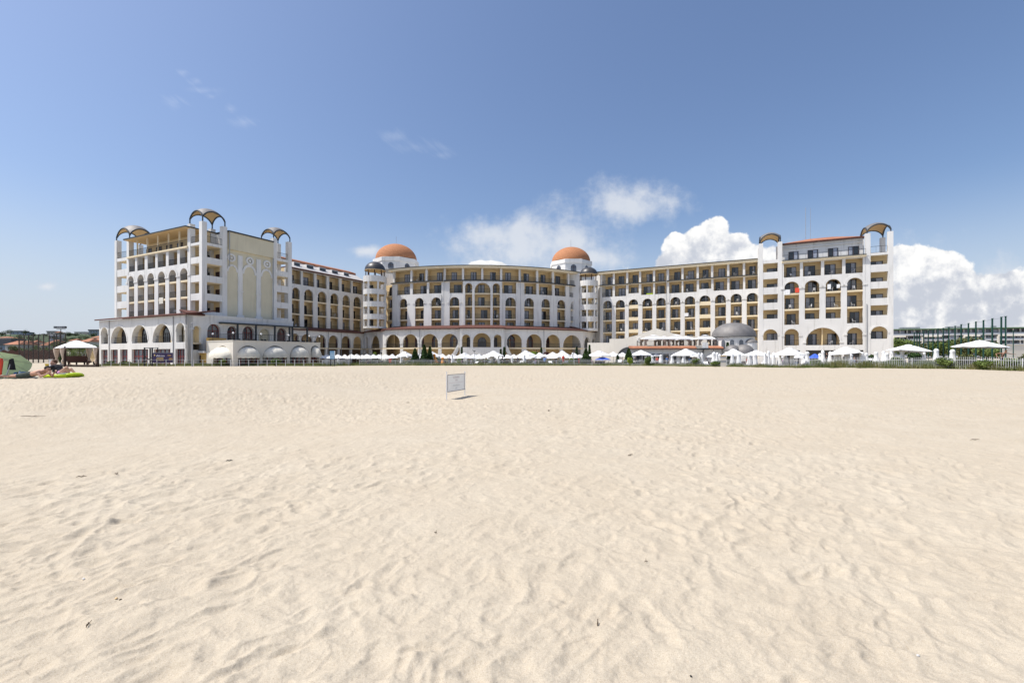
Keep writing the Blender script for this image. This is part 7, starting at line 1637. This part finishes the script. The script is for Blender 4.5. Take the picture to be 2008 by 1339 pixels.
for px, py, rx, rz_ in ((303.5, 696.5, .10, .12), (332.5, 697, .30, .10), (335, 704, .30, .20)): w = MB(); w.ball((X(px, YB), YB - .035, Z(py, YB)), (rx, .012, rz_), 'gold_dim' if px > 320 else 'gold', 12, 6); w.build('emblem', bn)
def post_thing(px, Y, top, r, m, label, name, cat, head=None, base=None, group=None):
    x = X(px, Y); z0 = G(x, Y) if base is None else base; t = thing(name, (x, Y, z0), label, cat, group); w = MB(); zt = Z(top, Y); w.tube([(x, Y, z0 - .1), (x, Y, zt)], [r, r * .7], m, 8); w.build('shaft', t)
    if head == 'ball': w = MB(); w.ball((x, Y, zt + .1), .16, 'black', 10, 7); w.build('lamp', t, smooth=True)
    if head == 'arm': w = MB(); w.tube([(x, Y, zt - .05), (x - .35, Y, zt + .25)], .03, m, 5); w.ball((x + .02, Y, zt + .02), (.22, .12, .08), m, 8, 6); w.build('lamp', t)
    if head == 'flood': w = MB(); w.box(x - .25, x + .25, Y - .1, Y + .1, zt - .9, zt - .6, m); w.ball((x, Y, zt), .13, m, 8, 6); w.build('lamp', t)
    if head == 'cross': w = MB(); w.tube([(x - .6, Y, zt), (x + .6, Y, zt)], .03, m, 5); w.build('lamp_arm', t); 
    return t
post_thing(377, 65, 634, .10, 'pole_grey', 'tall grey lamp post in front of the left block corner', 'lamp_post', 'lamp post', 'flood')
for px, top, Y, hd, lb in ((687, 693, 71, 'arm', 'thin dark lamp post at the left side of the fence gap'), (748, 694, 76, 'ball', 'thin dark lamp post left of the conifers'), (930, 688.5, 77, 'arm', 'dark lamp post with a slanted arm before the porch'), (1052, 685, 77, 'cross', 'dark lamp post with crossbar right of the entrance'), (1131.5, 681, 77.5, 'ball', 'tall dark lamp post before the widest right arcade arch'), (1399, 684, 73, 'cross', 'dark lamp post with crossbar at the corner of the bar')):
    post_thing(px, Y, top, .045, 'dark_metal', lb, 'lamp_post', 'lamp post', hd)
YQ = 69; bs = thing('info_board', (X(651.5, YQ), YQ, 0), 'light blue board with pale printed lines on two dark posts by the fence gap', 'board'); mat('board_blue', (0.16, 0.32, 0.48), .5, var=.08); mat('board_pale', (0.33, 0.48, 0.62), .5)
w = MB(); w.box(X(647, YQ), X(656.2, YQ), YQ - .05, YQ, Z(704, YQ), Z(688, YQ), 'board_blue'); w.build('panel', bs); w = MB(); w.box(X(656.2, YQ) + .002, X(657, YQ), YQ - .06, YQ + .05, Z(699, YQ), Z(687.8, YQ), 'white_plastic'); w.build('edge', bs)
for a, b in ((692, 694), (695.2, 698.4), (699.6, 702.2)): w = MB(); w.box(X(648, YQ), X(655.2, YQ), YQ - .056, YQ - .05, Z(b, YQ), Z(a, YQ), 'board_pale'); w.build('printed_block', bs)
for px in (648, 655.5): w = MB(); w.box(X(px, YQ) - .05, X(px, YQ) + .05, YQ + .002, YQ + .1, -.2, Z(688.5, YQ), 'dark_metal'); w.build('post', bs)
YP = 66; st = thing('notice_board', (X(1418.5, YP), YP, 0), 'beige and grey striped board standing against the fence below the domed hall', 'board')
for i, (a, b) in enumerate(((714, 711), (711, 706.5), (706.5, 702), (702, 699), (699, 696.5))): w = MB(); w.box(X(1413, YP), X(1424, YP), YP - .05, YP, Z(a, YP) if a < 714 else -.1, Z(b, YP) - .004, ('cream_plaster', 'pole_grey', 'cream_plaster', 'pole_grey', 'soffit')[i]); w.build('panel', st)
# thin wire fence before the arcade, left
wf = thing('wire_fence', (X(420, 65), 65, 0), 'low thin wire mesh fence in the grass before the cafe', 'fence')
for px in range(200, 632, 18): w = MB(); x = X(px, 65.4); w.box(x - .025, x + .025, 65.35, 65.4, -.05, 1.0, 'fence_white'); w.build('post', wf)
w = MB(); w.box(X(200, 65.4), X(632, 65.4), 65.36, 65.39, .96, .985, 'fence_white'); w.build('rail', wf); w = MB(); w.box(X(200, 65.4), X(632, 65.4), 65.36, 65.39, .5, .52, 'fence_white'); w.build('rail', wf)
# ------------------------------------------------------------------ the sign on the beach
sA = Vector((X(875.9, 16.55), 16.55, 0)); sB = Vector((X(911.6, 18.0), 18.0, 0)); sA.z = Z(783, 16.55); sB.z = Z(775.3, 18.0)
sg = thing('beach_sign', tuple(sA), 'small faded white notice on two thin white stakes in the sand', 'sign'); mat('sign_white', (0.84, 0.84, 0.84), .6, var=.03, vscale=9); mat('sign_frame', (0.42, 0.40, 0.38), .6); mat('faded_pink', (0.66, 0.56, 0.56), .7); mat('faded_grey', (0.63, 0.63, 0.62), .7)
_nt = M['sign_white'].node_tree; _b = _nt.nodes['Principled BSDF']; _tr = N(_nt, 'ShaderNodeBsdfTranslucent'); _tr.inputs[0].default_value = (.8, .8, .78, 1); _mx = N(_nt, 'ShaderNodeMixShader', i_0=.5); _out = [n for n in _nt.nodes if n.type == 'OUTPUT_MATERIAL'][0]; L(_nt, _b.outputs[0], _mx.inputs[1]); L(_nt, _tr.outputs[0], _mx.inputs[2]); L(_nt, _mx.outputs[0], _out.inputs[0])
for P_, tp in ((sA, Z(728.5, 16.55)), (sB, Z(728, 18.0))): w = MB(); w.box(P_.x - .016, P_.x + .016, P_.y - .016, P_.y + .016, P_.z - .12, tp, 'white_plastic'); w.build('stake', sg)
d_ = (sB - sA); d_.z = 0; Ls = d_.length; d_.normalize(); SF = Fac(sA.x, sA.y, math.atan2(d_.y, d_.x)); za0, za1 = Z(767.8, 16.55), Z(734.2, 16.55); zb0, zb1 = Z(764.8, 18.0), Z(731.8, 18.0)
z0s, z1s = (za0 + zb0) / 2, (za1 + zb1) / 2
w = MB(); SF.box(w, .03, Ls - .03, z0s, z1s, .006, .014, 'sign_white'); w.build('panel', sg)
for a, b, c, d in ((.02, Ls - .02, z1s - .025, z1s), (.02, Ls - .02, z0s, z0s + .025)): w = MB(); SF.box(w, a, b, c, d, .0145, .03, 'sign_frame'); w.build('frame_bar', sg)
for a in (.02, Ls - .10): w = MB(); SF.box(w, a, a + .02, z0s + .026, z1s - .026, .0145, .028, 'sign_frame'); w.build('frame_bar', sg)
hS = z1s - z0s
for s_, fz, sz, m, sx in (('НЕОХРАНЯЕМА', .80, .15, 'faded_pink', .78), ('ЗОНА', .63, .15, 'faded_pink', .8), ('UNGUARDED', .33, .15, 'faded_grey', 1.0), ('AREA', .17, .13, 'faded_grey', .9)):
    p = SF.P(Ls / 2 - .02, z0s + hS * fz, .0165); text_mesh(s_, 'lettering', p, sz * .62, m, sg, rz=math.atan2(d_.y, d_.x), ext=.001, sx=sx)
w = MB(); SF.box(w, .12, Ls - .14, z0s + hS * .49, z0s + hS * .505, .0142, .0152, 'faded_pink'); w.build('printed_line', sg)
# ------------------------------------------------------------------ bits lying on the sand
def twig(px, py, ln, m, label, name='twig', r_=.006, cat='twig', ang=None):
    Y = H * FPX / (py - HZ); x = X(px, Y); z = float(sand_h(np.array([x]), np.array([Y]))[0]) + G(x, Y) - .015; a = rnd.uniform(0, 3.1) if ang is None else ang; pts = []
    for i in range(5): t = i / 4 - .5; pts.append((x + math.cos(a) * ln * t, Y + math.sin(a) * ln * t, z + r_ * .6 + .012 * math.sin(i * 1.7) ** 2))
    w = MB(); w.tube(pts, [r_ * .5, r_, r_ * .9, r_ * .8, r_ * .4], m, 5); w.tube([pts[2], (pts[2][0] + ln * .12, pts[2][1] + .02, pts[2][2] + .02)], r_ * .5, m, 4); o = w.build(name, origin=(x, Y, z)); tag(o, label, cat)
def pebble(px, py, r_, m, label, name='shell', cat='shell'):
    Y = H * FPX / (py - HZ); x = X(px, Y); z = float(sand_h(np.array([x]), np.array([Y]))[0]) + G(x, Y) - .02; w = MB(); w.ball((x, Y, z + r_ * .4), (r_, r_ * .7, r_ * .45), m, 9, 6, Matrix.Rotation(rnd.random() * 3, 3, 'Z')); o = w.build(name, smooth=True, origin=(x, Y, z)); tag(o, label, cat)
twig(64, 843, .55, 'trunk', 'long thin twig lying flat on the sand at the far left', ang=.05); twig(450, 903.5, .10, 'black', 'dark flat scrap lying left of the middle of the sand', r_=.009, name='driftwood', cat='driftwood', ang=.1)
twig(1172, 1220, .035, 'trunk', 'tiny dark bit of driftwood in the bottom foreground', r_=.005, name='driftwood', cat='driftwood', ang=1.3); twig(1267, 1098, .03, 'trunk', 'tiny twig bit above the foreground driftwood', r_=.003); twig(1236, 889, .12, 'trunk', 'small curled twig right of the middle of the sand', r_=.007, ang=.6)
twig(854, 1048, .03, 'trunk', 'tiny dark twig left of centre in the foreground', r_=.004); pebble(228, 1171, .012, 'soffit', 'little tan shell fragment in the left foreground'); pebble(236, 1172, .008, 'trunk', 'small brown pebble beside the tan shell fragment', 'pebble', 'pebble'); pebble(164, 1132, .012, 'sign_white', 'small white shell in the left foreground')
twig(315, 757, .3, 'trunk', 'short twig on the far sand left of centre', ang=.1); pebble(1076, 805, .035, 'trunk', 'dark pebble on the sand right of the sign', 'pebble', 'pebble'); twig(800, 789, .12, 'trunk', 'small twig on the sand left of the sign', ang=.3, r_=.008); twig(160, 933, .12, 'trunk', 'twig lying on the sand in the left middle distance', ang=.2); twig(228, 930, .07, 'trunk', 'short twig just right of another in the left middle distance'); pebble(1355, 1322, .008, 'black', 'dark pebble at the bottom right of centre', 'pebble', 'pebble')
twig(1912, 860, .2, 'trunk', 'thin twig on the sand at the far right', ang=.1, r_=.006); pebble(1800, 1278, .01, 'sign_white', 'small white shell in the right foreground'); twig(172, 1227, .05, 'trunk', 'dark twig bit in the bottom left', r_=.004)
